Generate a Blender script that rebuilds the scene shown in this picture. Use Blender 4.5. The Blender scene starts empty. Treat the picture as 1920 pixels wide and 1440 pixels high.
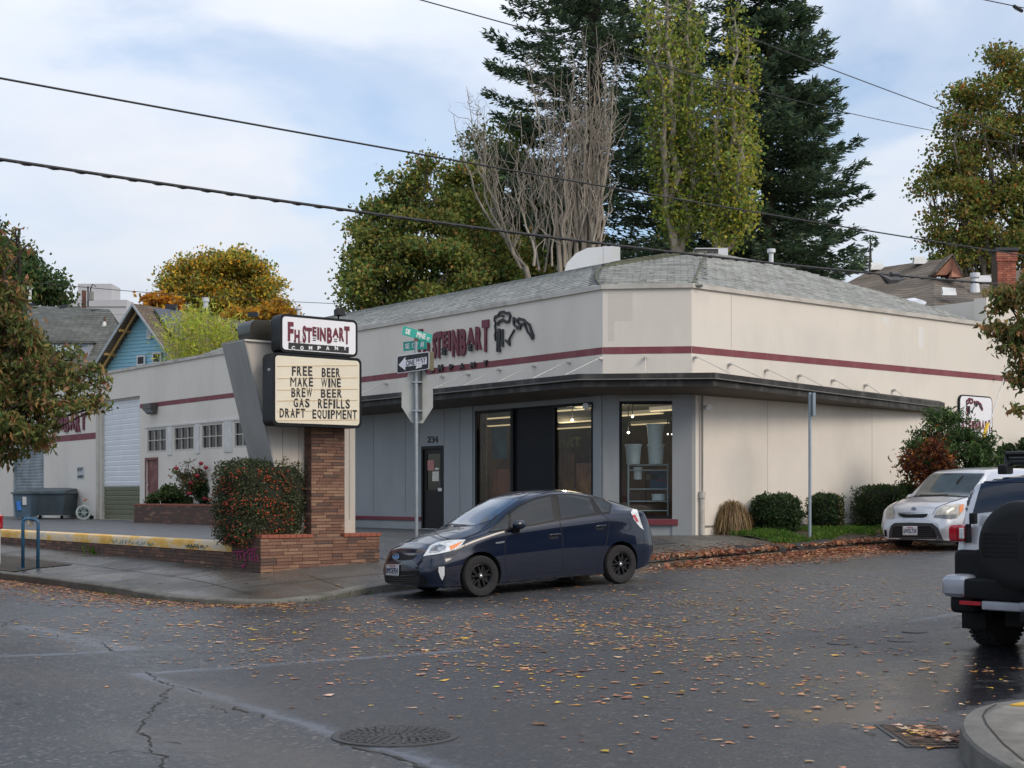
import bpy, bmesh, math, random
import numpy as np
from mathutils import Vector, Matrix, geometry
from mathutils.bvhtree import BVHTree
from math import sin, cos, pi, radians, sqrt, atan2
random.seed(7)
rng = np.random.default_rng(11)
S = bpy.context.scene
COL = S.collection

# ---------------------------------------------------------------- camera, sky, sun, exposure
EYE = 1.6; F = 2652.0; CX = 960.0; HY = 932.0
TH = radians(38.5); A = cos(TH); B = sin(TH)
cd = bpy.data.cameras.new("camera"); cam = bpy.data.objects.new("camera", cd); COL.objects.link(cam)
cam.location = (0, 0, EYE); cam.rotation_euler = (pi/2, 0, 0)
cd.sensor_width = 36; cd.lens = 36*F/1920; cd.shift_y = (HY-720)/1920
cd.clip_start = .1; cd.clip_end = 3000
cd.dof.use_dof = True; cd.dof.focus_distance = 24.0; cd.dof.aperture_fstop = 9
S.camera = cam
S.view_settings.view_transform = 'Standard'; S.view_settings.look = 'None'
S.view_settings.exposure = 0.66; S.view_settings.gamma = 1; S.view_settings.use_curve_mapping = False
SUN_EL = radians(38); SUN_DIR = Vector((0.80, -0.60, 0)).normalized()   # towards the sun, in plan
sl = bpy.data.lights.new("sun", 'SUN'); so = bpy.data.objects.new("sun", sl); COL.objects.link(so)
sl.energy = 1.15; sl.angle = radians(24); sl.color = (1, .87, .72)
sd = Vector((SUN_DIR.x*cos(SUN_EL), SUN_DIR.y*cos(SUN_EL), sin(SUN_EL)))
so.rotation_euler = sd.to_track_quat('Z', 'Y').to_euler()
so.location = (10, -10, 40)
w = bpy.data.worlds.new("World"); S.world = w; w.use_nodes = True
nt = w.node_tree; nt.nodes.clear()
def N(nt, t, **k):
    n = nt.nodes.new(t)
    for a, b in k.items():
        if a == 'inp':
            for i, v in b.items(): n.inputs[i].default_value = v
        else: setattr(n, a, b)
    return n
def ramp(nt, fac, stops, interp='LINEAR'):
    r = nt.nodes.new('ShaderNodeValToRGB'); r.color_ramp.interpolation = interp
    e = r.color_ramp.elements
    while len(e) < len(stops): e.new(.5)
    for q, (p, c) in zip(e, stops):
        q.position = p; q.color = (c, c, c, 1) if not hasattr(c, '__len__') else (*c, 1)
    nt.links.new(fac, r.inputs[0]); return r
L = nt.links
sky = N(nt, 'ShaderNodeTexSky', sky_type='NISHITA', sun_disc=False, sun_elevation=SUN_EL,
        sun_rotation=atan2(SUN_DIR.x, SUN_DIR.y), altitude=50, air_density=1.0, dust_density=1.3, ozone_density=1.5)
tc = N(nt, 'ShaderNodeTexCoord'); sep = N(nt, 'ShaderNodeSeparateXYZ'); L.new(tc.outputs['Generated'], sep.inputs[0])
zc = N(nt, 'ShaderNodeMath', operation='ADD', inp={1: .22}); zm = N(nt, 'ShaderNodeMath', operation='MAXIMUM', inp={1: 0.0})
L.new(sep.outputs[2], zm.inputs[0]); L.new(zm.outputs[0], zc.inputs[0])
dx = N(nt, 'ShaderNodeMath', operation='DIVIDE'); dy = N(nt, 'ShaderNodeMath', operation='DIVIDE')
L.new(sep.outputs[0], dx.inputs[0]); L.new(zc.outputs[0], dx.inputs[1]); L.new(sep.outputs[1], dy.inputs[0]); L.new(zc.outputs[0], dy.inputs[1])
cv = N(nt, 'ShaderNodeCombineXYZ'); L.new(dx.outputs[0], cv.inputs[0]); L.new(dy.outputs[0], cv.inputs[1])
n1 = N(nt, 'ShaderNodeTexNoise', inp={'Scale': 1.35, 'Detail': 7, 'Roughness': .5, 'Distortion': .25})
off = N(nt, 'ShaderNodeVectorMath', operation='ADD'); off.inputs[1].default_value = (3.1, 7.4, 1.0)
L.new(cv.outputs[0], off.inputs[0]); L.new(off.outputs[0], n1.inputs['Vector'])
cf = ramp(nt, n1.outputs[0], [(.38, 0.05), (.47, .40), (.56, .85), (.68, 1)], 'EASE')
n2 = N(nt, 'ShaderNodeTexNoise', inp={'Scale': 2.3, 'Detail': 5, 'Roughness': .55})
L.new(cv.outputs[0], n2.inputs['Vector'])
cc = ramp(nt, n2.outputs[0], [(.33, (.46, .50, .57)), (.52, (.52, .54, .58)), (.7, (.565, .57, .60))])
b1 = N(nt, 'ShaderNodeBackground', inp={'Strength': .12}); L.new(sky.outputs[0], b1.inputs[0])
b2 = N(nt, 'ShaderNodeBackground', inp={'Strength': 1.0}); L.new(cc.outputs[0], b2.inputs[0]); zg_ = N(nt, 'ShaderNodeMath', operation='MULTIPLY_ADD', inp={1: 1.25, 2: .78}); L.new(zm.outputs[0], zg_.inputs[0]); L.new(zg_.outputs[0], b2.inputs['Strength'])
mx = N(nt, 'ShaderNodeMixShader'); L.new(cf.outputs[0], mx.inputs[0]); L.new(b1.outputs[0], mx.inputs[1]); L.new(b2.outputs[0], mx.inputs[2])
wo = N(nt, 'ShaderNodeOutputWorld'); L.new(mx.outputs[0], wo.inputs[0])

# ---------------------------------------------------------------- frames: (u,v) run along the two streets
def W(u, v, z=0.): return Vector((A*u-B*v, B*u+A*v, z))
def UV(x, y): return A*x+B*y, -B*x+A*y
def on_u(c, px, py):
    r = (px-CX)/F; y = c/(A*r+B); x = r*y
    return -B*x+A*y, EYE-(py-HY)/F*y
def on_v(c, px, py):
    r = (px-CX)/F; y = c/(A-B*r); x = r*y
    return A*x+B*y, EYE-(py-HY)/F*y
def at(px, py, Y): return Vector(((px-CX)/F*Y, Y, EYE-(py-HY)/F*Y))
def sm(x, a, b):
    t = np.clip((x-a)/(b-a), 0, 1); return t*t*(3-2*t)
def road_z(u, v):
    u = np.asarray(u, float); v = np.asarray(v, float)
    z = np.interp(u, [-60, 9, 11.5, 13.2, 15.8, 25.6, 45, 80], [-.3, 0, .015, .07, .18, .50, 1.1, 1.3])
    return z + .013*np.clip(v-19, 0, 30)*(1-sm(u, 9.5, 16)) + np.interp(v, [-80, 0, 7], [-.4, -.03, 0])
def walk_z(u, v):
    u = np.asarray(u, float); v = np.asarray(v, float)
    a = u-9.1; b = v-18.4
    b = v-(18.4+.62*sm(u, 14, 18)); d = -np.log(np.exp(-a*2.2)+np.exp(-b*2.2))/2.2
    d = np.clip(d-.22*sm(u, 9.3, 10.3), 0, 30)
    lip = .03+.09*np.maximum(sm(v, 19.5, 22)*(1-sm(u, 9, 12)), sm(u, 16.5, 19))
    z = road_z(u, v)+lip+.14*d
    cap = np.maximum(.77, road_z(u, v)+.16)
    return np.minimum(z, cap)
def on_g(px, py, zf=road_z):
    Y = 12.
    for _ in range(40):
        u, v = UV((px-CX)/F*Y, Y); z = float(zf(u, v)); Y = .5*Y+.5*(EYE-z)*F/(py-HY)
    u, v = UV((px-CX)/F*Y, Y); return u, v, float(zf(u, v))

# ---------------------------------------------------------------- materials
MATS = {}
def M(name, col, rough=.6, metal=0., var=.12, scale=4., bump=0., bscale=60., coat=0., stretch=None, spec=.5, dirt=None, emit=None, rv=None):
    if name in MATS: return MATS[name]
    m = bpy.data.materials.new(name); m.use_nodes = True; nt = m.node_tree; L = nt.links
    p = nt.nodes['Principled BSDF']
    p.inputs['Roughness'].default_value = rough; p.inputs['Metallic'].default_value = metal
    p.inputs['Coat Weight'].default_value = coat; p.inputs['Coat Roughness'].default_value = .04
    p.inputs['Specular IOR Level'].default_value = spec
    tc = N(nt, 'ShaderNodeTexCoord'); vec = tc.outputs['Object']
    if stretch:
        mp = N(nt, 'ShaderNodeMapping'); mp.inputs['Scale'].default_value = stretch; L.new(vec, mp.inputs[0]); svec = mp.outputs[0]
    else: svec = vec
    n = N(nt, 'ShaderNodeTexNoise', inp={'Scale': scale, 'Detail': 6, 'Roughness': .6}); L.new(svec, n.inputs['Vector'])
    r = ramp(nt, n.outputs[0], [(.3, tuple(c*(1-var) for c in col)), (.7, tuple(min(1, c*(1+var)) for c in col))])
    out = r.outputs[0]
    if dirt:
        dc, amt, ds, st = dirt
        mp = N(nt, 'ShaderNodeMapping'); mp.inputs['Scale'].default_value = st; L.new(vec, mp.inputs[0])
        n2 = N(nt, 'ShaderNodeTexNoise', inp={'Scale': ds, 'Detail': 8, 'Roughness': .65}); L.new(mp.outputs[0], n2.inputs['Vector'])
        rr = ramp(nt, n2.outputs[0], [(.48, 0.), (.72, amt)])
        mi = N(nt, 'ShaderNodeMix', data_type='RGBA'); L.new(rr.outputs[0], mi.inputs[0]); L.new(out, mi.inputs[6]); mi.inputs[7].default_value = (*dc, 1)
        out = mi.outputs[2]
    L.new(out, p.inputs['Base Color'])
    if bump:
        nb = N(nt, 'ShaderNodeTexNoise', inp={'Scale': bscale, 'Detail': 4}); L.new(vec, nb.inputs['Vector'])
        bp = N(nt, 'ShaderNodeBump', inp={'Strength': bump, 'Distance': .02}); L.new(nb.outputs[0], bp.inputs['Height']); L.new(bp.outputs[0], p.inputs['Normal'])
    if rv:
        n3 = N(nt, 'ShaderNodeTexNoise', inp={'Scale': rv[2], 'Detail': 7, 'Roughness': .65}); L.new(vec, n3.inputs['Vector']); r3 = ramp(nt, n3.outputs[0], [(.40, rv[0]), (.58, rv[1])]); L.new(r3.outputs[0], p.inputs['Roughness'])
    if emit:
        p.inputs['Emission Color'].default_value = (*emit[0], 1); p.inputs['Emission Strength'].default_value = emit[1]
    MATS[name] = m; return m
def leafmat(name, rough=.55, trans=.48):
    if name in MATS: return MATS[name]
    m = bpy.data.materials.new(name); m.use_nodes = True; nt = m.node_tree; L = nt.links
    p = nt.nodes['Principled BSDF']; p.inputs['Roughness'].default_value = rough; p.inputs['Specular IOR Level'].default_value = .3
    a = N(nt, 'ShaderNodeVertexColor', layer_name='Col'); L.new(a.outputs[0], p.inputs['Base Color'])
    t = N(nt, 'ShaderNodeBsdfTranslucent'); L.new(a.outputs[0], t.inputs[0])
    x = N(nt, 'ShaderNodeMixShader', inp={0: trans}); L.new(p.outputs[0], x.inputs[1]); L.new(t.outputs[0], x.inputs[2])
    L.new(x.outputs[0], nt.nodes['Material Output'].inputs[0]); MATS[name] = m; return m
def glassmat(name, tint=(.8, .85, .85), refl=1.0, opaque=0.):
    if name in MATS: return MATS[name]
    m = bpy.data.materials.new(name); m.use_nodes = True; nt = m.node_tree; L = nt.links
    nt.nodes.remove(nt.nodes['Principled BSDF'])
    t = N(nt, 'ShaderNodeBsdfTransparent'); t.inputs[0].default_value = (*tint, 1)
    g = N(nt, 'ShaderNodeBsdfGlossy', inp={'Roughness': .02}); g.inputs[0].default_value = (refl, refl, refl, 1)
    f = N(nt, 'ShaderNodeFresnel', inp={'IOR': 1.5})
    ge = N(nt, 'ShaderNodeNewGeometry'); iv = N(nt, 'ShaderNodeMath', operation='SUBTRACT', inp={0: 1.}); L.new(ge.outputs['Backfacing'], iv.inputs[1]); mu = N(nt, 'ShaderNodeMath', operation='MULTIPLY'); L.new(f.outputs[0], mu.inputs[0]); L.new(iv.outputs[0], mu.inputs[1])
    x = N(nt, 'ShaderNodeMixShader'); L.new(mu.outputs[0], x.inputs[0]); L.new(t.outputs[0], x.inputs[1]); L.new(g.outputs[0], x.inputs[2])
    L.new(x.outputs[0], nt.nodes['Material Output'].inputs[0]); MATS[name] = m; return m

# ---------------------------------------------------------------- mesh helpers
ORG = {}
def tag(o, label=None, cat=None, group=None, kind=None):
    if label: o['label'] = label
    if cat: o['category'] = cat
    if group: o['group'] = group
    if kind: o['kind'] = kind
    return o
def thing(name, label, cat, org, group=None, rot=TH, world=False):
    o = bpy.data.objects.new(name, None); COL.objects.link(o); o.empty_display_size = .3
    if world: o.location = org; o.rotation_euler = (0, 0, rot if rot != TH else 0)
    else: o.location = W(*org); o.rotation_euler = (0, 0, rot)
    ORG[o.name] = Vector(org); tag(o, label, cat, group); return o
class G:
    def __init__(s): s.v = []; s.f = []; s.m = []; s.k = 0
    def mesh(s, vs, fs, mi=None):
        b = len(s.v); s.v += [tuple(p) for p in vs]; s.f += [tuple(b+i for i in f) for f in fs]
        s.m += [s.k if mi is None else mi]*len(fs); return s
    def box(s, a, b, mi=None):
        x0, y0, z0 = a; x1, y1, z1 = b
        if x0 > x1: x0, x1 = x1, x0
        if y0 > y1: y0, y1 = y1, y0
        if z0 > z1: z0, z1 = z1, z0
        return s.mesh([(x0,y0,z0),(x1,y0,z0),(x1,y1,z0),(x0,y1,z0),(x0,y0,z1),(x1,y0,z1),(x1,y1,z1),(x0,y1,z1)],
            [(0,3,2,1),(4,5,6,7),(0,1,5,4),(1,2,6,5),(2,3,7,6),(3,0,4,7)], mi)
    def prism(s, pts, vec, mi=None):
        n = len(pts); v = Vector(vec); P = [Vector(p) for p in pts]
        return s.mesh(P+[p+v for p in P], [tuple(range(n))[::-1], tuple(range(n, 2*n))]+[(i, (i+1) % n, n+(i+1) % n, n+i) for i in range(n)], mi)
    def quad(s, a, b, c, d, mi=None): return s.mesh([a, b, c, d], [(0, 1, 2, 3)], mi)
    def tube(s, pts, r, n=8, mi=None, cap=True):
        P = [Vector(p) for p in pts]; R = r if hasattr(r, '__len__') else [r]*len(P)
        vs = []; fs = []; ref = None
        for i, p in enumerate(P):
            t = (P[min(i+1, len(P)-1)]-P[max(i-1, 0)]); t = t.normalized() if t.length > 1e-9 else Vector((0, 0, 1))
            if ref is None: ref = Vector((0, 0, 1)) if abs(t.z) < .9 else Vector((1, 0, 0))
            a = t.cross(ref).normalized(); b = t.cross(a).normalized(); ref = b.cross(t)*1 if False else ref
            if abs(t.dot(ref)) > .97: ref = a
            for k in range(n):
                an = 2*pi*k/n; vs.append(p+a*cos(an)*R[i]+b*sin(an)*R[i])
        for i in range(len(P)-1):
            for k in range(n):
                fs.append((i*n+k, i*n+(k+1) % n, (i+1)*n+(k+1) % n, (i+1)*n+k))
        if cap: fs += [tuple(range(n))[::-1], tuple(range((len(P)-1)*n, len(P)*n))]
        return s.mesh(vs, fs, mi)
    def lathe(s, prof, c=(0, 0, 0), ax=(0, 0, 1), n=24, mi=None, sc=(1, 1)):
        ax = Vector(ax).normalized(); t = Vector((1, 0, 0)) if abs(ax.x) < .9 else Vector((0, 0, 1))
        a = ax.cross(t).normalized(); b = ax.cross(a); c = Vector(c); vs = []; fs = []
        for r, h in prof:
            for k in range(n):
                an = 2*pi*k/n; vs.append(c+ax*h+a*(r*cos(an)*sc[0])+b*(r*sin(an)*sc[1]))
        for i in range(len(prof)-1):
            for k in range(n): fs.append((i*n+k, i*n+(k+1) % n, (i+1)*n+(k+1) % n, (i+1)*n+k))
        if prof[0][0] > 1e-6: fs.append(tuple(range(n))[::-1])
        if prof[-1][0] > 1e-6: fs.append(tuple(range((len(prof)-1)*n, len(prof)*n)))
        return s.mesh(vs, fs, mi)
    def build(s, name, mat, parent=None, org=None, smooth=False, rot=TH, world=False, auto=False):
        if parent is not None: o0 = ORG[parent.name] if org is None else Vector(org)
        else: o0 = Vector(org) if org is not None else Vector((0, 0, 0))
        me = bpy.data.meshes.new(name)
        me.from_pydata([(p[0]-o0.x, p[1]-o0.y, p[2]-o0.z) for p in s.v], [], s.f)
        for m in (mat if isinstance(mat, (list, tuple)) else [mat]): me.materials.append(m)
        if any(s.m): me.polygons.foreach_set('material_index', s.m)
        bm = bmesh.new(); bm.from_mesh(me); bmesh.ops.recalc_face_normals(bm, faces=bm.faces); bm.to_mesh(me); bm.free()
        if smooth:
            me.polygons.foreach_set('use_smooth', [True]*len(me.polygons))
            if auto:
                try: me.set_sharp_from_angle(angle=radians(35))
                except Exception: pass
        o = bpy.data.objects.new(name, me); COL.objects.link(o); ORG[o.name] = o0
        if parent is not None: o.parent = parent
        elif world: o.location = o0
        else: o.location = W(*o0); o.rotation_euler = (0, 0, rot)
        return o
def grid(name, us, vs, zf, mat, attr=None, uvf=True, mask=None):
    """height sheet in the street frame"""
    UU, VV = np.meshgrid(us, vs, indexing='ij'); ZZ = zf(UU, VV)
    X = A*UU-B*VV; Y = B*UU+A*VV
    nu, nv = len(us), len(vs); P = np.stack([X, Y, ZZ], -1).reshape(-1, 3)
    i = np.arange(nu-1)[:, None]*nv+np.arange(nv-1)[None, :]
    q = np.stack([i, i+nv, i+nv+1, i+1], -1).reshape(-1, 4)
    if mask is not None:
        uc = (UU[:-1, :-1]+UU[1:, 1:]).ravel()/2; vc = (VV[:-1, :-1]+VV[1:, 1:]).ravel()/2
        q = q[mask(uc, vc)]
    return arrmesh(name, P, q, mat, attr, UU.ravel(), VV.ravel())
def arrmesh(name, P, q, mat, attr=None, *uvargs):
    me = bpy.data.meshes.new(name)
    me.vertices.add(len(P)); me.vertices.foreach_set('co', np.asarray(P, np.float32).ravel())
    k = q.shape[1]; me.loops.add(q.size); me.loops.foreach_set('vertex_index', q.ravel().astype(np.int32))
    me.polygons.add(len(q)); me.polygons.foreach_set('loop_start', np.arange(0, q.size, k, dtype=np.int32))
    me.polygons.foreach_set('use_smooth', np.ones(len(q), bool))
    if attr:
        for an, fn in attr.items():
            at_ = me.attributes.new(an, 'FLOAT', 'POINT'); at_.data.foreach_set('value', np.asarray(fn(*uvargs), np.float32))
    me.update(calc_edges=True); me.validate()
    for m in (mat if isinstance(mat, (list, tuple)) else [mat]): me.materials.append(m)
    o = bpy.data.objects.new(name, me); COL.objects.link(o); return o

def leaves(name, C, size, cols, mat, parent=None, aspect=.7, droop=0., org=(0, 0, 0), Nrm=None, curl=.25, flat=0., world=True):
    """C: (n,3) positions; rhombic folded leaves, one quad each"""
    n = len(C); C = np.asarray(C, float)
    d = rng.normal(size=(n, 3)); d[:, 2] -= droop*2; d[:, 2] *= (1-flat)
    d /= np.linalg.norm(d, axis=1)[:, None]+1e-9
    r = rng.normal(size=(n, 3)); r[:, 2] *= (1-flat); 
    s = np.cross(d, r); s /= np.linalg.norm(s, axis=1)[:, None]+1e-9
    if flat > 0:
        d[:, 2] *= .3; s = np.cross(d, np.array([0, 0, 1.])+rng.normal(size=(n, 3))*.25*(1.1-flat)); s /= np.linalg.norm(s, axis=1)[:, None]+1e-9
    nn = np.cross(d, s)
    L_ = (size*(.65+.7*rng.random(n)))[:, None] if np.isscalar(size) else np.asarray(size)[:, None]
    w_ = L_*aspect*.5
    cu = L_*curl*rng.normal(size=(n, 1))*.6
    P = np.stack([C, C+d*L_*.45+s*w_+nn*cu, C+d*L_, C+d*L_*.45-s*w_+nn*cu], 1).reshape(-1, 3)
    q = np.arange(4*n).reshape(n, 4)
    P = P-np.asarray(org)[None, :]
    o = arrmesh(name, P, q, mat)
    o.data.polygons.foreach_set('use_smooth', np.zeros(n, bool))
    a = o.data.color_attributes.new('Col', 'FLOAT_COLOR', 'POINT')
    c = np.repeat(np.concatenate([cols, np.ones((n, 1))], 1), 4, 0); a.data.foreach_set('color', c.astype(np.float32).ravel())
    if parent is not None: o.parent = parent
    else: o.location = org
    return o
def pick(n, pal, wts, jit=.22, cj=.08, k=1.):
    pal = np.array(pal)*k; wts = np.array(wts, float); wts /= wts.sum()
    c = pal[rng.choice(len(pal), n, p=wts)]
    return np.clip(c*(1+jit*rng.normal(size=(n, 1)))*(1+cj*rng.normal(size=(n, 3))), .004, .9)

_tc = {}
def text_geo(s, off=.02):
    if (s, off) in _tc: return _tc[(s, off)]
    c = bpy.data.curves.new('t', 'FONT'); c.body = s; c.extrude = .5; c.offset = off; c.resolution_u = 3
    o = bpy.data.objects.new('t', c); COL.objects.link(o)
    dg = bpy.context.evaluated_depsgraph_get(); me = bpy.data.meshes.new_from_object(o.evaluated_get(dg))
    vs = np.array([v.co for v in me.vertices]); fs = [tuple(p.vertices) for p in me.polygons]
    bpy.data.objects.remove(o); bpy.data.curves.remove(c); bpy.data.meshes.remove(me)
    lo = vs.min(0); hi = vs.max(0); vs = (vs-lo)/(hi-lo)
    _tc[(s, off)] = (vs, fs); return vs, fs
def put_text(g, s, o, right, up, nrm, w, h, depth, off=.02, shear=0., mi=None):
    vs, fs = text_geo(s, off); o = Vector(o); right = Vector(right); up = Vector(up); nrm = Vector(nrm)
    g.mesh([o+right*(x*w+shear*y*h)+up*(y*h)+nrm*(zz*depth) for x, y, zz in vs], fs, mi)
def stroke(g, pts, wd, o, right, up, nrm, depth, mi=None):
    """flat raised bar along a 2D polyline"""
    o, right, up, nrm = map(Vector, (o, right, up, nrm)); P = [Vector((p[0], p[1])) for p in pts]
    Ls, Rs = [], []
    for i, p in enumerate(P):
        t = (P[min(i+1, len(P)-1)]-P[max(0, i-1)]); t = t.normalized() if t.length else Vector((1, 0)); n = Vector((-t.y, t.x))
        ww = wd[i] if hasattr(wd, '__len__') else wd
        Ls.append(p+n*ww/2); Rs.append(p-n*ww/2)
    for i in range(len(P)-1):
        q = [Ls[i], Ls[i+1], Rs[i+1], Rs[i]]
        g.prism([o+right*a.x+up*a.y for a in q], nrm*depth, mi)

def rrect(x0, y0, x1, y1, r, n=5):
    pts = []
    for cx, cy, a0 in ((x1-r, y1-r, 0), (x0+r, y1-r, 90), (x0+r, y0+r, 180), (x1-r, y0+r, 270)):
        for k in range(n+1): a = radians(a0+90*k/n); pts.append((cx+r*cos(a), cy+r*sin(a)))
    return pts
# ================================================================ GROUND
def asphalt(name, base, wetattr=True, light=1.0):
    m = bpy.data.materials.new(name); m.use_nodes = True; nt = m.node_tree; L = nt.links; p = nt.nodes['Principled BSDF']
    tc = N(nt, 'ShaderNodeTexCoord'); o = tc.outputs['Object']
    a = N(nt, 'ShaderNodeTexNoise', inp={'Scale': 48., 'Detail': 5, 'Roughness': .8}); L.new(o, a.inputs['Vector'])
    vo = N(nt, 'ShaderNodeTexVoronoi', inp={'Scale': 34.}); L.new(o, vo.inputs['Vector'])
    b = N(nt, 'ShaderNodeTexNoise', inp={'Scale': .55, 'Detail': 7, 'Roughness': .65}); L.new(o, b.inputs['Vector'])
    ra = ramp(nt, a.outputs[0], [(.38, tuple(c*.42 for c in base)), (.56, base), (.70, tuple(c*2.6 for c in base))])
    rs = ramp(nt, vo.outputs['Color'], [(.74, 0.), (.9, .8)])
    m1 = N(nt, 'ShaderNodeMix', data_type='RGBA'); L.new(rs.outputs[0], m1.inputs[0]); L.new(ra.outputs[0], m1.inputs[6]); m1.inputs[7].default_value = (.19*light, .175*light, .15*light, 1)
    rb = ramp(nt, b.outputs[0], [(.3, .78), (.7, 1.25)])
    m2 = N(nt, 'ShaderNodeMix', data_type='RGBA', blend_type='MULTIPLY'); m2.inputs[0].default_value = 1; L.new(m1.outputs[2], m2.inputs[6]); L.new(rb.outputs[0], m2.inputs[7])
    col = m2.outputs[2]
    rough = ramp(nt, b.outputs[0], [(.35, .34), (.7, .56)]); ro = rough.outputs[0]
    bs = None
    if wetattr:
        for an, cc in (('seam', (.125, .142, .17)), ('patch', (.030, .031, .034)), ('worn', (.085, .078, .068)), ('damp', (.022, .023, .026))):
            at_ = N(nt, 'ShaderNodeAttribute', attribute_name=an)
            nz = N(nt, 'ShaderNodeTexNoise', inp={'Scale': 9., 'Detail': 6, 'Roughness': .7}); L.new(o, nz.inputs['Vector'])
            mu = N(nt, 'ShaderNodeMath', operation='MULTIPLY_ADD', inp={1: 1.1, 2: -.55}); L.new(nz.outputs[0], mu.inputs[0])
            ad = N(nt, 'ShaderNodeMath', operation='ADD'); L.new(mu.outputs[0], ad.inputs[0]); L.new(at_.outputs['Fac'], ad.inputs[1])
            r_ = ramp(nt, ad.outputs[0], [(.2, 0), (.7, .85)])
            mi = N(nt, 'ShaderNodeMix', data_type='RGBA'); L.new(r_.outputs[0], mi.inputs[0]); L.new(col, mi.inputs[6])
            sp = N(nt, 'ShaderNodeMix', data_type='RGBA', blend_type='MULTIPLY'); sp.inputs[0].default_value = .55
            sp.inputs[6].default_value = (*cc, 1)
            sc = ramp(nt, a.outputs[0], [(.35, .45), (.7, 1.6)]); L.new(sc.outputs[0], sp.inputs[7]); L.new(sp.outputs[2], mi.inputs[7]); col = mi.outputs[2]
        wa = N(nt, 'ShaderNodeAttribute', attribute_name='wet')
        nz = N(nt, 'ShaderNodeTexNoise', inp={'Scale': 3.5, 'Detail': 8, 'Roughness': .72}); L.new(o, nz.inputs['Vector'])
        mu = N(nt, 'ShaderNodeMath', operation='MULTIPLY_ADD', inp={1: 1.5, 2: -.75}); L.new(nz.outputs[0], mu.inputs[0])
        ad = N(nt, 'ShaderNodeMath', operation='ADD'); L.new(mu.outputs[0], ad.inputs[0]); L.new(wa.outputs['Fac'], ad.inputs[1])
        wr = ramp(nt, ad.outputs[0], [(.3, 0), (.75, 1)]); bs = wr.outputs[0]
        mr = N(nt, 'ShaderNodeMix', data_type='FLOAT'); L.new(bs, mr.inputs[0]); L.new(ro, mr.inputs[2]); mr.inputs[3].default_value = .16; ro = mr.outputs[0]
        md = N(nt, 'ShaderNodeMix', data_type='RGBA', blend_type='MULTIPLY'); L.new(bs, md.inputs[0]); L.new(col, md.inputs[6]); md.inputs[7].default_value = (.55, .56, .6, 1); col = md.outputs[2]
    L.new(col, p.inputs['Base Color']); L.new(ro, p.inputs['Roughness'])
    ad2 = N(nt, 'ShaderNodeMath', operation='ADD'); L.new(a.outputs[0], ad2.inputs[0]); L.new(vo.outputs['Distance'], ad2.inputs[1])
    bp = N(nt, 'ShaderNodeBump', inp={'Strength': .55, 'Distance': .008}); L.new(ad2.outputs[0], bp.inputs['Height'])
    if bs is not None:
        iv = N(nt, 'ShaderNodeMath', operation='MULTIPLY_ADD', inp={1: -.38, 2: .5}); L.new(bs, iv.inputs[0]); L.new(iv.outputs[0], bp.inputs['Strength'])
    L.new(bp.outputs[0], p.inputs['Normal']); MATS[name] = m; return m
def seg_d(u, v, pts):
    d = np.full(np.shape(u), 1e9)
    for (a, b), (c, e) in zip(pts[:-1], pts[1:]):
        t = np.clip(((u-a)*(c-a)+(v-b)*(e-b))/((c-a)**2+(e-b)**2+1e-9), 0, 1)
        d = np.minimum(d, np.hypot(u-a-t*(c-a), v-b-t*(e-b)))
    return d
def gp(px, py): return on_g(px, py)[:2]
seam1 = [gp(*p) for p in ((900, 1218), (640, 1237), (450, 1252), (262, 1264), (330, 1285), (430, 1310), (620, 1370), (760, 1410), (900, 1460))]
seam2 = [gp(*p) for p in ((-60, 1232), (100, 1227), (210, 1221), (245, 1214))]
seam3 = [gp(*p) for p in ((40, 1175), (120, 1192), (180, 1208), (240, 1216))]
seam4 = [gp(*p) for p in ((1800, 1150), (1640, 1176), (1500, 1192), (1300, 1202))]
seam5 = [gp(*p) for p in ((1900, 1290), (1760, 1330), (1600, 1345), (1400, 1325), (1180, 1330))]
def a_seam(u, v):
    nz = .6+.4*np.sin(u*3.1+v*2.3)*np.sin(u*1.3-v*4.1)
    s = np.exp(-(seg_d(u, v, seam1)/.10)**2)
    s = np.maximum(s, .75*np.exp(-(seg_d(u, v, seam2)/.11)**2)); s = np.maximum(s, .65*np.exp(-(seg_d(u, v, seam3)/.22)**2))
    s = np.maximum(s, .55*np.exp(-(seg_d(u, v, seam4)/.10)**2)); return s*(.75+.35*nz)
PA = gp(262, 1264); 
pq = [gp(*p) for p in ((900, 1218), (262, 1264), (430, 1310), (620, 1370), (900, 1460), (2600, 1700), (2600, 1180), (1700, 1165))]
def inpoly(u, v, poly):
    c = np.zeros(np.shape(u), bool); n = len(poly)
    for i in range(n):
        (x1, y1), (x2, y2) = poly[i], poly[(i+1) % n]
        k = ((y1 > v) != (y2 > v)) & (u < (x2-x1)*(v-y1)/(y2-y1+1e-12)+x1); c ^= k
    return c
def a_patch(u, v): return np.where(inpoly(u, v, pq), .55, 0.)
def blob(u, v, px, py, a, b, k=1):
    cu, cv_ = gp(px, py); return k*np.exp(-(((u-cu)/a)**2+((v-cv_)/b)**2))
def a_wet(u, v):
    s = blob(u, v, 150, 1205, .8, 2.2, .55)+blob(u, v, 60, 1330, .5, 2., .42)+blob(u, v, 1620, 1335, .9, .5, .85)+blob(u, v, 1760, 1290, 1.1, .9, .7)+blob(u, v, 1880, 1240, 1.6, .9, .75)
    s += blob(u, v, 1500, 1380, .8, .5, .3)+blob(u, v, 300, 1400, .5, .8, .35)+blob(u, v, 1450, 1290, 1.2, .3, .28)
    s += .5*np.exp(-(seg_d(u, v, seam5)/.14)**2)
    return np.clip(s, 0, 1)
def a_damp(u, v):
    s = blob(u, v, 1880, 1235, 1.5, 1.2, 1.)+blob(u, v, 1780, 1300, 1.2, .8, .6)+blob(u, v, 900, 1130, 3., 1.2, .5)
    return np.clip(s, 0, 1)
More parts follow.
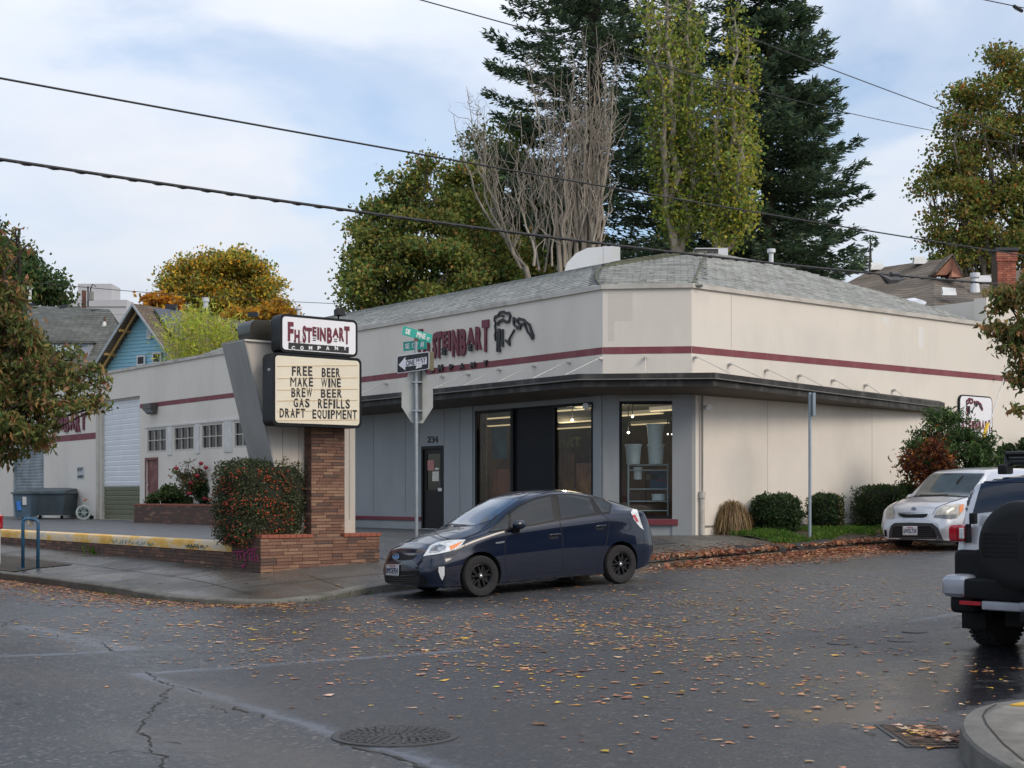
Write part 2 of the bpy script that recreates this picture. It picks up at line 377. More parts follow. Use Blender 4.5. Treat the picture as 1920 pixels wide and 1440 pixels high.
def a_worn(u, v):
    s = blob(u, v, 400, 1300, .5, 1.6, .5)+blob(u, v, 550, 1430, .5, 1.0, .65)+blob(u, v, 60, 1270, .6, 2., .45)+blob(u, v, 250, 1380, .8, .9, .45)
    return np.clip(s, 0, 1)
road_m = asphalt('road_asphalt', (.050, .052, .056))
ug = np.concatenate([np.linspace(-70, -2, 18)[:-1], np.arange(-2, 17, .075), np.linspace(17, 60, 90)])
vg = np.concatenate([np.linspace(-70, 2, 18)[:-1], np.arange(2, 20.5, .075), np.linspace(20.5, 110, 120)])
rd = grid('road', ug, vg, road_z, road_m, dict(seam=a_seam, patch=a_patch, wet=a_wet, damp=a_damp, worn=a_worn)); tag(rd, kind='structure')
gm = M('soil_far', (.10, .09, .06), .95, var=.3, scale=.5)
g = G(); g.quad((-900, -900, -1.2), (900, -900, -1.2), (900, 900, -1.2), (-900, 900, -1.2)); tag(g.build('ground', gm), kind='structure')

# kerb line of the corner, walked from far along the side street round the corner to the far end of the other street
kp = [gp(x, y) for x, y in ((0, 1086), (100, 1098), (200, 1113), (300, 1126), (380, 1133), (440, 1135.5), (490, 1135), (540, 1132), (600, 1126), (680, 1115), (740, 1106))]
k0 = kp[0]
left = [(k0[0]-.10*k-.0*k, k0[1]+q) for k, q in ((9, 95), (6, 50), (4, 30), (3, 18), (2, 10), (1, 5))]
right = [(u, 19.12) for u in (14.5, 16, 18, 21, 25, 30, 40, 60, 115)]
def refine(pts, step=.35):
    out = [pts[0]]
    for a, b in zip(pts[:-1], pts[1:]):
        n = max(1, int(math.hypot(b[0]-a[0], b[1]-a[1])/max(step, .02*max(abs(a[0]), a[1]-20, 0)))); n = min(n, 60)
        out += [(a[0]+(b[0]-a[0])*k/n, a[1]+(b[1]-a[1])*k/n) for k in range(1, n+1)]
    return out
def smooth(pts, n=3):
    P = np.array(pts)
    for _ in range(n): P[1:-1] = (P[:-2]+2*P[1:-1]+P[2:])/4
    return [tuple(p) for p in P]
KERB = smooth(refine(left+kp+right), 4)
KA = np.array(KERB); Ki = int(np.argmin(KA[:, 1]+KA[:, 0]*.9))
tt = np.concatenate([np.linspace(0, 1, 26)**1.9])
Pn = []; 
for i, (u, v) in enumerate(KERB):
    if v-u > 8.8: T = (v-8.8, v)
    else: T = (u, u+8.8)
    Pn.append([(u+(T[0]-u)*t, v+(T[1]-v)*t) for t in tt])
Pn = np.array(Pn); UU, VV = Pn[..., 0], Pn[..., 1]; ZZ = walk_z(UU, VV)
X = A*UU-B*VV; Y = B*UU+A*VV
n1_, n2_ = UU.shape; idx = np.arange(n1_-1)[:, None]*n2_+np.arange(n2_-1)[None, :]
conc = M('sidewalk_concrete', (.092, .086, .076), .5, var=.22, scale=1.6, bump=.25, bscale=90, dirt=((.045, .043, .036), .85, 1.1, (1, 1, 1)), rv=(.16, .6, .5))
wk = arrmesh('sidewalk', np.stack([X, Y, ZZ], -1).reshape(-1, 3), np.stack([idx, idx+n2_, idx+n2_+1, idx+1], -1).reshape(-1, 4), conc); tag(wk, kind='structure')
# kerb stones
def nrm2(i):
    a = KA[min(i+1, len(KA)-1)]-KA[max(i-1, 0)]; a = a/np.linalg.norm(a); return np.array([-a[1], a[0]])
g = G(); ks = []
for i, (u, v) in enumerate(KERB):
    n = nrm2(i)*-1
    if (np.array([60, 70])-KA[i])@n < 0: n = -n
    if u > 16.6: break
    zt = float(walk_z(u, v)); zr = float(road_z(u, v)); q = (u+n[0]*.16, v+n[1]*.16)
    ks += [(u-n[0]*.02, v-n[1]*.02, zr-.08), (u-n[0]*.012, v-n[1]*.012, zt-.012), (u+n[0]*.01, v+n[1]*.01, zt+.006), (q[0], q[1], float(walk_z(*q))+.007), (q[0], q[1], zr-.08)]
fs = []
for i in range(len(ks)//5-1):
    for k in range(5): fs.append((i*5+k, i*5+(k+1) % 5, (i+1)*5+(k+1) % 5, (i+1)*5+k))
g.mesh(ks, fs); SOIL = 1
kerb = g.build('kerb', M('kerb_concrete', (.135, .128, .112), .7, var=.3, scale=2.5, bump=.3, dirt=((.04, .045, .025), .9, 1.5, (1, 1, 1))), smooth=True, auto=True); tag(kerb, kind='structure')

g = G(); ks = []
for i, (u, v) in enumerate(KERB):
    if u < 16.2 or v > 20: continue
    zt = float(walk_z(u, v)); wv = .05*sin(u*5)+.04*sin(u*13); ks += [(u, v-.16-wv, float(road_z(u, v))-.03), (u, v-.10-wv, float(road_z(u, v))+.012), (u, v+.06, zt+.012), (u, v+.40+wv, float(walk_z(u, v+.4))-.004)]
g.mesh(ks, [(i*4+k, i*4+k+1, i*4+k+5, i*4+k+4) for i in range(len(ks)//4-1) for k in range(3)]); tag(g.build('dirt_edge', M('dirt_edge', (.055, .046, .036), .9, var=.4, scale=9, bump=.6, bscale=40), smooth=True), kind='structure')
def sheet(name, us, vs, dz, mat, zf=walk_z, wob=.0):
    o = grid(name, us, vs, lambda u, v: zf(u, v)+dz, mat); tag(o, kind='structure'); return o
lot_m = asphalt('lot_asphalt', (.070, .071, .074), wetattr=False)
sheet('parking_lot', np.linspace(11.8, 20.75, 40), np.linspace(22.6, 80, 120), .006, lot_m)
sheet('parking_lot_entrance', np.linspace(13.9, 20.75, 30), np.linspace(20.6, 22.62, 12), .008, lot_m)
agg = asphalt('apron_asphalt', (.095, .09, .08), wetattr=False, light=1.2)
sheet('driveway_apron', np.linspace(17.2, 23.2, 24), np.linspace(19.35, 20.55, 8), .009, agg)
verge_m = M('verge_soil', (.045, .036, .024), .9, var=.5, scale=7, bump=.8, bscale=30)
def verge_z(u, v): return walk_z(u, v)+.05*np.sin((v-19.4)*1.4)*sm(u, 22.7, 23.6)+.02*np.sin(u*3+v*5)
vg_o = grid('planting_strip', np.linspace(22.9, 40, 90), np.linspace(19.5, 21.58, 24), lambda u, v: verge_z(u, v)+.012, verge_m); tag(vg_o, kind='structure')
sheet('tree_lawn', np.linspace(9.0, 10.2, 8), np.linspace(26.2, 60, 30), .012, verge_m)

# sidewalk joints scored in the concrete
jm = M('joint_dark', (.03, .028, .022), .9)
g = G()
def gstrip(g, pts, wd, zf, dz, jit=0.):
    P = [np.array(p) for p in pts]
    q = []
    for i, p in enumerate(P):
        a = P[min(i+1, len(P)-1)]-P[max(i-1, 0)]; a = a/(np.linalg.norm(a)+1e-9); n = np.array([-a[1], a[0]]); ww = wd*(1+jit*random.uniform(-1, 1))/2
        for s_ in (1, -1): r = p+n*ww*s_; q.append((r[0], r[1], float(zf(*r))+dz))
    g.mesh(q, [(2*i, 2*i+2, 2*i+3, 2*i+1) for i in range(len(P)-1)])
def lin(a, b, n=10): return [(a[0]+(b[0]-a[0])*k/n, a[1]+(b[1]-a[1])*k/n) for k in range(n+1)]
for v in np.arange(20.5, 50, 1.7): gstrip(g, lin((9.1-.02*(v-20), v), (11.3, v), 14), .016, walk_z, .005)
gstrip(g, lin((10.3, 19.2), (10.3, 50), 60), .016, walk_z, .005)
for u in (11.9, 13.4, 14.9, 16.4): gstrip(g, lin((u, 18.95), (u, 20.4), 10), .014, walk_z, .005)
gstrip(g, lin((10.4, 19.9), (20.5, 20.4), 30), .014, walk_z, .012)
tag(g.build('sidewalk_joints', jm), kind='structure')

# cracks
def crack(g, pxs, w=.012, zf=road_z, dz=.004, jit=.05):
    pts = []
    P = [np.array(on_g(*p, zf)[:2]) for p in pxs]
    for a, b in zip(P[:-1], P[1:]):
        n = max(2, int(np.linalg.norm(b-a)/.07))
        for k in range(n): pts.append(a+(b-a)*k/n+rng.normal(size=2)*jit*.45)
    pts.append(P[-1]); gstrip(g, pts, w, zf, dz, .8)
g = G()
crack(g, [(275, 1262), (290, 1275), (350, 1292), (378, 1300)]); crack(g, [(395, 1322), (425, 1337)], .016); crack(g, [(433, 1325), (465, 1336)], .02); crack(g, [(488, 1340), (492, 1347)], .02)
crack(g, [(320, 1290), (270, 1350), (262, 1375), (285, 1392), (280, 1410), (300, 1420), (309, 1440)], .011); crack(g, [(210, 1412), (240, 1407), (275, 1412)], .012); crack(g, [(262, 1375), (300, 1388), (340, 1395)], .009)
crack(g, [(640, 1395), (700, 1408), (760, 1428), (800, 1442)], .02); crack(g, [(190, 1205), (212, 1222)], .012); crack(g, [(212, 1222), (300, 1222), (430, 1224)], .01, jit=.02)
crack(g, [(0, 1175), (38, 1158)], .01); crack(g, [(50, 1180), (120, 1195), (150, 1198)], .01); crack(g, [(1100, 1312), (1160, 1314)], .008); crack(g, [(1280, 1206), (1340, 1198), (1500, 1184), (1620, 1172)], .008, jit=.02)
crack(g, [(560, 1180), (620, 1160)], .006)
tag(g.build('road_cracks', jm), kind='structure')

# near corner pavement, bottom right
def on_z(px, py, z): Y = (EYE-z)*F/(py-HY); return UV((px-CX)/F*Y, Y)
cz = .15
tp = [on_z(x, y, cz) for x, y in ((2700, 1250), (2300, 1280), (2050, 1298), (1960, 1306), (1905, 1312), (1860, 1318), (1825, 1328), (1806, 1342), (1800, 1356), (1806, 1374), (1824, 1394), (1850, 1413), (1885, 1434), (1960, 1475), (2200, 1590), (2600, 1800))]
g = G(); n = len(tp); cen = np.mean(np.array(tp), 0)
ring = []
for (u, v) in tp:
    d = np.array([u, v])-cen; d = d/np.linalg.norm(d)
    ring.append([(u+d[0]*.02, v+d[1]*.02, -.2), (u, v, cz-.02), (u-d[0]*.02, v-d[1]*.02, cz), (u-d[0]*.17, v-d[1]*.17, cz+.003)])
for i in range(n-1):
    for k in range(3): g.quad(ring[i][k], ring[i+1][k], ring[i+1][k+1], ring[i][k+1], 0)
g.mesh([r[3] for r in ring], [tuple(range(n))], 1)
near = g.build('pavement', [M('kerb_concrete', (.2, .19, .165)), M('near_concrete', (.19, .175, .15), .75, var=.2, scale=3, bump=.3, bscale=80, dirt=((.07, .062, .05), .8, 2, (1, 1, 1)))], smooth=True, auto=True); tag(near, kind='structure')
g = G(); q = [on_z(x, y, cz+.012) for x, y in ((1893, 1321), (1925, 1315), (2080, 1318), (2060, 1331))]
g.prism([(a, b, cz+.004) for a, b in q], (0, 0, .010)); 
tac = g.build('tactile_paving', M('tactile_yellow', (.62, .36, .03), .6, var=.12, scale=10)); tag(tac, 'yellow tactile paving pad at the edge of the near corner pavement', 'tactile paving')
g = G(); pts = [np.array(on_z(x, y, cz)) for x, y in ((1868, 1322), (1850, 1332), (1843, 1344), (1850, 1360), (1880, 1395), (1920, 1428))]
gstrip(g, pts, .012, lambda u, v: cz, .007); tag(g.build('pavement_joint', jm), kind='structure')

# manhole, valve covers, storm drain
iron = M('cast_iron', (.062, .06, .06), .5, metal=.3, var=.3, scale=30, bump=.3, bscale=120)
def disc_cover(px, py, r, name, label, cat, detail=True, group=None):
    u, v, z = on_g(px, py); T = thing(name, label, cat, (u, v, z), group=group); g = G()
    hh = .011 if detail else .0045; g.lathe([(r, -.01), (r, hh*.7), (r*.985, hh), (r*(.91 if detail else .88), hh), (r*.87, .002), (r*.87, -.01)], (u, v, z), n=48); g.build('rim', iron, T, smooth=True, auto=True)
    g = G(); g.lathe([(0.0001, .004), (r*.885, .004), (r*.885, -.01)], (u, v, z), n=48)
    if detail:
        for k, rr in enumerate(np.linspace(.14, .82, 7)):
            m = int(6+rr*34)
            for j in range(m):
                a = 2*pi*(j+.5*(k % 2))/m; cu, cv_ = u+cos(a)*rr*r, v+sin(a)*rr*r; s_ = r*.045
                ca, sa = cos(a), sin(a)
                P = [(cu+ca*x-sa*y, cv_+sa*x+ca*y, z+.004) for x, y in ((-s_, -s_), (s_, -s_), (s_, s_), (-s_, s_))]
                g.prism(P, (0, 0, .006))
    g.build('cover', iron, T); return T
disc_cover(741, 1380, .432, 'manhole', 'large round iron manhole cover set in the road in front', 'manhole cover')
for x, y, lab in ((1577, 1206, 'small valve cover alone in the road, left of the other two'), (1690, 1201, 'small valve cover in the road, nearer of the pair by the big tyre'), (1716, 1184.5, 'small valve cover in the road, farther of the pair by the big tyre')):
    disc_cover(x, y, .15, 'valve_cover', lab, 'valve cover', False, 'small valve covers in the road')
u0, v0, z0 = on_g(1733, 1380); th = atan2(1, .02)-TH
T = thing('storm_drain', 'rusty iron storm drain grate with leaves caught on it by the kerb', 'drain grate', (u0, v0, z0))
def rl(x, y): return (u0+cos(th)*x-sin(th)*y, v0+sin(th)*x+cos(th)*y)
g = G(); hx, hy = .44, .235
for a, b, c, d in ((-hx, -hy, hx, -hy+.03), (-hx, hy-.03, hx, hy), (-hx, -hy+.03, -hx+.03, hy-.03), (hx-.03, -hy+.03, hx, hy-.03)):
    g.prism([(*rl(a, b), z0-.03), (*rl(c, b), z0-.03), (*rl(c, d), z0-.03), (*rl(a, d), z0-.03)], (0, 0, .038))
g.build('frame', iron, T)
g = G(); g.prism([(*rl(-hx+.01, -hy+.01), z0-.01), (*rl(hx-.01, -hy+.01), z0-.01), (*rl(hx-.01, hy-.01), z0-.01), (*rl(-hx+.01, hy-.01), z0-.01)], (0, 0, .013)); g.build('pit', M('pit_black', (.006, .006, .006), .9), T)
rust = M('rusty_iron', (.085, .06, .045), .7, var=.4, scale=20)
for k in range(13):
    x = -hx+.06+k*(2*hx-.12)/12; g = G(); g.prism([(*rl(x-.011, -hy+.03), z0+.0035), (*rl(x+.011, -hy+.03), z0+.0035), (*rl(x+.011, hy-.03), z0+.0035), (*rl(x-.011, hy-.03), z0+.0035)], (0, 0, .012)); g.build('bar', rust, T)
for k in range(6):
    y = -hy+.055+k*(2*hy-.11)/5; g = G(); g.prism([(*rl(-hx+.03, y-.009), z0+.0032), (*rl(hx-.03, y-.009), z0+.0032), (*rl(hx-.03, y+.009), z0+.0032), (*rl(-hx+.03, y+.009), z0+.0032)], (0, 0, .0085)); g.build('cross_bar', rust, T)

# ================================================================ STORE BUILDING
class Pl:
    """vertical plane: origin, direction along it, inward normal (street frame)"""
    def __init__(s, o, d, n): s.o = np.array(o, float); s.d = np.array(d, float); s.n = np.array(n, float)
    def hit(s, px, py):
        r = (px-CX)/F; ray = np.array(UV(r, 1.)); k = (s.o@s.n)/(ray@s.n); p = ray*k
        return float((p-s.o)@s.d), EYE-(py-HY)/F*k
    def pt(s, a, z, dep=0.): q = s.o+s.d*a+s.n*dep; return Vector((q[0], q[1], z))
    def box(s, g, a0, a1, z0, z1, d0, d1, mi=None):
        if d0 > d1: d0, d1 = d1, d0
        P = [s.pt(a0, z0, d0), s.pt(a1, z0, d0), s.pt(a1, z0, d1), s.pt(a0, z0, d1)]; g.prism(P, (0, 0, z1-z0), mi)
    def rect(s, x0, y0, x1, y1):
        ym = (y0+y1)/2; a0, _ = s.hit(x0, ym); a1, _ = s.hit(x1, ym); xm = (x0+x1)/2; _, zt = s.hit(xm, y0); _, zb = s.hit(xm, y1); return a0, a1, zb, zt
    def text(s, g, t, x0, y0, x1, y1, dep=.02, off=.02, shear=0., d0=0., mi=None):
        a0, a1, zb, zt = s.rect(x0, y0, x1, y1); sg = 1 if a1 > a0 else -1
        put_text(g, t, s.pt(a0, zb, -d0), (*(s.d*sg), 0), (0, 0, 1), (*(-s.n), 0), abs(a1-a0), zt-zb, dep, off, shear, mi)
    def stroke(s, g, pxs, wd, dep=.02, d0=0., mi=None):
        P = [s.hit(*p) for p in pxs]; stroke(g, P, wd, s.pt(0, 0, -d0), (*s.d, 0), (0, 0, 1), (*(-s.n), 0), dep, mi)
PL = Pl((20.8, 0), (0, 1), (1, 0))                 # long wall, left of the corner (s = v)
PR = Pl((0, 21.6), (1, 0), (0, 1))                 # right wall (s = u)
sA, _ = PL.hit(1130, 600)                          # v of the left chamfer corner
q2 = (sA-21.6); PC = Pl((20.8, sA), (1/sqrt(2), -1/sqrt(2)), (1/sqrt(2), 1/sqrt(2))); cl = q2*sqrt(2); uB = 20.8+q2
ZT = 6.17; ZC = 4.0
def wall(g, P, a0, a1, z0, z1, holes=(), dep=.14, mi=0, mr=None):
    As = sorted({a0, a1, *[h[0] for h in holes], *[h[1] for h in holes]}); Zs = sorted({z0, z1, *[h[2] for h in holes], *[h[3] for h in holes]})
    for x0, x1 in zip(As[:-1], As[1:]):
        for y0, y1 in zip(Zs[:-1], Zs[1:]):
            xm, ym = (x0+x1)/2, (y0+y1)/2
            if any(h[0] < xm < h[1] and h[2] < ym < h[3] for h in holes) or x1-x0 < 1e-5 or y1-y0 < 1e-5: continue
            g.quad(P.pt(x0, y0), P.pt(x1, y0), P.pt(x1, y1), P.pt(x0, y1), mi)
    for h in holes:
        c = [(h[0], h[2]), (h[1], h[2]), (h[1], h[3]), (h[0], h[3])]
        for i in range(4):
            (a, b), (c_, d_) = c[i], c[(i+1) % 4]
            if b == d_ == ZC: continue
            g.quad(P.pt(a, b), P.pt(c_, d_), P.pt(c_, d_, dep), P.pt(a, b, dep), mi if mr is None else mr)
ST = thing('store_building', 'low cream store with maroon stripe, dark canopy and domed shingle roof on the corner', 'store', (20.8, 21.6, .7))
cream = M('cream_stucco', (.70, .645, .565), .85, var=.02, scale=.5, stretch=(1, 1, .6), bump=.12, bscale=25, dirt=((.55, .505, .44), .6, .4, (1.2, 1.2, .5)))
grey = M('grey_paint', (.27, .285, .29), .7, var=.04, scale=.8, stretch=(1, 1, .3), bump=.1, bscale=30, dirt=((.20, .205, .2), .4, .8, (1.5, 1.5, .4)))
maroon = M('maroon_paint', (.155, .024, .034), .6, var=.08, scale=3)
trimc = M('pale_trim', (.50, .47, .42), .7, var=.1, scale=3, dirt=((.2, .18, .14), .7, 1.4, (1, 1, 1)))
dark = M('black_frame', (.009, .009, .010), .5, var=.1, spec=.2)
# holes in the long wall
def hole(P, x0, y0, x1, y1): a0, a1, zb, zt = P.rect(x0, y0, x1, y1); return (min(a0, a1), max(a0, a1), zb, zt)
garage = list(hole(PL, 188, 760, 262, 974)); garage[3] = PL.hit(262, 742)[1]; garage[2] = .78; garage = tuple(garage)
rdoor = list(hole(PL, 274, 862, 295, 945)); rdoor[2] = .78; rdoor = tuple(rdoor)
wins = [hole(PL, *r) for r in ((276, 803, 312, 848), (326, 800, 364, 846), (378, 797, 417.5, 843.5), (439, 793, 484, 841))]
zt_ = wins[0][3]; zb_ = wins[0][2]; wins = [(a, b, zb_, zt_) for a, b, c, d in wins]
roll = list(hole(PL, 24, 842, 82, 966)); roll[2] = .78; roll = tuple(roll)
sdoor = list(hole(PL, 790, 836, 832, 990)); sdoor[2] = .8; sdoor = tuple(sdoor)
bigw = list(hole(PL, 890, 770, 1112, 960)); bigw[3] = PL.hit(1000, 762)[1]; bigw[2] = 1.06; bigw = tuple(bigw)
vG = PL.hit(560, 800)[0]
step = PL.hit(184, 800)[0]
g = G(); wall(g, PL, sA, 74, ZC, ZT, [(garage[0], garage[1], ZC, garage[3])] if garage[3] > ZC else [])
garL = (garage[0], garage[1], garage[2], min(garage[3], ZC))
wall(g, PL, vG, 74, .5, ZC, [garL, rdoor, *wins, roll])
wall(g, PC, 0, cl, ZC, ZT); wall(g, PR, uB, 60, ZC, ZT)
wall(g, PR, uB+.12, 60, .5, ZC)
g.build('wall', cream, ST)
zsoff = 3.82
w2 = hole(PC, 1160, 752, 1266, 973); 
g = G(); wall(g, PL, sA, vG, .5, ZC, [sdoor, bigw]); wall(g, PC, 0, cl, .5, ZC, [w2]); wall(g, PR, uB, uB+.12, .5, ZC); g.build('lower_wall', grey, ST)
# base boards, chair rail, plinths
g = G(); zr = PL.hit(668, 970)[1]
PL.box(g, sdoor[1]+.02, vG-.05, zr-.045, zr+.045, -.035, 0); g.build('rail', maroon, ST)
# stripes
z1 = PL.hit(1130, 651)[1]; z2 = PL.hit(1130, 664)[1]
stripe = M('maroon_stripe', (.19, .045, .055), .7, var=.08, scale=2, dirt=((.3, .14, .14), .5, 1.2, (1.5, 1.5, .4)))
g = G(); PL.box(g, sA+.004, garage[0]-.02, z2, z1, -.006, -.0005); PC.box(g, .004, cl-.004, z2, z1, -.006, -.0005); PR.box(g, uB+.004, 60, z2, z1, -.006, -.0005)
zs3 = PL.hit(178, 817)[1]; PL.box(g, garage[1]+.35, 74, zs3-.12, zs3+.12, -.006, -.0005); g.build('stripe', stripe, ST)
# parapet trim
g = G(); PL.box(g, sA-.03, 74, ZT-.03, ZT+.07, -.05, .10); PC.box(g, -.03, cl+.03, ZT-.028, ZT+.072, -.05, .10)
uE = PR.hit(1850, 612)[0]; PR.box(g, uB-.02, uE, ZT-.03, ZT+.07, -.05, .10); g.build('parapet_trim', trimc, ST)
# wall to the right of the roof, a little taller
g = G(); PR.box(g, uE+.02, 60, ZT, ZT+.75, .02, .4); g.build('parapet', cream, ST)
g = G(); g.box((uE+.1, 22.0, .5), (60, 40, ZT+.7)); g.build('annex_wall', cream, ST)
# panel joints in the stucco
g = G()
for px in (1439, 1635): a, _ = PR.hit(px, 800); PR.box(g, a-.003, a+.003, .9, ZC-.1, -.002, .002)
for px in (1371,): a, _ = PR.hit(px, 800); PR.box(g, a-.004, a+.004, z1+.05, ZT-.05, -.002, .002)
for px in (700, 760, 787, 833, 862): a, _ = PL.hit(px, 800); PL.box(g, a-.008, a+.008, 1.2 if px not in (787, 833) else sdoor[3], ZC-.2, -.004, .002)
zd = PR.hit(1400, 985.5)[1]; PR.box(g, uB+.3, 60, zd-.02, zd+.02, -.012, .002)
g.build('wall_joint', M('joint_grey', (.22, .20, .17), .9), ST)
g = G()
for a, b in (((1112, 1116)), (1158, 1161)):
    pass
for P, x0, x1 in ((PC, .01, .36), (PC, cl-.42, cl-.02), (PL, sA+.02, bigw[0]-.08), (PL, bigw[1]+.06, bigw[1]+.45)):
    g = G(); P.box(g, x0, x1, .7, zsoff+.1, -.03, 0); g.build('pilaster', grey, ST)
# repainted patches
for P, x0, y0, x1, y1, c_ in ((PC, 1140, 548, 1186, 602, (.60, .555, .485)), (PC, 1140, 602, 1152, 640, (.63, .585, .51)), (PC, 1206, 548, 1294, 600, (.665, .615, .54)), (PR, 1655, 595, 1668, 607, (.70, .68, .64)), (PR, 1722, 612, 1731, 652, (.71, .69, .65)), (PR, 1306, 548, 1330, 566, (.66, .61, .54))):
    a0, a1, zb, zt = P.rect(x0, y0, x1, y1); g = G(); P.box(g, min(a0, a1), max(a0, a1), zb, zt, -.0012, .001); g.build('paint_patch', M('patch%d' % x0, c_, .85, var=.02), ST)
# rain pipe
a, _ = PR.hit(1313, 900); g = G(); p = PR.pt(a, 0, -.06)
g.tube([(p.x, p.y, .78), (p.x, p.y, 1.62)], .055, 10); g.tube([(p.x, p.y, 1.58), (p.x, p.y, 1.72)], .075, 10); g.build('rain_pipe', trimc, ST, smooth=True, auto=True)
g = G(); g.tube([(p.x, p.y-.0, 1.7), (p.x, p.y, 3.85)], .022, 8); g.build('conduit', M('grey_pipe', (.2, .2, .19), .7), ST)
# ---- canopy
D = 1.135; ext = .4142*D
oc = []; vE = PL.hit(548, 750)[0]; uR = on_v(21.45, 1771, 765)[0]; DZ = [0, 0, 0, -.19]
inner = [(20.8, vE), (20.8, sA), (uB, 21.6), (uR, 21.6)]
outer = [(20.8-D, vE), (20.8-D, sA-ext), (uB-ext, 21.6-D), (uR, 21.6-D)]
zt1, zt0 = 4.19, 3.93
def band(g, pts, z0, z1, th_, mi=None):
    for i in range(len(pts)-1):
        a = np.array(pts[i]); b = np.array(pts[i+1]); 
        g.mesh([(a[0], a[1], z0+DZ[i]), (b[0], b[1], z0+DZ[i+1]), (b[0], b[1], z1+DZ[i+1]), (a[0], a[1], z1+DZ[i])], [(0, 1, 2, 3)], mi)
def offs(d): 
    e = .4142*d; return [(20.8-d, vE), (20.8-d, sA-e), (uB-e, 21.6-d), (uR, 21.6-d*.14)]
dkc = M('canopy_dark', (.020, .018, .016), .7, var=.2, scale=2, dirt=((.15, .145, .13), .6, 2.2, (1, 1, .5)))
soff = M('canopy_soffit', (.12, .105, .085), .8, var=.15, scale=1.5, dirt=((.08, .07, .055), .5, 1, (1, 1, 1)))
g = G(); band(g, offs(D), 4.06, 4.20, 0); o_, i_ = offs(D), offs(D-.06)
band(g, i_, 3.93, 4.06, 0)
for a, b in ((o_, i_),):
    for k in range(3): g.quad((*a[k], 4.06+DZ[k]), (*a[k+1], 4.06+DZ[k+1]), (*b[k+1], 4.06+DZ[k+1]), (*b[k], 4.06+DZ[k]))
for z, P1_, P2_ in ((4.20, o_, offs(0)),):
    for k in range(3): g.quad((*P1_[k], z+DZ[k]), (*P1_[k+1], z+DZ[k+1]), (*P2_[k+1], z+.06+DZ[k+1]), (*P2_[k], z+.06+DZ[k]))
for e in (0, 3):
    g.mesh([(*o_[e], 4.2+DZ[e]), (*o_[e], 4.06+DZ[e]), (*i_[e], 4.06+DZ[e]), (*i_[e], 3.93+DZ[e]), (*offs(0)[e], zsoff+DZ[e]*.4), (*offs(0)[e], 4.26+DZ[e])], [(0, 1, 2, 3, 4, 5)])
g.build('canopy', dkc, ST)
g = G(); 
for k in range(3): g.quad((*i_[k], 3.93+DZ[k]), (*i_[k+1], 3.93+DZ[k+1]), (*offs(0)[k+1], zsoff+.4*DZ[k+1]), (*offs(0)[k], zsoff+.4*DZ[k]))
g.build('soffit', soff, ST)
g = G(); e_ = offs(D+.012); 
for k in range(3): g.tube([(*e_[k], 4.075+DZ[k]), (*e_[k+1], 4.075+DZ[k+1])], .014, 6)
g.build('gutter_lip', M('bare_metal_edge', (.13, .125, .11), .6, metal=.0), ST)
# tie rods
rodm = M('rod_white', (.55, .53, .48), .6, var=.1)
def rod(P, px, py):
    a, z = P.hit(px, py); p = P.pt(a, z, 0); q = P.pt(a, z, -.10)
    g = G(); g.tube([p, q], .035, 8); o1 = g.build('rod_bracket', rodm, ST)
    t = max(0, min(1, (a-uB)/(uR-uB))) if P is PR else 0; e = P.pt(a, 4.215-.19*t, -(D-.06)*(1-.86*t)); g = G(); g.tube([q, e], .009, 6); g.build('tie_rod', rodm, ST)
for px, py in ((726, 719), (831, 706), (880, 702), (938, 693), (1003, 686), (1068, 679), (1129, 672.5)): rod(PL, px, py)
rod(PC, 1211, 670)
for px, py in ((1301, 670), (1366, 683), (1435, 694), (1497, 704), (1560, 713), (1621, 722), (1673, 731.5)): rod(PR, px, py)
# ---- windows, doors
glass = glassmat('shop_glass', (.86, .88, .88), .55); gdark = M('window_dark', (.008, .009, .011), .06, var=.3, scale=3, spec=.3)
def framed(P, h, name, nx=1, nz=1, fw=.06, bar=.022, fm=dark, pm=None, fd=.08, lab=None, parent=ST, panes=True, dep=.06, only=None):
    a0, a1, z0, z1 = h; g = G()
    P.box(g, a0+.003, a0+fw, z0+.003, z1-.003, .002, fd); P.box(g, a1-fw, a1-.003, z0+.003, z1-.003, .002, fd)
    P.box(g, a0+fw, a1-fw, z0+.003, z0+fw, .003, fd-.002); P.box(g, a0+fw, a1-fw, z1-fw, z1-.003, .003, fd-.002)
    f = g.build(name, fm, parent); x0, x1, y0, y1 = a0+fw, a1-fw, z0+fw, z1-fw
    for i in range(1, nx):
        g = G(); x = x0+(x1-x0)*i/nx; P.box(g, x-bar/2, x+bar/2, y0, y1, .018, fd-.01); o = g.build('mullion', fm, f)
    for i in range(1, nz):
        g = G(); y = y0+(y1-y0)*i/nz; P.box(g, x0, x1, y-bar/2, y+bar/2, .016, fd-.012); o = g.build('glazing_bar', fm, f)
    for i in range(nx):
        for j in range(nz):
            g = G(); P.box(g, x0+(x1-x0)*i/nx+.001, x0+(x1-x0)*(i+1)/nx-.001, y0+(y1-y0)*j/nz+.001, y0+(y1-y0)*(j+1)/nz-.001, dep, dep+.006); g.build('pane', pm or glass, f)
    return f
framed(PC, w2, 'window', fm=dark, fw=.07)
g = G(); a0, a1, zb, zt = hole(PC, 1200, 975, 1274, 986); PC.box(g, w2[0]-.06, w2[1]+.06, w2[2]-.13, w2[2]-.004, -.06, .02); g.build('window_sill', maroon, ST)
g = G(); t = .07
PC.box(g, w2[0]-t, w2[0]-.004, w2[2]-.0, w2[3]+t, -.02, .0); PC.box(g, w2[1]+.004, w2[1]+t, w2[2], w2[3]+t, -.02, 0); PC.box(g, w2[0]-.003, w2[1]+.003, w2[3]+.004, w2[3]+t, -.019, 0); g.build('window_trim', M('grey_trim', (.30, .30, .29), .7), ST)
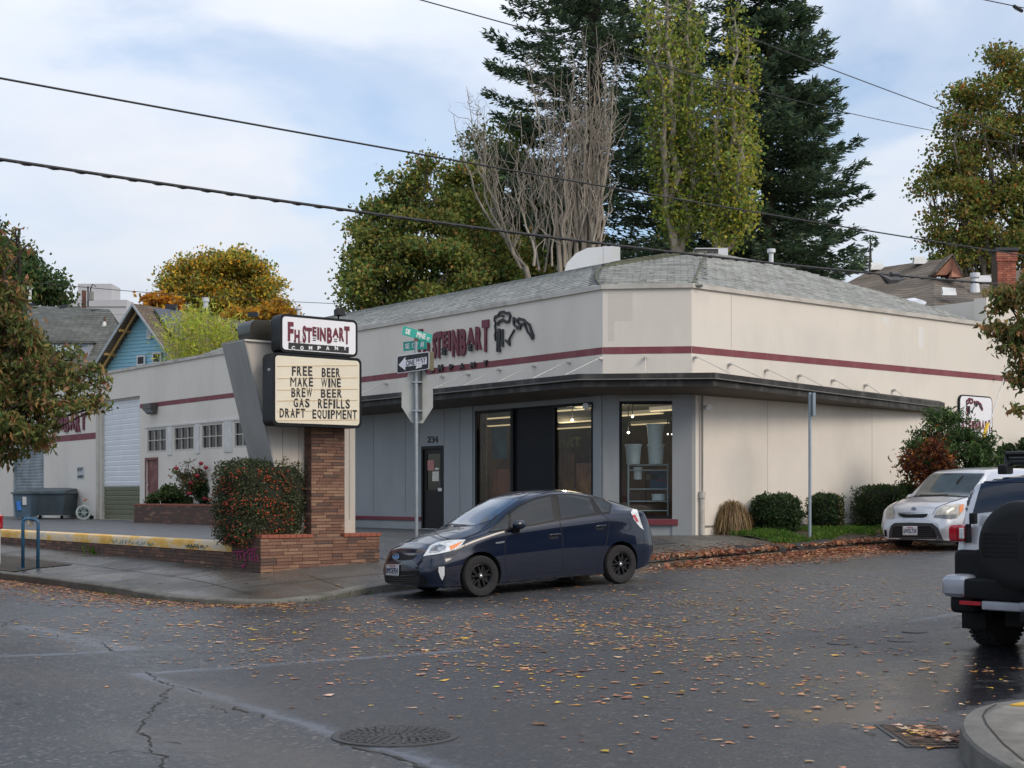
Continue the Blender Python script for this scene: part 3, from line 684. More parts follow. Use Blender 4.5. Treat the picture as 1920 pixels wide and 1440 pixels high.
# large window of the long wall: three lights, the middle one blanked
bx = [PL.hit(x, 850)[0] for x in (960, 1036)]
framed(PL, (bigw[0], bx[1]-.003, bigw[2], bigw[3]), 'window', fm=dark, fw=.07)
framed(PL, (bx[1], bx[0], bigw[2], bigw[3]), 'window', fm=dark, fw=.03, pm=M('black_panel', (.006, .007, .010), .5, spec=.15))
framed(PL, (bx[0]+.003, bigw[1], bigw[2], bigw[3]), 'window', fm=dark, fw=.07)
# shop door
g = G(); a0, a1, z0, z1 = sdoor
PL.box(g, a0+.003, a0+.07, z0, z1-.003, -.01, .1); PL.box(g, a1-.07, a1-.003, z0, z1-.003, -.01, .1); PL.box(g, a0+.07, a1-.07, z1-.08, z1-.003, -.008, .098); g.build('door_frame', dark, ST)
g = G(); PL.box(g, a0+.075, a1-.075, z0+.01, z0+.98, .03, .08); PL.box(g, a0+.075, a0+.2, z0+.98, z1-.085, .03, .08); PL.box(g, a1-.2, a1-.075, z0+.98, z1-.085, .03, .08); PL.box(g, a0+.2, a1-.2, z1-.2, z1-.085, .031, .079)
dr = g.build('door', M('door_black', (.010, .009, .009), .5, spec=.2), ST)
g = G(); PL.box(g, a0+.2, a1-.2, z0+.98, z1-.2, .05, .056); g.build('pane', gdark, dr)
g = G(); wm = M('paper_white', (.6, .58, .5), .8)
for x0, y0, x1, y1, m_ in ((799, 863, 811, 882, M('paper_red', (.45, .2, .18), .8)), (808, 884, 820, 902, wm), (813, 877, 820, 881, wm), (824, 872, 830, 895, M('paper_blue', (.2, .32, .42), .8)), (822, 900, 829, 912, M('paper_blue', (.2, .32, .42), .8))):
    h = hole(PL, x0, y0, x1, y1); g = G(); PL.box(g, *h, .044, .049); g.build('notice', m_, dr)
g = G(); h = hole(PL, 823, 915, 830, 921); PL.box(g, *h, -.03, .03); g.build('handle', M('steel', (.5, .5, .5), .3, metal=.8), dr)
g = G(); PL.text(g, '2', 802, 818, 808.2, 830, .02, .015); PL.text(g, '3', 809, 818, 814.8, 830, .02, .015); PL.text(g, '4', 815.5, 818, 821.5, 830, .02, .015); g.build('house_number', M('number_black', (.012, .012, .012), .5), ST)
# small panes of the long wall
offw = M('window_cream', (.50, .47, .41), .7)
for h in wins: framed(PL, h, 'window', 3, 2, .06, .03, offw, gdark, .10)
pan = M('white_panel', (.60, .58, .55), .7)
for ha, hb in zip(wins[:-1], wins[1:]):
    g = G(); PL.box(g, hb[1]+.12, ha[0]-.12, zb_-.12, zt_+.02, -.03, 0); g.build('wall_panel', pan, ST)
g = G(); PL.box(g, wins[3][0]-.1, wins[0][1]+.12, zt_+.03, zt_+.09, -.03, 0); g.build('lintel', pan, ST)
# maroon side door
g = G(); a0, a1, z0, z1 = rdoor; reddoor = M('door_maroon', (.16, .045, .04), .6, var=.25, scale=3, dirt=((.3, .2, .18), .5, 3, (1, 1, 1)))
PL.box(g, a0-.07, a0-.002, z0, z1+.08, -.02, .02); PL.box(g, a1+.002, a1+.07, z0, z1+.08, -.02, .02); PL.box(g, a0-.002, a1+.002, z1+.003, z1+.078, -.02, .02); g.build('door_frame', reddoor, ST)
g = G(); PL.box(g, a0+.003, a1-.003, z0, z1-.003, .06, .11); d2 = g.build('door', reddoor, ST)
for q in (.95, 1.25): g = G(); p = PL.pt(a0+.1 if False else a1-.12, z0+q, .04); g.lathe([(.035, 0), (.035, .03)], p, (-1, 0, 0), 10); g.build('handle', M('steel', (.5, .5, .5)), d2)
# big overhead door, slats one by one
whited = M('door_white', (.74, .75, .77), .55, var=.05, scale=1.5); olive = M('door_olive', (.155, .16, .10), .65, var=.1, scale=2)
a0, a1, z0, z1 = garage; zo = PL.hit(225, 912)[1]; nb = 7; nw = 17; 
def slat(a0, a1, za, zb, mat, par, dep=.16):
    g = G(); g.mesh([PL.pt(a0, za, dep), PL.pt(a1, za, dep), PL.pt(a1, za+.03, dep-.02), PL.pt(a0, za+.03, dep-.02), PL.pt(a0, zb-.025, dep-.035), PL.pt(a1, zb-.025, dep-.035), PL.pt(a1, zb, dep), PL.pt(a0, zb, dep), PL.pt(a0, za, dep+.03), PL.pt(a1, za, dep+.03), PL.pt(a1, zb, dep+.03), PL.pt(a0, zb, dep+.03)],
        [(0, 1, 2, 3), (3, 2, 5, 4), (4, 5, 6, 7), (8, 9, 10, 11), (0, 3, 4, 7, 11, 8), (1, 9, 10, 6, 5, 2)]); return g.build('slat', mat, par)
g = G(); PL.box(g, a0+.004, a0+.06, z0, z1-.01, .05, .2); PL.box(g, a1-.06, a1-.004, z0, z1-.01, .05, .2); PL.box(g, a0+.06, a1-.06, z1-.06, z1-.01, .06, .2); gd = g.build('overhead_door', offw, ST)
for k in range(nb): slat(a0+.06, a1-.06, z0+(zo-z0)*k/nb, z0+(zo-z0)*(k+1)/nb, olive, gd)
for k in range(nw): slat(a0+.06, a1-.06, zo+(z1-zo)*k/nw, zo+(z1-zo)*(k+1)/nw, whited, gd)
g = G(); PL.box(g, a1+.02, a1+.28, .75, z1+.12, -.06, .0); g.build('door_post', M('post_cream', (.5, .46, .38), .7), ST)
a0, a1, z0, z1 = roll; galv = M('roller_grey', (.30, .34, .36), .5, metal=.2, var=.35, scale=1.6); g = G(); PL.box(g, a0+.004, a0+.06, z0, z1-.01, .05, .2); PL.box(g, a1-.06, a1-.004, z0, z1-.01, .05, .2); gd = g.build('roller_door', galv, ST)
for k in range(22): slat(a0+.06, a1-.06, z0+(z1-z0)*k/22, z0+(z1-z0)*(k+1)/22, galv, gd)
# wall lamp, notice, speakers
g = G(); h = hole(PL, 281, 757, 296, 770); PL.box(g, h[0], h[1], h[2]+.05, h[3], -.28, 0); g.mesh([PL.pt(h[0], h[2]+.05, -.28), PL.pt(h[1], h[2]+.05, -.28), PL.pt(h[1], h[2]+.05, -.02), PL.pt(h[0], h[2]+.05, -.02), PL.pt(h[0], h[2]-.12, -.1), PL.pt(h[1], h[2]-.12, -.1)], [(0, 1, 5, 4), (4, 5, 2, 3), (0, 4, 3), (1, 2, 5)])
wl = g.build('wall_lamp', M('lamp_bronze', (.06, .055, .05), .5), ST)
g = G(); g.quad(PL.pt(h[0]+.05, h[2]+.04, -.275), PL.pt(h[1]-.05, h[2]+.04, -.275), PL.pt(h[1]-.05, h[2]-.1, -.12), PL.pt(h[0]+.05, h[2]-.1, -.12)); g.build('lens', M('lens_grey', (.35, .4, .42), .2), wl)
h = hole(PL, 145, 875, 158, 898); g = G(); PL.box(g, *h, -.015, 0); ns = g.build('notice_board', M('paper_grey', (.45, .46, .46), .8), ST)
g = G(); PL.text(g, 'NO', 146, 877, 151, 884, .004, .02, d0=.016); PL.text(g, 'P', 152, 877, 156, 884, .004, .02, d0=.016); PL.text(g, 'AHEAD', 146, 891, 157, 896, .004, .04, d0=.016); g.build('lettering', dark, ns)
for P, px, py in ((PL, 1109, 761), (PR, 1319, 764)):
    a, z = P.hit(px, py); g = G(); p = P.pt(a, z, -.02); g.tube([p, P.pt(a, z, -.14), P.pt(a-.05, z-.02, -.22)], [.03, .055, .075], 10); g.build('spot_lamp', M('lamp_white', (.6, .6, .58), .5), ST, smooth=True, auto=True)
# ---- roof: arched sheet with hipped front and a facet over the cut corner
HR = 1.68; vHip = PL.hit(366, 668)[0]; hw = 6.3; um = 27.1; Cc = 20.8+sA
def roof_s(u, v):
    # how far each of the three slopes lies below the crest (0 at the crest, 1 at the eaves)
    u = np.asarray(u); v = np.asarray(v); return (u-um)**2/(hw+.05)**2, 1-.46*np.minimum(v-21.55, vHip-v)/HR, 1-.30*((u+v-Cc)/sqrt(2)+.05)/HR
def roof_z(u, v):
    a, b, c = roof_s(u, v); s = np.clip(np.maximum(np.maximum(a, b), c), 0, 1.0); return ZT+.02+HR*(1-s)
us_ = np.linspace(0, 1, 60); vs_ = np.concatenate([np.linspace(21.6, 32, 60), np.linspace(32.5, 74, 60)])
TT, VVr = np.meshgrid(us_, vs_, indexing='ij'); U0 = np.maximum(20.82, Cc-VVr+.02); UUr = U0+TT*(33.35-U0); ZZr = roof_z(UUr, VVr)-.012
i = np.arange(59)[:, None]*120+np.arange(119)[None, :]
rm = M('roof_underlay', (.11, .115, .11), .9, var=.2)
P = np.stack([UUr, VVr, ZZr], -1).reshape(-1, 3)-np.array([20.8, 21.6, .7])
o = arrmesh('roof', P, np.stack([i, i+120, i+121, i+1], -1).reshape(-1, 4), rm); o.parent = ST; roofo = o; ORG[o.name] = Vector((20.8, 21.6, .7))
def colmat(name, rough, nscale=6, moss=None, amt=.15):
    m = bpy.data.materials.new(name); m.use_nodes = True; nt = m.node_tree; L = nt.links; p = nt.nodes['Principled BSDF']; p.inputs['Roughness'].default_value = rough
    a = N(nt, 'ShaderNodeVertexColor', layer_name='Col'); tc = N(nt, 'ShaderNodeTexCoord')
    n = N(nt, 'ShaderNodeTexNoise', inp={'Scale': nscale, 'Detail': 6, 'Roughness': .65}); L.new(tc.outputs['Object'], n.inputs['Vector'])
    r = ramp(nt, n.outputs[0], [(.3, 1-amt*1.6), (.7, 1+amt)])
    mi = N(nt, 'ShaderNodeMix', data_type='RGBA', blend_type='MULTIPLY'); mi.inputs[0].default_value = 1; L.new(a.outputs[0], mi.inputs[6]); L.new(r.outputs[0], mi.inputs[7]); out = mi.outputs[2]
    if moss:
        n2 = N(nt, 'ShaderNodeTexNoise', inp={'Scale': moss[1], 'Detail': 5, 'Roughness': .7}); L.new(tc.outputs['Object'], n2.inputs['Vector'])
        r2 = ramp(nt, n2.outputs[0], [(moss[2], 0), (moss[2]+.08, .85)])
        m3 = N(nt, 'ShaderNodeMix', data_type='RGBA'); L.new(r2.outputs[0], m3.inputs[0]); L.new(out, m3.inputs[6]); m3.inputs[7].default_value = (*moss[0], 1); out = m3.outputs[2]
    L.new(out, p.inputs['Base Color']); MATS[name] = m; return m
shm = colmat('shingle', .9, 9, ((.075, .08, .055), 4.5, .57), .16)
# facets: (origin, along, inward, along range, inward range)
cells = []
for fi, (org_, al, inw, ar, ir) in enumerate((((20.8, 0), (0, 1), (1, 0), (21.6, 74), 6.4), ((0, 21.6), (1, 0), (0, 1), (20.8, 33.4), 9.5), ((20.8, sA), (1/sqrt(2), -1/sqrt(2)), (1/sqrt(2), 1/sqrt(2)), (-9, 12), 9.5))):
    e, wd = .15, .31
    nr = int(ir/e)
    for r_ in range(nr):
        a = ar[0]-.3+((r_*.5) % 1)*wd+random.random()*.02
        aa = np.arange(a, ar[1], wd); bb = np.full_like(aa, r_*e)
        cells.append(np.stack([aa, bb, np.full_like(aa, fi)], 1))
cells = np.concatenate(cells)
FO = np.array([(20.8, 0), (0, 21.6), (20.8, sA)], float); FD = np.array([(0, 1), (1, 0), (1/sqrt(2), -1/sqrt(2))]); FN = np.array([(1, 0), (0, 1), (1/sqrt(2), 1/sqrt(2))])
fi = cells[:, 2].astype(int)
ctr = FO[fi]+FD[fi]*cells[:, :1]+FN[fi]*cells[:, 1:2]+FN[fi]*.07
a_, b_, c_ = roof_s(ctr[:, 0], ctr[:, 1]); st = np.stack([a_, b_, c_], 1); st[ctr[:, 0] > um, 0] = 9
dom = np.argmax(st, 1); mx_ = st.max(1)
keep = (dom == fi) & (mx_ <= 1.0) & (ctr[:, 0] > 20.8) & (ctr[:, 1] > 21.6) & (ctr[:, 0]+ctr[:, 1] > Cc+.03) & (ctr[:, 0] < um+.1)
# the far half of the front hip as well
keep |= (fi == 1) & (b_ >= np.maximum(a_, c_)) & (b_ <= 1) & (ctr[:, 0] > um) & (ctr[:, 0] < 33.3) & (ctr[:, 1] > 21.6)
cells = cells[keep]; fi = fi[keep]; n = len(cells)
gap = .006; lx = .30-gap
def corner(da, db, lift): 
    q = FO[fi]+FD[fi]*(cells[:, :1]+da)+FN[fi]*(cells[:, 1:2]+db); z = roof_z(q[:, 0], q[:, 1])+lift; return np.stack([q[:, 0], q[:, 1], z], 1)
jl = (.004*rng.random(n)); 
K = [corner(0, 0, .016+jl), corner(lx, 0, .016+jl), corner(lx, .165, .004+jl*0), corner(0, .165, .004+jl*0), corner(0, 0, -.01), corner(lx, 0, -.01)]
P = np.stack(K, 1)-np.array([20.8, 21.6, .7]); 
dist = np.hypot(*(ctr[keep]).T)
order = np.argsort(dist); one = order[:300]; rest = order[300:]
scol = pick(n, [(.29, .295, .275), (.25, .257, .24), (.325, .33, .305), (.20, .205, .185)], [5, 4, 3, .6], .05, .012)
def shmesh(name, ids, parent):
    Q = P[ids].reshape(-1, 3); b = np.arange(len(ids))[:, None]*6
    q = np.concatenate([b+np.array([[0, 1, 2, 3]]), b+np.array([[4, 5, 1, 0]])]); 
    o = arrmesh(name, Q, q, shm); o.data.polygons.foreach_set('use_smooth', np.zeros(len(q), bool))
    a = o.data.color_attributes.new('Col', 'FLOAT_COLOR', 'POINT'); a.data.foreach_set('color', np.repeat(np.concatenate([scol[ids], np.ones((len(ids), 1))], 1), 6, 0).astype(np.float32).ravel())
    o.parent = parent; ORG[o.name] = Vector((20.8, 21.6, .7)); return o
tag(shmesh('shingles', rest, roofo), kind='stuff')
for i_ in one: shmesh('shingle', np.array([i_]), roofo)
# ridge caps along the hips
g = G(); t = np.linspace(0, 1, 30)
def hip(fa, fb, start, dirv, n=46, step=.2):
    p = np.array(start, float); pts = []
    for _ in range(n):
        pts.append((p[0], p[1], float(roof_z(*p))+.012)); p = p+np.array(dirv)*step
    return pts
def crease(which):
    out = []
    for v in np.linspace(21.7, 31, 60):
        for u in [None]:
            uu = np.linspace(20.8, um, 400); a, b, c = roof_s(uu, np.full(400, v)); d = (a-c) if which == 0 else (b-c)
            ok = (uu+v > Cc+.05); s = np.where(ok[:-1] & (np.sign(d[:-1]) != np.sign(d[1:])))[0]
            for k in s:
                top = max(a[k], b[k], c[k]); 
                if c[k] >= top-.01: out.append((uu[k], v, float(roof_z(uu[k], v))+.014))
    return out
for wch in (0, 1):
    pts = crease(wch)
    if len(pts) > 3: g.tube(pts, .022, 6)
if g.v: g.build('hip_cap', M('moss_line', (.10, .105, .07), .95, var=.4, scale=8), roofo, org=(20.8, 21.6, .7))
# ---- roof top equipment
def pt_uv(px, py, Y): p = at(px, py, Y); return (*UV(p.x, p.y), p.z)
u, v, z = pt_uv(1092, 508, 43.0); T = thing('exhaust_duct', 'white curved metal exhaust duct hood on the store roof', 'roof duct', (u, v, z))
g = G(); prof = [(-.95, -1.0), (-.93, -.35), (-.78, .12), (-.5, .42), (-.15, .58), (.35, .62), (.35, -1.0)]
dv = np.array([.6, -.8]); nv = np.array([.8, .6]); nv = np.array([A, -B]); dv = nv; bk = np.array([B, A])
prof = [((x+.3)*.98*1.0, zz) for x, zz in prof]
g.prism([(u+nv[0]*x, v+nv[1]*x, z+zz+.12) for x, zz in prof], (bk[0]*1.3, bk[1]*1.3, 0))
wmet = M('duct_white', (.62, .64, .66), .45, var=.08, scale=2, dirt=((.45, .42, .33), .6, 1.0, (1, 1, 1))); g.build('hood', wmet, T, smooth=True, auto=True)
g = G(); x0, x1 = .63, 1.15; g.prism([(u+nv[0]*x, v+nv[1]*x, z+zz) for x, zz in ((x0, -1), (x1, -1), (x1, .76), (x0, .76))], (bk[0]*1.3, bk[1]*1.3, 0)); g.build('box', wmet, T)
g = G(); g.prism([(u+nv[0]*x-bk[0]*.01, v+nv[1]*x-bk[1]*.01, z+zz) for x, zz in ((-.25, -.38), (.1, -.36), (.1, -.27), (-.25, -.29))], (bk[0]*.02, bk[1]*.02, 0)); g.build('plate', M('steel', (.5, .5, .5)), T)
def ac(px0, px1, py0, py1, Y, label):
    a = at((px0+px1)/2, py1, Y); w_ = (px1-px0)/F*Y; h = (py1-py0)/F*Y; u, v = UV(a.x, a.y); T = thing('air_conditioner', label, 'air conditioner', (u, v, a.z-.5), group='air conditioners on the store roof', rot=TH)
    nv = np.array([A, -B]); bk = np.array([B, A])
    def bx(g, x0, x1, z0, z1, d0, d1): g.prism([(u+nv[0]*x+bk[0]*d, v+nv[1]*x+bk[1]*d, a.z+z0) for x, d in ((x0, d0), (x1, d0), (x1, d1), (x0, d1))], (0, 0, z1-z0))
    g = G(); bx(g, -w_/2, w_/2, -.5, h*.93, 0, 1.0); g.build('coil', M('coil_dark', (.05, .045, .042), .7, var=.3, scale=30), T)
    g = G(); bx(g, -w_/2-.02, w_/2+.02, h*.93, h, -.02, 1.02); g.build('lid', wmet, T)
    g = G(); bx(g, w_/2-.3, w_/2+.015, -.5, h*.93-.003, -.015, 1.015); g.build('panel', wmet, T)
    for k in range(8): g = G(); zz = .0+h*.9*k/8; bx(g, -w_/2-.006, w_/2-.31, zz, zz+.015, -.012, 0); g.build('fin', M('fin_dark', (.09, .08, .075), .6), T)
ac(1305, 1364, 465, 487, 46, 'larger grey air conditioning unit with white corner panel on the roof crest')
ac(1243, 1296, 476, 490, 47, 'lower dark air conditioning unit mostly behind the roof crest, left of the larger one')
for px, yb, yt, Y, lab in ((1446, 505, 471, 41, 'short white vent pipe on the right slope of the store roof'), (560, 612, 578, 55, 'grey vent pipe just visible above the left part of the store roof'), (386, 583, 560, 70, 'grey vent pipe rising in front of the brown roof of the blue house')):
    if Y == 70: continue
    p = at(px, yb, Y); u, v = UV(p.x, p.y); zt = at(px, yt, Y).z; g = G(); g.tube([(u, v, p.z-.6), (u, v, zt)], .065, 10); g.tube([(u, v, zt-.04), (u, v, zt+.06)], .12, 10)
    o = g.build('vent_pipe', wmet, org=(u, v, p.z-.6), smooth=True, auto=True); tag(o, lab, 'vent pipe', 'vent pipes on the store roof')

# ---- fascia lettering and emblem
lm = M('letter_maroon', (.13, .012, .028), .5, var=.1); lb = M('letter_black', (.014, .014, .016), .5)
def c4(x, y): return 650+x*.20833, 560+y*.20833
def big(ch, x0, y0, x1, y1, mat, off=.07): 
    g = G(); a = c4(x0, y0); b = c4(x1, y1); PL.text(g, ch, a[0], a[1], b[0], b[1], .035, off*.7, d0=.02); g.build('letter', mat, ST)
for ch, x0, y0, x1, y1 in (('F', 655, 275, 692, 480), ('H', 700, 395, 752, 480), ('S', 785, 310, 818, 540), ('T', 815, 298, 868, 535), ('E', 875, 295, 915, 443), ('I', 925, 288, 945, 470), ('N', 962, 278, 1020, 520), ('B', 1035, 272, 1085, 512), ('A', 1093, 262, 1160, 418), ('R', 1170, 250, 1225, 462), ('T', 1230, 192, 1290, 480)): big(ch, x0, y0, x1, y1, lm)
for ch, x0, y0, x1, y1 in (('O', 690, 610, 722, 668), ('C', 620, 620, 650, 676), ('M', 835, 594, 875, 655), ('P', 935, 590, 968, 643), ('A', 1030, 580, 1066, 634), ('N', 1130, 570, 1165, 622), ('Y', 1243, 555, 1280, 610), ('O', 762, 612, 795, 664)): big(ch, x0, y0, x1, y1, lb, .05)
for cx_, cy_ in ((895, 487), (1132, 450)):
    g = G()
    for dy in (-18, 14): PL.stroke(g, [c4(cx_-15, cy_+dy), c4(cx_-5, cy_+dy-14), c4(cx_+5, cy_+dy), c4(cx_+15, cy_+dy-14)], .07, .05, .045)
    g.build('squiggle', lb, ST)
# emblem: mug with foam and a bunch of grapes leaf shape, strokes
def emblem(P, f, wd, mat, par, dep=.05, d0=.045, mat2=None):
    S_ = [([(1345, 160), (1340, 200), (1352, 215), (1345, 250), (1352, 290), (1345, 330), (1352, 380), (1350, 345)], 1.3), ([(1345, 165), (1372, 155), (1390, 125), (1425, 118), (1440, 135), (1470, 128), (1482, 150), (1472, 205), (1440, 212), (1420, 190), (1385, 205), (1368, 225), (1375, 240)], 2.0),
          ([(1395, 160), (1415, 152), (1425, 165)], 1.0), ([(1380, 270), (1378, 400), (1368, 470), (1372, 300)], 2.3), ([(1360, 470), (1395, 468)], 1.8), ([(1392, 275), (1385, 465)], 1.2), ([(1414, 275), (1414, 435)], 1.7),
          ([(1440, 375), (1465, 400), (1477, 425), (1472, 370)], 1.6), ([(1468, 375), (1520, 280)], 1.2), ([(1512, 170), (1515, 240)], 1.7), ([(1512, 175), (1545, 200), (1560, 180), (1600, 190), (1625, 215), (1655, 235), (1672, 290), (1688, 330), (1682, 368)], 2.0),
          ([(1545, 210), (1570, 235), (1605, 225), (1625, 265), (1640, 300), (1665, 330), (1683, 366)], 1.6), ([(1520, 245), (1550, 255), (1580, 250)], 1.5), ([(1538, 270), (1575, 268)], 1.5)]
    for pts, k in S_:
        g = G(); P.stroke(g, [f(*p) for p in pts], wd*k, dep, d0); g.build('emblem_stroke', mat2 if (mat2 and k >= 2.0) else mat, par)
emblem(PL, c4, .030, lb, ST, .035, .02)
# far lettering on the same wall, left of the overhead door
for i_, ch in enumerate('STEINBART'):
    x0 = 70+i_*10.5
    if x0 < 100: continue
    g = G(); PL.text(g, ch, x0, 772+(i_ % 3)*4-(6 if i_ == 8 else 0), x0+8.5, 806+(i_ % 2)*4, .05, .05, d0=.01); g.build('letter', lm, ST)

# ---- store interior
IN = thing('shop_interior', 'dim shop room seen through the corner windows, with ceiling lights', 'room', (21, 22, .8))
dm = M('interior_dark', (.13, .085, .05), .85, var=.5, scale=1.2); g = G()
z0, z1 = .8, 3.95
c = [(21.2, 36), (21.2, sA+.4), (uB+.3, 21.9), (32, 21.9), (32, 36)]
for k in range(len(c)-1):
    if k in (0, 1): continue
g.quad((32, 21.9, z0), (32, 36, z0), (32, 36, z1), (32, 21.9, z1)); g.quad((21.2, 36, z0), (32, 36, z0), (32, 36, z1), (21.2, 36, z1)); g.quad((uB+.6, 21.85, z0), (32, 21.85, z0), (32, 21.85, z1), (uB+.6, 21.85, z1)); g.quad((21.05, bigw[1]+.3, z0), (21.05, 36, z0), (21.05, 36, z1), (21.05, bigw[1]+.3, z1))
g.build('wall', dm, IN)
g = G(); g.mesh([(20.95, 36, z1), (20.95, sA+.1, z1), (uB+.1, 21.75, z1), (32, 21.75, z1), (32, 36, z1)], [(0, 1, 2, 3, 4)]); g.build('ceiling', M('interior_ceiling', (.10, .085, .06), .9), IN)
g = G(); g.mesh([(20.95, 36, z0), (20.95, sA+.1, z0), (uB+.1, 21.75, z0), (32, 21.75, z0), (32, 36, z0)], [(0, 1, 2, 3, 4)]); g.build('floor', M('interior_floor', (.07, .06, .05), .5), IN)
fl = M('tube_light', (1, .9, .7), .5, emit=((1, .76, .42), .42)); ptl = None; sp_ = M('spot_light', (1, 1, 1), .5, emit=((1, .88, .7), 5))
for k, (u, v, l) in enumerate(((23.2, 25.4, 2.4), (25.8, 25.4, 2.4), (28.4, 25.4, 2.4), (23.8, 28.2, 2.4), (26.6, 28.2, 2.4), (29.4, 28.2, 2.4), (24.6, 31.2, 2.4), (27.6, 31.2, 2.4), (30.2, 31.2, 1.6), (22.6, 29.5, 2.4), (24.4, 34.2, 2.4), (27.2, 34.2, 2.4), (30., 34.2, 2.4))):
    T = thing('ceiling_light', 'fluorescent ceiling light strip glowing inside the dim shop', 'ceiling light', (u, v, z1-.12), group='fluorescent strips on the shop ceiling')
    g = G(); g.box((u-.08, v-l/2, z1-.10), (u+.08, v+l/2, z1-.005)); g.build('housing', M('lamp_white', (.6, .6, .58)), T); g = G(); g.box((u-.07, v-l/2+.03, z1-.13), (u+.07, v+l/2-.03, z1-.102)); g.build('tube', fl, T)
for k, (px, py, Y) in enumerate(((1073, 788, 34.5), (1186, 781, 34), (1178, 811, 36), (1252, 814, 38), (1260, 814.5, 39))):
    p = at(px, py, Y); u, v = UV(p.x, p.y); T = thing('track_spot', ['bright spotlight seen in the right light of the wide shop window', 'uppermost bright spotlight in the corner window', 'bright spotlight lower left in the corner window', 'tiny spotlight, left of the pair above the white tubs', 'tiny spotlight, right of the pair above the white tubs'][k], 'spotlight', (u, v, p.z), group='small spotlights glowing inside the shop')
    r_ = .032 if k < 3 else .02
    g = G(); g.lathe([(.001, -r_), (r_*.7, -r_*.7), (r_, 0), (r_*.7, r_*.7), (.001, r_)], (u, v, p.z), n=10); g.build('bulb', sp_, T, smooth=True)
    if k in (0, 2): pl0 = bpy.data.lights.new('spot_glow', 'POINT'); pl0.energy = 16; pl0.color = (1, .86, .68); pl0.shadow_soft_size = .08; po = bpy.data.objects.new('spot_glow', pl0); COL.objects.link(po); po.location = (p.x, p.y-.1, p.z)
    if True: g = G(); g.tube([(u, v, p.z+.05), (u, v, z1-.01)], .012, 6); g.build('stem', dark, T)
# wire shelf unit with tubs in the corner window
wire = M('shelf_wire', (.42, .50, .52), .35, metal=.5)
def inplane(px, dep, P=PC): a, _ = P.hit(px, 850); return a
T = thing('wire_shelf', 'chrome wire shelving unit behind the corner shop window', 'shelf', (*PC.pt(1.0, 0, .6)[:2], 1.05))
s0 = PC.hit(1177, 850)[0]; s1 = PC.hit(1252, 850)[0]; lv = [PC.hit(1215, y)[1] for y in (871, 881, 917, 940, 958, 971)]
g = G()
for a in (s0, s1):
    for dd in (.35, .8): p = PC.pt(a, 0, dd); g.tube([(p.x, p.y, .8), (p.x, p.y, lv[0]+.03)], .018, 6)
g.build('post', wire, T)
for z in lv:
    g = G()
    for dd in (.35, .8): g.tube([PC.pt(s0, z, dd), PC.pt(s1, z, dd)], .014, 6)
    for k in range(13): a = s0+(s1-s0)*k/12; g.tube([PC.pt(a, z+.005, .35), PC.pt(a, z+.005, .8)], .006, 4)
    g.build('shelf', wire, T)
tub = M('tub_white', (.74, .82, .80), .45, var=.06)
def tubs(px, yb, yt, w0, w1, label, dep=.57, mat=tub):
    Pd = Pl(PC.o+PC.n*dep, PC.d, PC.n); a, zb = Pd.hit(px, yb); _, zt = Pd.hit(px, yt); r1 = abs(Pd.hit(px+w1/2, yb)[0]-a); r0 = r1*w0/w1; p = Pd.pt(a, zb)
    T = thing('bucket', label, 'bucket', (p.x, p.y, zb), group='white plastic buckets in the shop window'); h = zt-zb
    g = G(); g.lathe([(r0, 0), (r1*.97, h*.9), (r1*.9, h*.9), (r0*.9, .02)], p, n=24); g.build('body', mat, T, smooth=True, auto=True)
    g = G(); g.lathe([(r1, h*.88), (r1*1.05, h*.90), (r1*1.05, h), (r1*.93, h), (r1*.93, h*.88)], p, n=24); g.build('rim', mat, T, smooth=True, auto=True)
    for s_ in (-1, 1): g = G(); q = Pd.pt(a+s_*r1*.5, zb+h*.8, -r1*.85); g.tube([q, Pd.pt(a+s_*r1*.25, zb+h*.72, -r1*1.0), Pd.pt(a, zb+h*.8, -r1*1.02)], .008, 5); g.build('handle', mat, T) if s_ > 0 else None
tubs(1187.5, 870, 833, 25, 31, 'wide white tub alone on the left of the top shelf')
tubs(1230, 870, 833, 27, 32, 'white tub under another at the right of the top shelf')
tubs(1229, 833, 795, 27, 33, 'topmost white tub, standing on another white tub')
tubs(1196, 899, 876, 15, 17, 'small white bucket on the second shelf of the window')
tubs(1235, 938, 926, 25, 27, 'low white tub on a lower shelf of the window')
cm = [M('box_blue', (.02, .07, .14), .6), M('box_tan', (.20, .15, .09), .7), M('box_brown', (.12, .07, .04), .7), M('box_red', (.30, .04, .05), .6)]
for px, yb, yt, w_, ci, lab in ((1234, 916, 883, 30, 0, 'dark blue box on the second shelf behind the corner window'), (1222, 900, 889, 22, 1, 'tan carton behind the shelf in the corner window'), (1190, 938, 924, 20, 2, 'brown carton on a lower shelf in the corner window'), (1240, 902, 899, 18, 3, 'flat red packet on the shelf in the corner window'), (1212, 957, 946, 60, 2, 'long brown carton on the lowest shelves in the window')):
    Pd = Pl(PC.o+PC.n*.75, PC.d, PC.n); a, zb = Pd.hit(px, yb); _, zt = Pd.hit(px, yt); r = abs(Pd.hit(px+w_/2, yb)[0]-a); g = G(); Pd.box(g, a-r, a+r, zb, zt, 0, .35); g.box(*[tuple(Pd.pt(a, zt+.001*0, .1)+Vector(k)) for k in ((-.01, -.01, 0), (.01, .01, .004))])
    p = Pd.pt(a, zb); o = g.build('carton', cm[ci], org=(p.x, p.y, zb)); tag(o, lab, 'box', 'boxes on the shop shelves')
for k, (u, v) in enumerate(((25, 28), (27.5, 32))):
    pl0 = bpy.data.lights.new('tube_glow', 'POINT'); pl0.energy = 26; pl0.color = (1, .80, .52); pl0.shadow_soft_size = .5; po = bpy.data.objects.new('tube_glow', pl0); COL.objects.link(po); po.location = W(u, v, 3.6)
r9 = random.Random(12); Pi = Pl((21.35, 0), (0, 1), (1, 0))
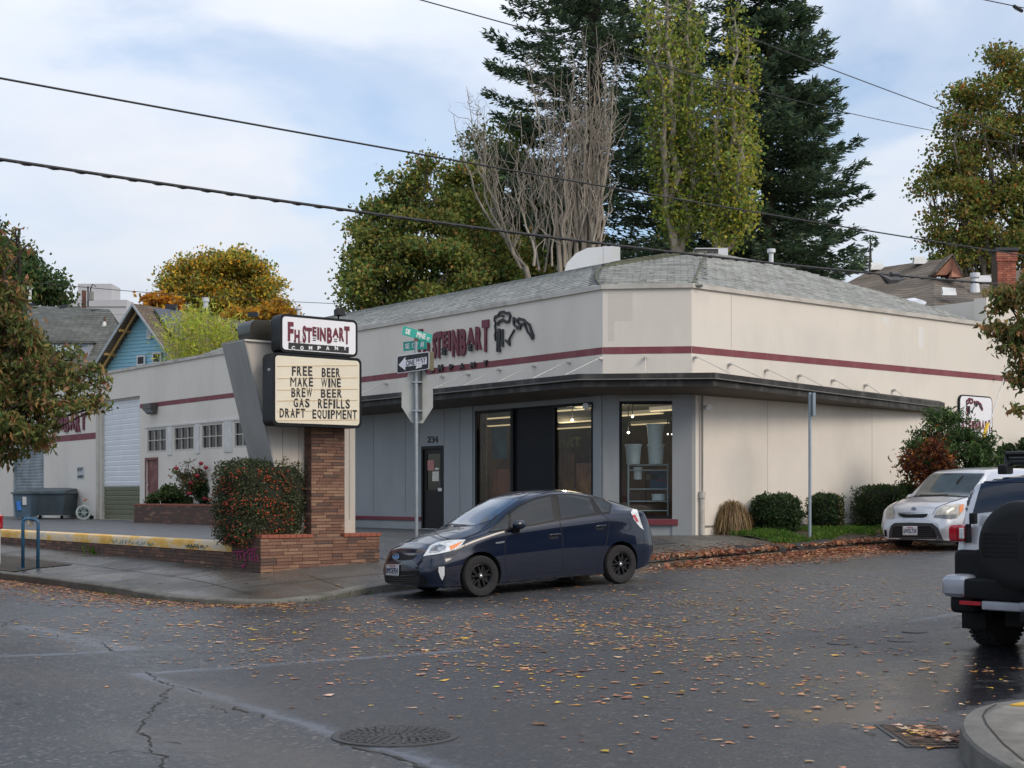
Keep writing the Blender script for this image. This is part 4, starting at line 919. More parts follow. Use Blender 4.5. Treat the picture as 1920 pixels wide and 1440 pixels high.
for x0, x1, y0, y1, c_, lab in ((896, 912, 768, 955, (.32, .23, .13), 'tan curtain hanging at the left edge of the wide shop window'), (918, 958, 880, 960, (.30, .10, .05), 'rust coloured poster low behind the left shop window'), (922, 950, 800, 860, (.03, .10, .12), 'dark teal poster behind the left shop window'), (1042, 1075, 850, 935, (.34, .15, .05), 'orange poster low behind the right light of the shop window'), (1080, 1108, 868, 930, (.28, .12, .05), 'brown poster beside the orange one in the shop window')):
    a0, a1, zb, zt = Pi.rect(x0, y0, x1, y1); g = G(); Pi.box(g, a0, a1, zb, zt, 0, .02); o = g.build('curtain' if 'curtain' in lab else 'poster', M('pst%d' % x0, c_, .8, var=.6, scale=5, stretch=(1, 1, .5)), org=(21.35, a1, zb)); tag(o, lab, 'curtain' if 'curtain' in lab else 'poster')
o = None; g = G(); Pi.text(g, 'ART', 1048, 820, 1090, 838, .02, .03); o = g.build('window_letters', M('sign_gold', (.30, .22, .04), .6), org=(21.35, 24, 3)); tag(o, 'dull gold letters ART behind the right light of the shop window', 'lettering')
# merchandise racks deeper in the room
r2 = random.Random(3)
for k, (u, v, l) in enumerate(((24.5, 27.2, 3.5), (26.5, 29.8, 4), (23.5, 31.5, 3))):
    T = thing('display_rack', 'long low rack of goods in the dark middle of the shop', 'display rack', (u, v, .8), group='merchandise racks inside the shop')
    g = G(); g.box((u-.3, v-l/2, .8), (u+.3, v+l/2, 1.0)); g.box((u-.03, v-l/2, 1.0), (u+.03, v+l/2, 2.2)); g.build('frame', M('rack_brown', (.10, .06, .03), .7), T)
    mats = [M('goods_orange', (.45, .14, .03), .6), M('goods_tan', (.35, .25, .12), .6), M('goods_green', (.03, .12, .10), .6), M('goods_white', (.4, .4, .38), .6)]
    for j in range(14):
        vv = v-l/2+.1+j*(l-.2)/14; h = r2.uniform(.2, .9); g = G(); g.box((u-.28, vv, 1.01), (u-.05, vv+l/16, 1.01+h)); g.build('goods', mats[r2.randrange(4)], T)

# ================================================================ SIGN PYLON
PB = Pl((0, 21.0), (1, 0), (0, 1)); PS = Pl((11.37, 0), (0, 1), (1, 0))
uL = PB.hit(489, 1040)[0]; uRt = PB.hit(711, 1040)[0]
zb0 = float(walk_z(uL, 21.0))-.1
ztL = PB.hit(489, 1016)[1]; ztR = PB.hit(711, 996)[1]; ztop = ztR-.03
ztl = PB.hit(470, 1012)[1]
PY = thing('sign_pylon', 'brick and cream stucco sign pylon with slanted grey left side', 'sign pylon', (uL, 21.0, zb0+.1))
bmats = [M('brick_a', (.20, .105, .068), .85, var=.2, scale=20, bump=.3, bscale=60), M('brick_b', (.155, .078, .052), .85, var=.2, scale=20, bump=.3, bscale=60), M('brick_c', (.25, .145, .092), .85, var=.2, scale=20, bump=.3, bscale=60), M('brick_d', (.10, .06, .045), .85, var=.25, scale=20, bump=.3, bscale=60)]
mort = M('mortar', (.085, .065, .05), .95, var=.2, scale=12)
_bm = {}
def brick(parent, P, a, z, ln, ht, dep0, mi, pro=.012, name='brick'):
    """brick object sharing mesh data; P plane, a start along plane, sits proud of the mortar"""
    key = (round(ln, 2), round(ht, 3), mi, P is PS or P.d[1] == 1)
    if key not in _bm:
        g = G(); L_ = round(ln, 2)
        if key[3]: g.box((-.06, .003, .004), (.0, L_-.003, ht-.004))
        else: g.box((.003, -.0, .004), (L_-.003, .06, ht-.004))
        me = bpy.data.meshes.new('brick'); me.from_pydata(g.v, [], g.f); me.materials.append(bmats[mi]); _bm[key] = me
    o = bpy.data.objects.new(name, _bm[key]); COL.objects.link(o); o.parent = parent
    p = P.pt(a, z, dep0-pro-random.random()*.006 + (.06 if key[3] else 0)) - ORG[parent.name]; o.location = p; return o
BR = []
def brickwall(parent, P, a0, a1, z0, z1, dep0, ch=.054, ln=.30, rowoff=0, mi_w=(4, 4, 3, 1.3), avoid=None, lim=None, offset=0):
    r = 0; z = z0; rows = int(round((z1-z0)/ch)); ch = (z1-z0)/rows
    for r in range(rows):
        a = a0; first = True
        while a < a1-.02:
            l = random.choice((.2, .28, .3, .3, .36)) if not first else random.choice((.1, .16, .24, .3)); first = False; l = min(l, a1-a)
            if a1-a-l < .07: l = a1-a
            zz = z0+r*ch
            if not (avoid and avoid(a, a+l, zz, zz+ch)):
                BR.append((parent, P, a, zz, l, ch, dep0, random.choices(range(4), mi_w)[0]))
            a += l
# base
wing = 1.0; dpt = .75
g = G(); g.box((uL, 21.0, zb0-.3), (uRt, 21.0+dpt, ztop-.05)); g.box((uL, 21.0+dpt, zb0-.3), (uL+.30, 21.0+wing, ztop-.05)); base = g.build('base', mort, PY)
PSb = Pl((uL, 0), (0, 1), (1, 0))
brickwall(PY, PB, uL-.012, uRt, zb0, ztop-.06, 0); brickwall(PY, PSb, 21.0, 21.0+wing, zb0, ztop-.06, 0, mi_w=(.3, 1, 0, 7))
PRb = Pl((uRt, 0), (0, 1), (-1, 0))
g = G(); capm = M('brick_cap', (.28, .085, .05), .8, var=.2, scale=20)
a = PB.hit(644, 998)[0]; k = a
while k < uRt+.01:
    g = G(); g.box((k+.004, 20.97, ztop-.055), (min(k+.11, uRt+.03)-.004, 21.0+.35, ztop)); g.build('cap_brick', capm, PY); k += .11
k = PB.hit(489, 1000)[0]-.0
while k < PB.hit(584, 1000)[0]:
    g = G(); g.box((k+.004, 20.97, ztop-.055), (k+.106, 21.0+.3, ztop)); g.build('cap_brick', capm, PY); k += .11
# column
PCo = Pl((0, 21.12), (1, 0), (0, 1)); c0 = PCo.hit(584, 900)[0]; c1 = PCo.hit(646, 900)[0]; zc1 = PCo.hit(615, 780)[1]
g = G(); g.box((c0, 21.12, ztop-.3), (c1, 21.5, zc1)); g.build('column', mort, PY)
brickwall(PY, PCo, c0-.012, c1, ztop-.055, zc1, 0); PCs = Pl((c0, 0), (0, 1), (1, 0)); brickwall(PY, PCs, 21.12, 21.34, ztop-.055, zc1, 0, mi_w=(1, 3, .3, 4))
# cream slab with slanted left end
PF = Pl((0, 21.34), (1, 0), (0, 1)); f = lambda x, y: PF.hit(x, y)
pts = [f(460, 640), f(513, 862), f(540, 975), f(666, 1000), f(666, 640)]; pts[3] = (pts[4][0], ztop-.2); zz = ztop-.2; t_ = (pts[1][0]-pts[0][0])/(pts[1][1]-pts[0][1]); pts[2] = (pts[0][0]+t_*(zz-pts[0][1]), zz)
pts[1] = ((pts[0][0]+pts[2][0])/2, (pts[0][1]+pts[2][1])/2); pts[4] = (pts[4][0], pts[0][1])
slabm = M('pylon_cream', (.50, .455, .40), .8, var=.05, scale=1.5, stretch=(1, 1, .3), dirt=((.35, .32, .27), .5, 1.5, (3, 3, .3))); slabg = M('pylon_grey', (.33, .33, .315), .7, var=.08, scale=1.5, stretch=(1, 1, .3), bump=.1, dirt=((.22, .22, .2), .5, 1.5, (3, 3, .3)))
g = G(); n = 5; dd = .78; Q = [Vector((a, 21.34, z)) for a, z in pts]; R_ = [q+Vector((0, dd, 0)) for q in Q]
g.mesh(Q+R_, [(0, 1, 2, 3, 4), (9, 8, 7, 6, 5), (2, 3, 8, 7), (3, 4, 9, 8), (4, 0, 5, 9)], 0); g.build('panel', slabm, PY)
g = G(); g.mesh([Q[0], Q[1], Q[2], R_[2], R_[1], R_[0]], [(0, 1, 2, 3, 4, 5)]); 
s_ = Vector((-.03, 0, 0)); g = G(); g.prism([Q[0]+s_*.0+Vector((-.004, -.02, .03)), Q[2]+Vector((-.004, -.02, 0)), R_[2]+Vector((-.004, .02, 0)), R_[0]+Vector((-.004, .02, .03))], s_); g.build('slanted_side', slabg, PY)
g = G(); g.box((Q[0].x-.03, 21.30, Q[0].z+.003), (Q[4].x+.01, 21.34+dd+.03, Q[0].z+.035)); g.build('coping', trimc, PY)
for px in (530, 560, 655): a = f(px, 850)[0]; g = G(); g.box((a-.004, 21.335, 1.2), (a+.004, 21.34, Q[0].z)); g.build('panel_joint', M('joint_grey', (.22, .2, .17)), PY)
# graffito on the shaded end
pk = M('graffiti_pink', (.42, .02, .16), .7, var=.3, scale=30)
g = G(); 
def gr(pxs, w_=.02): 
    P_ = [PSb.hit(*p) for p in pxs]; stroke(g, P_, w_, PSb.pt(0, 0, -.03), (0, 1, 0), (0, 0, 1), (-1, 0, 0), .003)
gr([(440, 1035), (458, 1034)]); gr([(448, 1034), (449, 1052)]); gr([(459, 1030), (464, 1058), (462, 1040), (470, 1032)]); gr([(470, 1040), (476, 1034), (476, 1052), (470, 1044)], .025); gr([(480, 1032), (481, 1055), (486, 1040), (487, 1054)]); gr([(455, 1061), (463, 1059), (458, 1065)]); gr([(466, 1028), (475, 1031), (485, 1028)], .015); gr([(452, 1038), (456, 1048)], .03)
tag(g.build('graffito', pk, org=(uL, 21.3, .6)), 'magenta spray-painted scrawl on the shaded end of the brick base', 'graffiti')
# marquee cabinets
def cabinet(name, label, cat, x0, y0, x1, y1, vf, th_, fm, edge=.05, rpx=9):
    Pc = Pl((0, vf), (1, 0), (0, 1)); a0, a1, z0, z1 = Pc.rect(x0, y0, x1, y1); T = thing(name, label, cat, (a0, vf, z0))
    r = .10; g = G(); pr = rrect(a0, z0, a1, z1, r); g.prism([(x, vf, z) for x, z in pr], (0, th_, 0)); g.build('cabinet', M('cabinet_black', (.007, .009, .011), .45, spec=.25), T, smooth=True, auto=True)
    g = G(); pr = rrect(a0+edge, z0+edge, a1-edge, z1-edge, r*.6); g.prism([(x, vf-.006, z) for x, z in pr], (0, .012, 0)); fc = g.build('sign_face', fm, T); return T, Pc, (a0, a1, z0, z1), fc
facem = M('marquee_cream', (.72, .66, .52), .45, var=.04, scale=1.2, emit=None, dirt=((.6, .45, .25), .25, 2, (1, 1, 3)))
vm = 20.78
T1, P1m, R1, F1 = cabinet('marquee_sign', 'cream marquee letter board with five lines of black letters on the pylon', 'marquee', 511, 666, 678, 800.5, vm, .34, facem)
tr = M('marquee_track', (.62, .47, .28), .5)
for y in (685, 708, 729.5, 750, 769.5, 787): g = G(); P1m.stroke(g, [(519, y+1.5), (670, y)], .012, .006, .006); g.build('letter_track', tr, T1)
kb = M('letter_black', (.014, .014, .016)); ROWS = [('FREE', 547, 687, 585, 704.5), ('BEER', 603, 690, 637, 707), ('MAKE', 544, 707.5, 586.5, 724.5), ('WINE', 602, 709.5, 638.5, 726), ('BREW', 546, 727.5, 584.5, 744.5), ('BEER', 601.5, 729, 640.5, 745.5), ('GAS', 550, 747, 580, 763.5), ('REFILLS', 596, 748, 655.5, 765.5), ('DRAFT', 524, 765.5, 571.5, 782.5), ('EQUIPMENT', 585.5, 768, 668.5, 785)]
for wd_, x0, y0, x1, y1 in ROWS:
    vals = {'I': .45, 'W': 1.35, 'M': 1.3, 'E': .9, 'F': .85, 'L': .8}
    wts = [vals.get(c, 1.) for c in wd_]; tot = sum(wts)+.28*(len(wd_)-1); x = x0
    for c, w_ in zip(wd_, wts):
        wpx = (x1-x0)*w_/tot; g = G(); dy = random.uniform(-.3, .3); P1m.text(g, c, x, y0+dy+(x-x0)*.012, x+wpx, y1+dy+(x-x0)*.012, .004, .022 if c not in 'MW' else .0, d0=.008); g.build('letter', kb, T1); x += wpx+(x1-x0)*.28/tot
g = G(); a, z = PSb.hit(504, 686); g.box((R1[0]-.004, vm+.08, R1[3]-.30), (R1[0]+.002, vm+.16, R1[3]-.26)); g.build('label', M('paper_grey', (.45, .46, .46)), T1)
T2, P2m, R2, F2 = cabinet('store_sign', 'white rounded sign box with maroon store name above the marquee', 'store sign', 525, 594, 670.5, 665, vm, .30, M('sign_white', (.78, .78, .80), .4, var=.03, scale=1), .045)
def c3(x, y): return 400+x*.38889, 560+y*.38889
def sl(ch, x0, y0, x1, y1, mat=lm, off=.06): g = G(); a = c3(x0, y0); b = c3(x1, y1); P2m.text(g, ch, a[0], a[1], b[0], b[1], .006, off*.75, d0=.008); g.build('letter', mat, T2)
for ch, x0, y0, x1, y1 in (('F', 358, 112, 385, 205), ('.', 386, 200, 391, 207), ('H', 390, 150, 415, 212), ('.', 418, 205, 423, 212), ('S', 429, 130, 446, 214), ('T', 447, 140, 474, 212), ('E', 477, 136, 496, 182), ('I', 500, 138, 509, 198), ('N', 513, 140, 541, 206), ('B', 547, 140, 571, 216), ('A', 573, 142, 604, 188), ('R', 606, 140, 629, 206), ('T', 630, 134, 655, 220)): sl(ch, x0, y0, x1, y1)
g = G(); a = c3(361, 222); b = c3(652, 253); r = P2m.rect(*a, *b); P2m.box(g, r[0], r[1], r[2], r[3], -.009, -.006); g.build('company_bar', kb, T2)
wl_ = M('letter_white', (.75, .75, .75), .5)
for k, ch in enumerate('COMPANY'): x = 376+k*41.5; sl(ch, x, 228+k*.3, x+16, 247+k*.3, wl_, .05)
for cx_, cy_ in ((486, 197), (588, 202)):
    g = G()
    for dy in (-5, 5): P2m.stroke(g, [c3(cx_-8, cy_+dy), c3(cx_-2, cy_+dy-3), c3(cx_+2, cy_+dy+1), c3(cx_+8, cy_+dy-3)], .012, .005, .008)
    g.build('squiggle', kb, T2)
# second cabinet behind, seen from its side, and floodlight on top
Pb2 = Pl((0, 21.6), (1, 0), (0, 1)); a0, a1, z0, z1 = Pb2.rect(461, 603, 540, 640); g = G(); z0 = Q[0].z+.036; pr = rrect(a0, z0-.0, a1, z1, .14); g.prism([(x, 21.45, z) for x, z in pr], (0, .45, 0))
o = g.build('rear_sign_cabinet', M('cabinet_bronze', (.025, .024, .018), .35, var=.5, scale=2), org=(a0, 21.45, z0), smooth=True, auto=True); tag(o, 'dark rounded back of a second sign cabinet on the pylon top', 'sign cabinet')
p = Pb2.hit(598, 594); u_, z_ = p; T = thing('floodlight', 'small black floodlight on a stem above the white sign box', 'floodlight', (u_, 21.0, R2[3]))
g = G(); g.tube([(u_, 20.95, R2[3]-.02), (u_, 20.95, R2[3]+.1)], .015, 6); g.build('stem', dark, T); g = G(); g.mesh([(u_-.09, 20.8, R2[3]+.07), (u_+.06, 20.8, R2[3]+.06), (u_+.06, 20.86, R2[3]+.2), (u_-.09, 20.86, R2[3]+.2), (u_-.06, 21.0, R2[3]+.07), (u_+.04, 21.0, R2[3]+.07), (u_+.04, 21.0, R2[3]+.17), (u_-.06, 21.0, R2[3]+.17)], [(0, 1, 2, 3), (7, 6, 5, 4), (0, 3, 7, 4), (1, 5, 6, 2), (3, 2, 6, 7), (0, 4, 5, 1)]); g.build('lamp_head', dark, T)

# ================================================================ LOW WALL WITH YELLOW COPING
LW = thing('low_brick_wall', 'low brick wall with rounded yellow painted coping beside the sidewalk', 'low wall', (11.37, 22.0, .6))
zy1 = .83; zy0 = .655; vend = 62
g = G(); g.box((uL+.02, 22.02, -.2), (uL+.30, vend, zy0-.004)); g.build('core', mort, LW)
PSw = Pl((uL+.02, 0), (0, 1), (1, 0)); brickwall(LW, PSw, 22.02, 40, .22, zy0-.004, 0, ch=.0605, mi_w=(.8, 2, .1, 6))
yel = bpy.data.materials.new('coping_yellow'); yel.use_nodes = True; nt = yel.node_tree; L = nt.links; p_ = nt.nodes['Principled BSDF']; p_.inputs['Roughness'].default_value = .7
tc = N(nt, 'ShaderNodeTexCoord'); mp = N(nt, 'ShaderNodeMapping'); mp.inputs['Scale'].default_value = (1, .5, 1); L.new(tc.outputs['Object'], mp.inputs[0])
n1 = N(nt, 'ShaderNodeTexNoise', inp={'Scale': 2.6, 'Detail': 7, 'Roughness': .7}); L.new(mp.outputs[0], n1.inputs['Vector'])
r1 = ramp(nt, n1.outputs[0], [(.34, (.55, .29, .04)), (.47, (.66, .39, .07)), (.53, (.66, .50, .30)), (.66, (.50, .45, .36)), (.74, (.25, .2, .12))]); L.new(r1.outputs[0], p_.inputs['Base Color'])
prof = [(-.03, zy0), (-.03, zy1-.07), (0.0, zy1-.015), (.06, zy1), (.26, zy1), (.32, zy1-.03), (.32, zy0)]
v = 22.02
while v < vend:
    v2 = min(v+2.42, vend); g = G(); g.prism([(uL+.02+x, v+.004, z) for x, z in prof], (0, v2-v-.008, 0)); g.build('coping_stone', yel, LW, smooth=True, auto=True); v = v2
gm_ = [M('graffiti_black', (.02, .03, .04), .7), M('graffiti_teal', (.08, .28, .28), .7), M('graffiti_white', (.5, .48, .42), .7)]
def scrawl(px0, px1, seed, mat, w_, name='graffito'):
    rr = random.Random(seed); g = G(); PSg = Pl((uL-.01, 0), (0, 1), (1, 0)); a0 = PSg.hit(px0, 1010)[0]; a1 = PSg.hit(px1, 1010)[0]; n = int((a0-a1)/.1)+2
    for k in range(n):
        a = a0+(a1-a0)*k/n; pts = [(a+rr.uniform(-.05, .05), zy0+rr.uniform(.02, .1)) for _ in range(3)]; stroke(g, pts, w_, PSg.pt(0, 0, -.004), (0, 1, 0), (0, 0, 1), (-1, 0, 0), .003)
    return g.build(name, mat, org=(uL, a1, zy0))
tag(scrawl(352, 385, 1, gm_[0], .022), 'black spray scrawl on the yellow coping nearest the pylon', 'graffiti'); tag(scrawl(212, 290, 2, gm_[1], .02), 'faint teal scrawl on the middle of the yellow coping', 'graffiti'); tag(scrawl(346, 392, 5, gm_[1], .014), 'thin teal scrawl around the black scrawl on the coping', 'graffiti')
# planter wall by the building
Pp = Pl((19.0, 0), (0, 1), (1, 0)); pv1 = Pp.hit(252, 965)[0]; pv0 = Pp.hit(412, 960)[0]; PW = thing('brick_planter', 'long low brick planter against the white wall, left of the pylon', 'planter', (19.0, pv0, .75)); zpt = Pp.hit(330, 948)[1]
g = G(); g.box((19.0, pv0-4, .7), (19.25, pv1, zpt)); g.box((19.25, pv1-.25, .7), (20.75, pv1, zpt)); g.build('core', mort, PW)
brickwall(PW, Pp, pv0-3, pv1, .74, zpt, 0, ch=.066, mi_w=(.6, 2, .1, 6))
g = G(); g.box((18.97, pv0-4, zpt+.001), (19.3, pv1+.02, zpt+.05)); g.build('coping', M('brick_cap', (.28, .085, .05)), PW)
g = G(); g.box((19.25, pv0-4, .7), (20.75, pv1-.25, zpt-.06)); g.build('soil', verge_m, PW)
# bricks: nearest become parts of their own, the rest one joined part
cnt = {}
for b in BR: cnt.setdefault(b[0].name, []).append(b)
for nm, lst in cnt.items():
    par = lst[0][0]; lst.sort(key=lambda b: (b[1].pt(b[2], 0) - Vector((0, 0, 0))).length); lim = 300 if nm.startswith('sign_pylon') else (240 if nm.startswith('low') else 60)
    for b in lst[:lim]: brick(*b)
    gg = [G() for _ in bmats]; tot = G()
    for (pa, P, a, z, ln, ch, d0, mi) in lst[lim:]:
        q = .012+random.random()*.006
        P.box(tot, a+.003, a+ln-.003, z+.004, z+ch-.004, d0-q, d0+.02, mi)
    if tot.v: tag(tot.build('bricks', bmats, par), kind='stuff')
# ================================================================ STREET SIGNS, RACK, POLES
steel = M('galvanised', (.36, .40, .42), .45, metal=.55, var=.18, scale=6, dirt=((.2, .22, .23), .5, 4, (1, 1, 1)))
Ys = 24.6; b = at(781, 1010, Ys); ub, vb = UV(b.x, b.y); zg = float(walk_z(ub, vb))
SP = thing('sign_post', 'galvanised post carrying green street name blades, one way sign and stop sign seen from behind', 'sign post', (b.x, Ys, zg), world=True)
zt = at(780, 662, Ys).z; g = G(); g.tube([(b.x, Ys, zg-.1), (b.x-.01, Ys, at(781, 640, Ys).z)], .031, 12); g.build('post', steel, SP, smooth=True, auto=True)
def plate(pts, Yd0, th, name, mat, par):
    """vertical plate from pixel corners at given depths -> real solid plate"""
    P = [at(px, py, y) for px, py, y in pts]; n = (P[1]-P[0]).cross(P[-1]-P[0]).normalized(); 
    if n.y > 0: n = -n
    g = G(); g.prism([p for p in P], n*-th); return g.build(name, mat, par), P, n
# stop sign back (octagon), turned a little
ca = .60; e1 = Vector((cos(radians(12)), sin(radians(12)), 0)); cz_ = at(782, 745, Ys).z; oc_ = Vector((b.x+.01, Ys+.06, cz_)); R8 = .41
oct_ = [oc_+e1*(R8*cos(radians(22.5+45*k))*.97)+Vector((0, 0, 1))*(R8*1.28*sin(radians(22.5+45*k))*.98) for k in range(8)]
hh = (at(782, 697, Ys).z-at(782, 793, Ys).z)/2; ww = (at(811, 745, Ys).x-at(753, 745, Ys).x)/2/cos(radians(12)); k8 = .414
oct_ = [oc_+e1*(ww*x)+Vector((0, 0, hh*y)) for x, y in ((1, k8), (k8*.9, 1), (-k8*.9, 1), (-1, k8), (-1, -k8), (-k8*.9, -1), (k8*.9, -1), (1, -k8))]
oct_ = [oc_+e1*(ww*x)+Vector((0, 0, hh*y)) for x, y in ((1, .30), (.42, 1.15), (-.42, 1.15), (-1, .30), (-1, -.38), (-.36, -1.0), (.36, -1.0), (1, -.38))]
back = M('sign_back', (.40, .41, .39), .4, metal=.35, var=.15, scale=2, dirt=((.3, .27, .18), .6, 1.5, (1, 1, 1)))
nn_ = e1.cross(Vector((0, 0, 1))); g = G(); g.prism(oct_, -nn_*.004 if nn_.y < 0 else nn_*.004); g.build('stop_sign_back', back, SP)
g = G(); 
for zz in (cz_+.24*1.1, cz_-.235): g.box((b.x-.07, Ys-.035, zz-.012), (b.x+.10, Ys+.055, zz+.012))
g.build('bracket', steel, SP); g = G(); g.box((b.x+.06, Ys+.02, cz_-.39), (b.x+.10, Ys+.05, cz_+.47)); g.build('strut', M('strut_dark', (.09, .09, .085), .6), SP)
# one way sign
blk = M('sign_black', (.016, .018, .022), .35); whs = M('sign_white2', (.66, .68, .74), .4, var=.03)
y0, y1 = Ys-.10, Ys-.16
def pl3(x, y, t=0.): # position on the one-way plate (left end farther)
    k = (x-744)/(805-744); return at(x, y, Ys+.02-.22*k-t)
def ow(xs, ys): return [(x, y) for x, y in zip(xs, ys)]
P = [pl3(744.5, 667.5), pl3(804, 659.5), pl3(804.5, 692), pl3(744, 700.5)]
n = (P[1]-P[0]).cross(P[3]-P[0]).normalized(); n = n if n.y < 0 else -n
O1 = P[3]; ex = (P[2]-P[3]); W1 = ex.length; ex.normalize(); ey = (P[0]-P[3]); H1 = ey.length; ey.normalize()
g = G(); g.prism([O1+ex*x+ey*y for x, y in rrect(0, 0, W1, H1, .03)], -n*.004); owp = g.build('one_way_sign', whs, SP)
g = G(); g.prism([O1+ex*x+ey*y+n*.003 for x, y in rrect(.012, .012, W1-.012, H1-.012, .025)], -n*.002); g.build('sign_field', blk, owp)
g = G(); fx = W1/60; fy = H1/33
ar = [(3.2, 15.5), (16, 29), (16, 22.5), (55.5, 23.5), (55.5, 10), (16, 10.5), (16, 4)]; g.prism([O1+ex*(x*fx)+ey*(y*fy)+n*.006 for x, y in ar], -n*.002); g.build('arrow', whs, owp)
g = G(); put_text(g, 'ONE', O1+ex*(17.5*fx)+ey*(11.5*fy)+n*.008, ex, ey, n, 16*fx, 10.5*fy, .002, .012); put_text(g, 'WAY', O1+ex*(36*fx)+ey*(12.5*fy)+n*.008, ex, ey, n, 18*fx, 10.5*fy, .002, .012); g.build('lettering', blk, owp)
g = G(); g.prism([O1+ex*(x*fx)+ey*(y*fy)+n*.011 for x, y in ((36, 4), (47, 5.5), (46.5, 18.5), (36.5, 17.5))], -n*.001); stk = g.build('sticker', M('sticker_white', (.72, .72, .74), .5), owp)
g = G(); 
for q in range(9): x = 36.5+(q % 3)*4; y = 7+(q//3)*4.5; s_ = random.uniform(1, 2); g.prism([O1+ex*((x+a)*fx)+ey*((y+c_)*fy)+n*.013 for a, c_ in ((0, 0), (s_, .8), (s_*.8, 2.4), (.3, 1.6))], -n*.001)
g.build('sticker_marks', blk, owp)
g = G(); g.box((b.x+.16, Ys-.05, cz_+.62), (b.x+.29, Ys+.14, cz_+.97)); 
g = G(); P = [at(x, y, Y_) for x, y, Y_ in ((805, 660, Ys-.15), (813, 659, Ys+.1), (813, 695, Ys+.1), (805, 694, Ys-.15))]; g.prism(P, (.004, .006, 0)); g.build('second_sign_edge', M('sign_bronze', (.16, .14, .07), .4, metal=.3), SP)
# street name blades
grn = M('sign_green', (.015, .34, .27), .4, var=.05, scale=3)
def blade(name, c, txt, Y0, Y1, mat=grn):
    P = [at(c[0][0], c[0][1], Y0), at(c[1][0], c[1][1], Y1), at(c[2][0], c[2][1], Y1), at(c[3][0], c[3][1], Y0)]
    ex = P[2]-P[3]; ex.z *= 1; Wd = ex.length; ex.normalize(); ey = (P[0]-P[3]); Hd = ey.length; ey = Vector((0, 0, 1)); n = ex.cross(ey).normalized(); n = n if n.y < 0 else -n
    ey = n.cross(ex); ey = ey if ey.z > 0 else -ey
    g = G(); g.prism([P[3], P[3]+ex*Wd, P[3]+ex*Wd+ey*Hd, P[3]+ey*Hd], -n*.006); o = g.build(name, mat, SP)
    for t, x0, x1, h0, h1 in txt: g = G(); put_text(g, t, P[3]+ex*(x0*Wd)+ey*(h0*Hd)+n*.003, ex, ey, n, (x1-x0)*Wd, (h1-h0)*Hd, .003, .03); g.build('lettering', wl_, o)
    return o
blade('street_name_blade', ((756, 610.5), (811, 629), (808, 643.5), (753.5, 627)), (('SE', .09, .26, .2, .8), ('PINE', .48, .78, .2, .82), ('ST', .83, .93, .2, .55)), Ys-.15, Ys+.15)
blade('street_name_blade', ((759, 641.5), (802.5, 636.5), (800, 654), (756.5, 658.5)), (('SE', .08, .27, .22, .8), ('12', .38, .53, .22, .8), ('TH', .54, .64, .55, .8), ('AV', .74, .9, .22, .8)), Ys+.12, Ys-.1)
g = G(); q = at(781, 637, Ys); g.box((q.x-.04, Ys-.03, q.z-.03), (q.x+.02, Ys+.03, q.z+.03)); g.build('bracket', M('bracket_brown', (.12, .08, .06), .6), SP)
# right hand post
Yp = 30.6; p = at(1518.5, 995, Yp); up, vp = UV(p.x, p.y); zg = float(walk_z(up, vp))
RP = thing('sign_post', 'slim grey post with a narrow sign seen edge-on, by the round bush', 'sign post', (p.x, Yp, zg), world=True)
g = G(); g.tube([(p.x, Yp, zg-.1), (p.x, Yp, at(1519, 736, Yp).z)], .033, 12); pm_ = M('post_bluegrey', (.30, .36, .40), .5, metal=.3, var=.1); g.build('post', pm_, RP, smooth=True, auto=True)
g = G(); g.box((p.x+.045, Yp-.12, at(1526, 780, Yp).z), (p.x+.10, Yp+.20, at(1526, 737, Yp).z)); g.build('sign_plate', pm_, RP)
# bike rack
Yb = 26.6; pl_, pr_ = at(43, 1066, Yb), at(71, 1070, Yb-.12); zl = float(walk_z(*UV(pl_.x, pl_.y))); zt = at(57, 972, Yb).z
BRk = thing('bike_rack', 'blue inverted U bike rack standing on the sidewalk', 'bike rack', (pl_.x, Yb, zl), world=True)
blue = M('rack_blue', (.015, .10, .20), .4, var=.15, scale=10, dirt=((.15, .12, .1), .5, 12, (1, 1, 1)))
x0, x1 = pl_.x, pr_.x; pts = [(x0, Yb, zl)]+[(x0+.08-.08*cos(a), Yb, zt-.08+.08*sin(a)) for a in np.linspace(0, pi/2, 6)]+[(x1-.08+.08*sin(a), Yb-.1, zt-.10+.08*cos(a)) for a in np.linspace(0, pi/2, 6)]+[(x1, Yb-.12, zl-.01)]
g = G(); g.tube(pts, .032, 12); g.build('hoop', blue, BRk, smooth=True)
for x, y in ((x0, Yb), (x1, Yb-.12)): g = G(); g.lathe([(.09, 0), (.09, .012)], (x, y, zl+.002), n=14); g.build('base_plate', blue, BRk)
g = G(); g.tube([(x0+.12, Yb-.04, zt-.02), (x0+.13, Yb-.06, zt-.12), (x0+.17, Yb-.05, zt-.16), (x0+.19, Yb-.03, zt-.04)], .016, 6); o = g.build('cable_lock', M('lock_tan', (.4, .3, .18), .5), world=True, org=(x0+.12, Yb, zt-.1)); tag(o, 'tan bike lock hanging from the blue rack', 'bike lock')
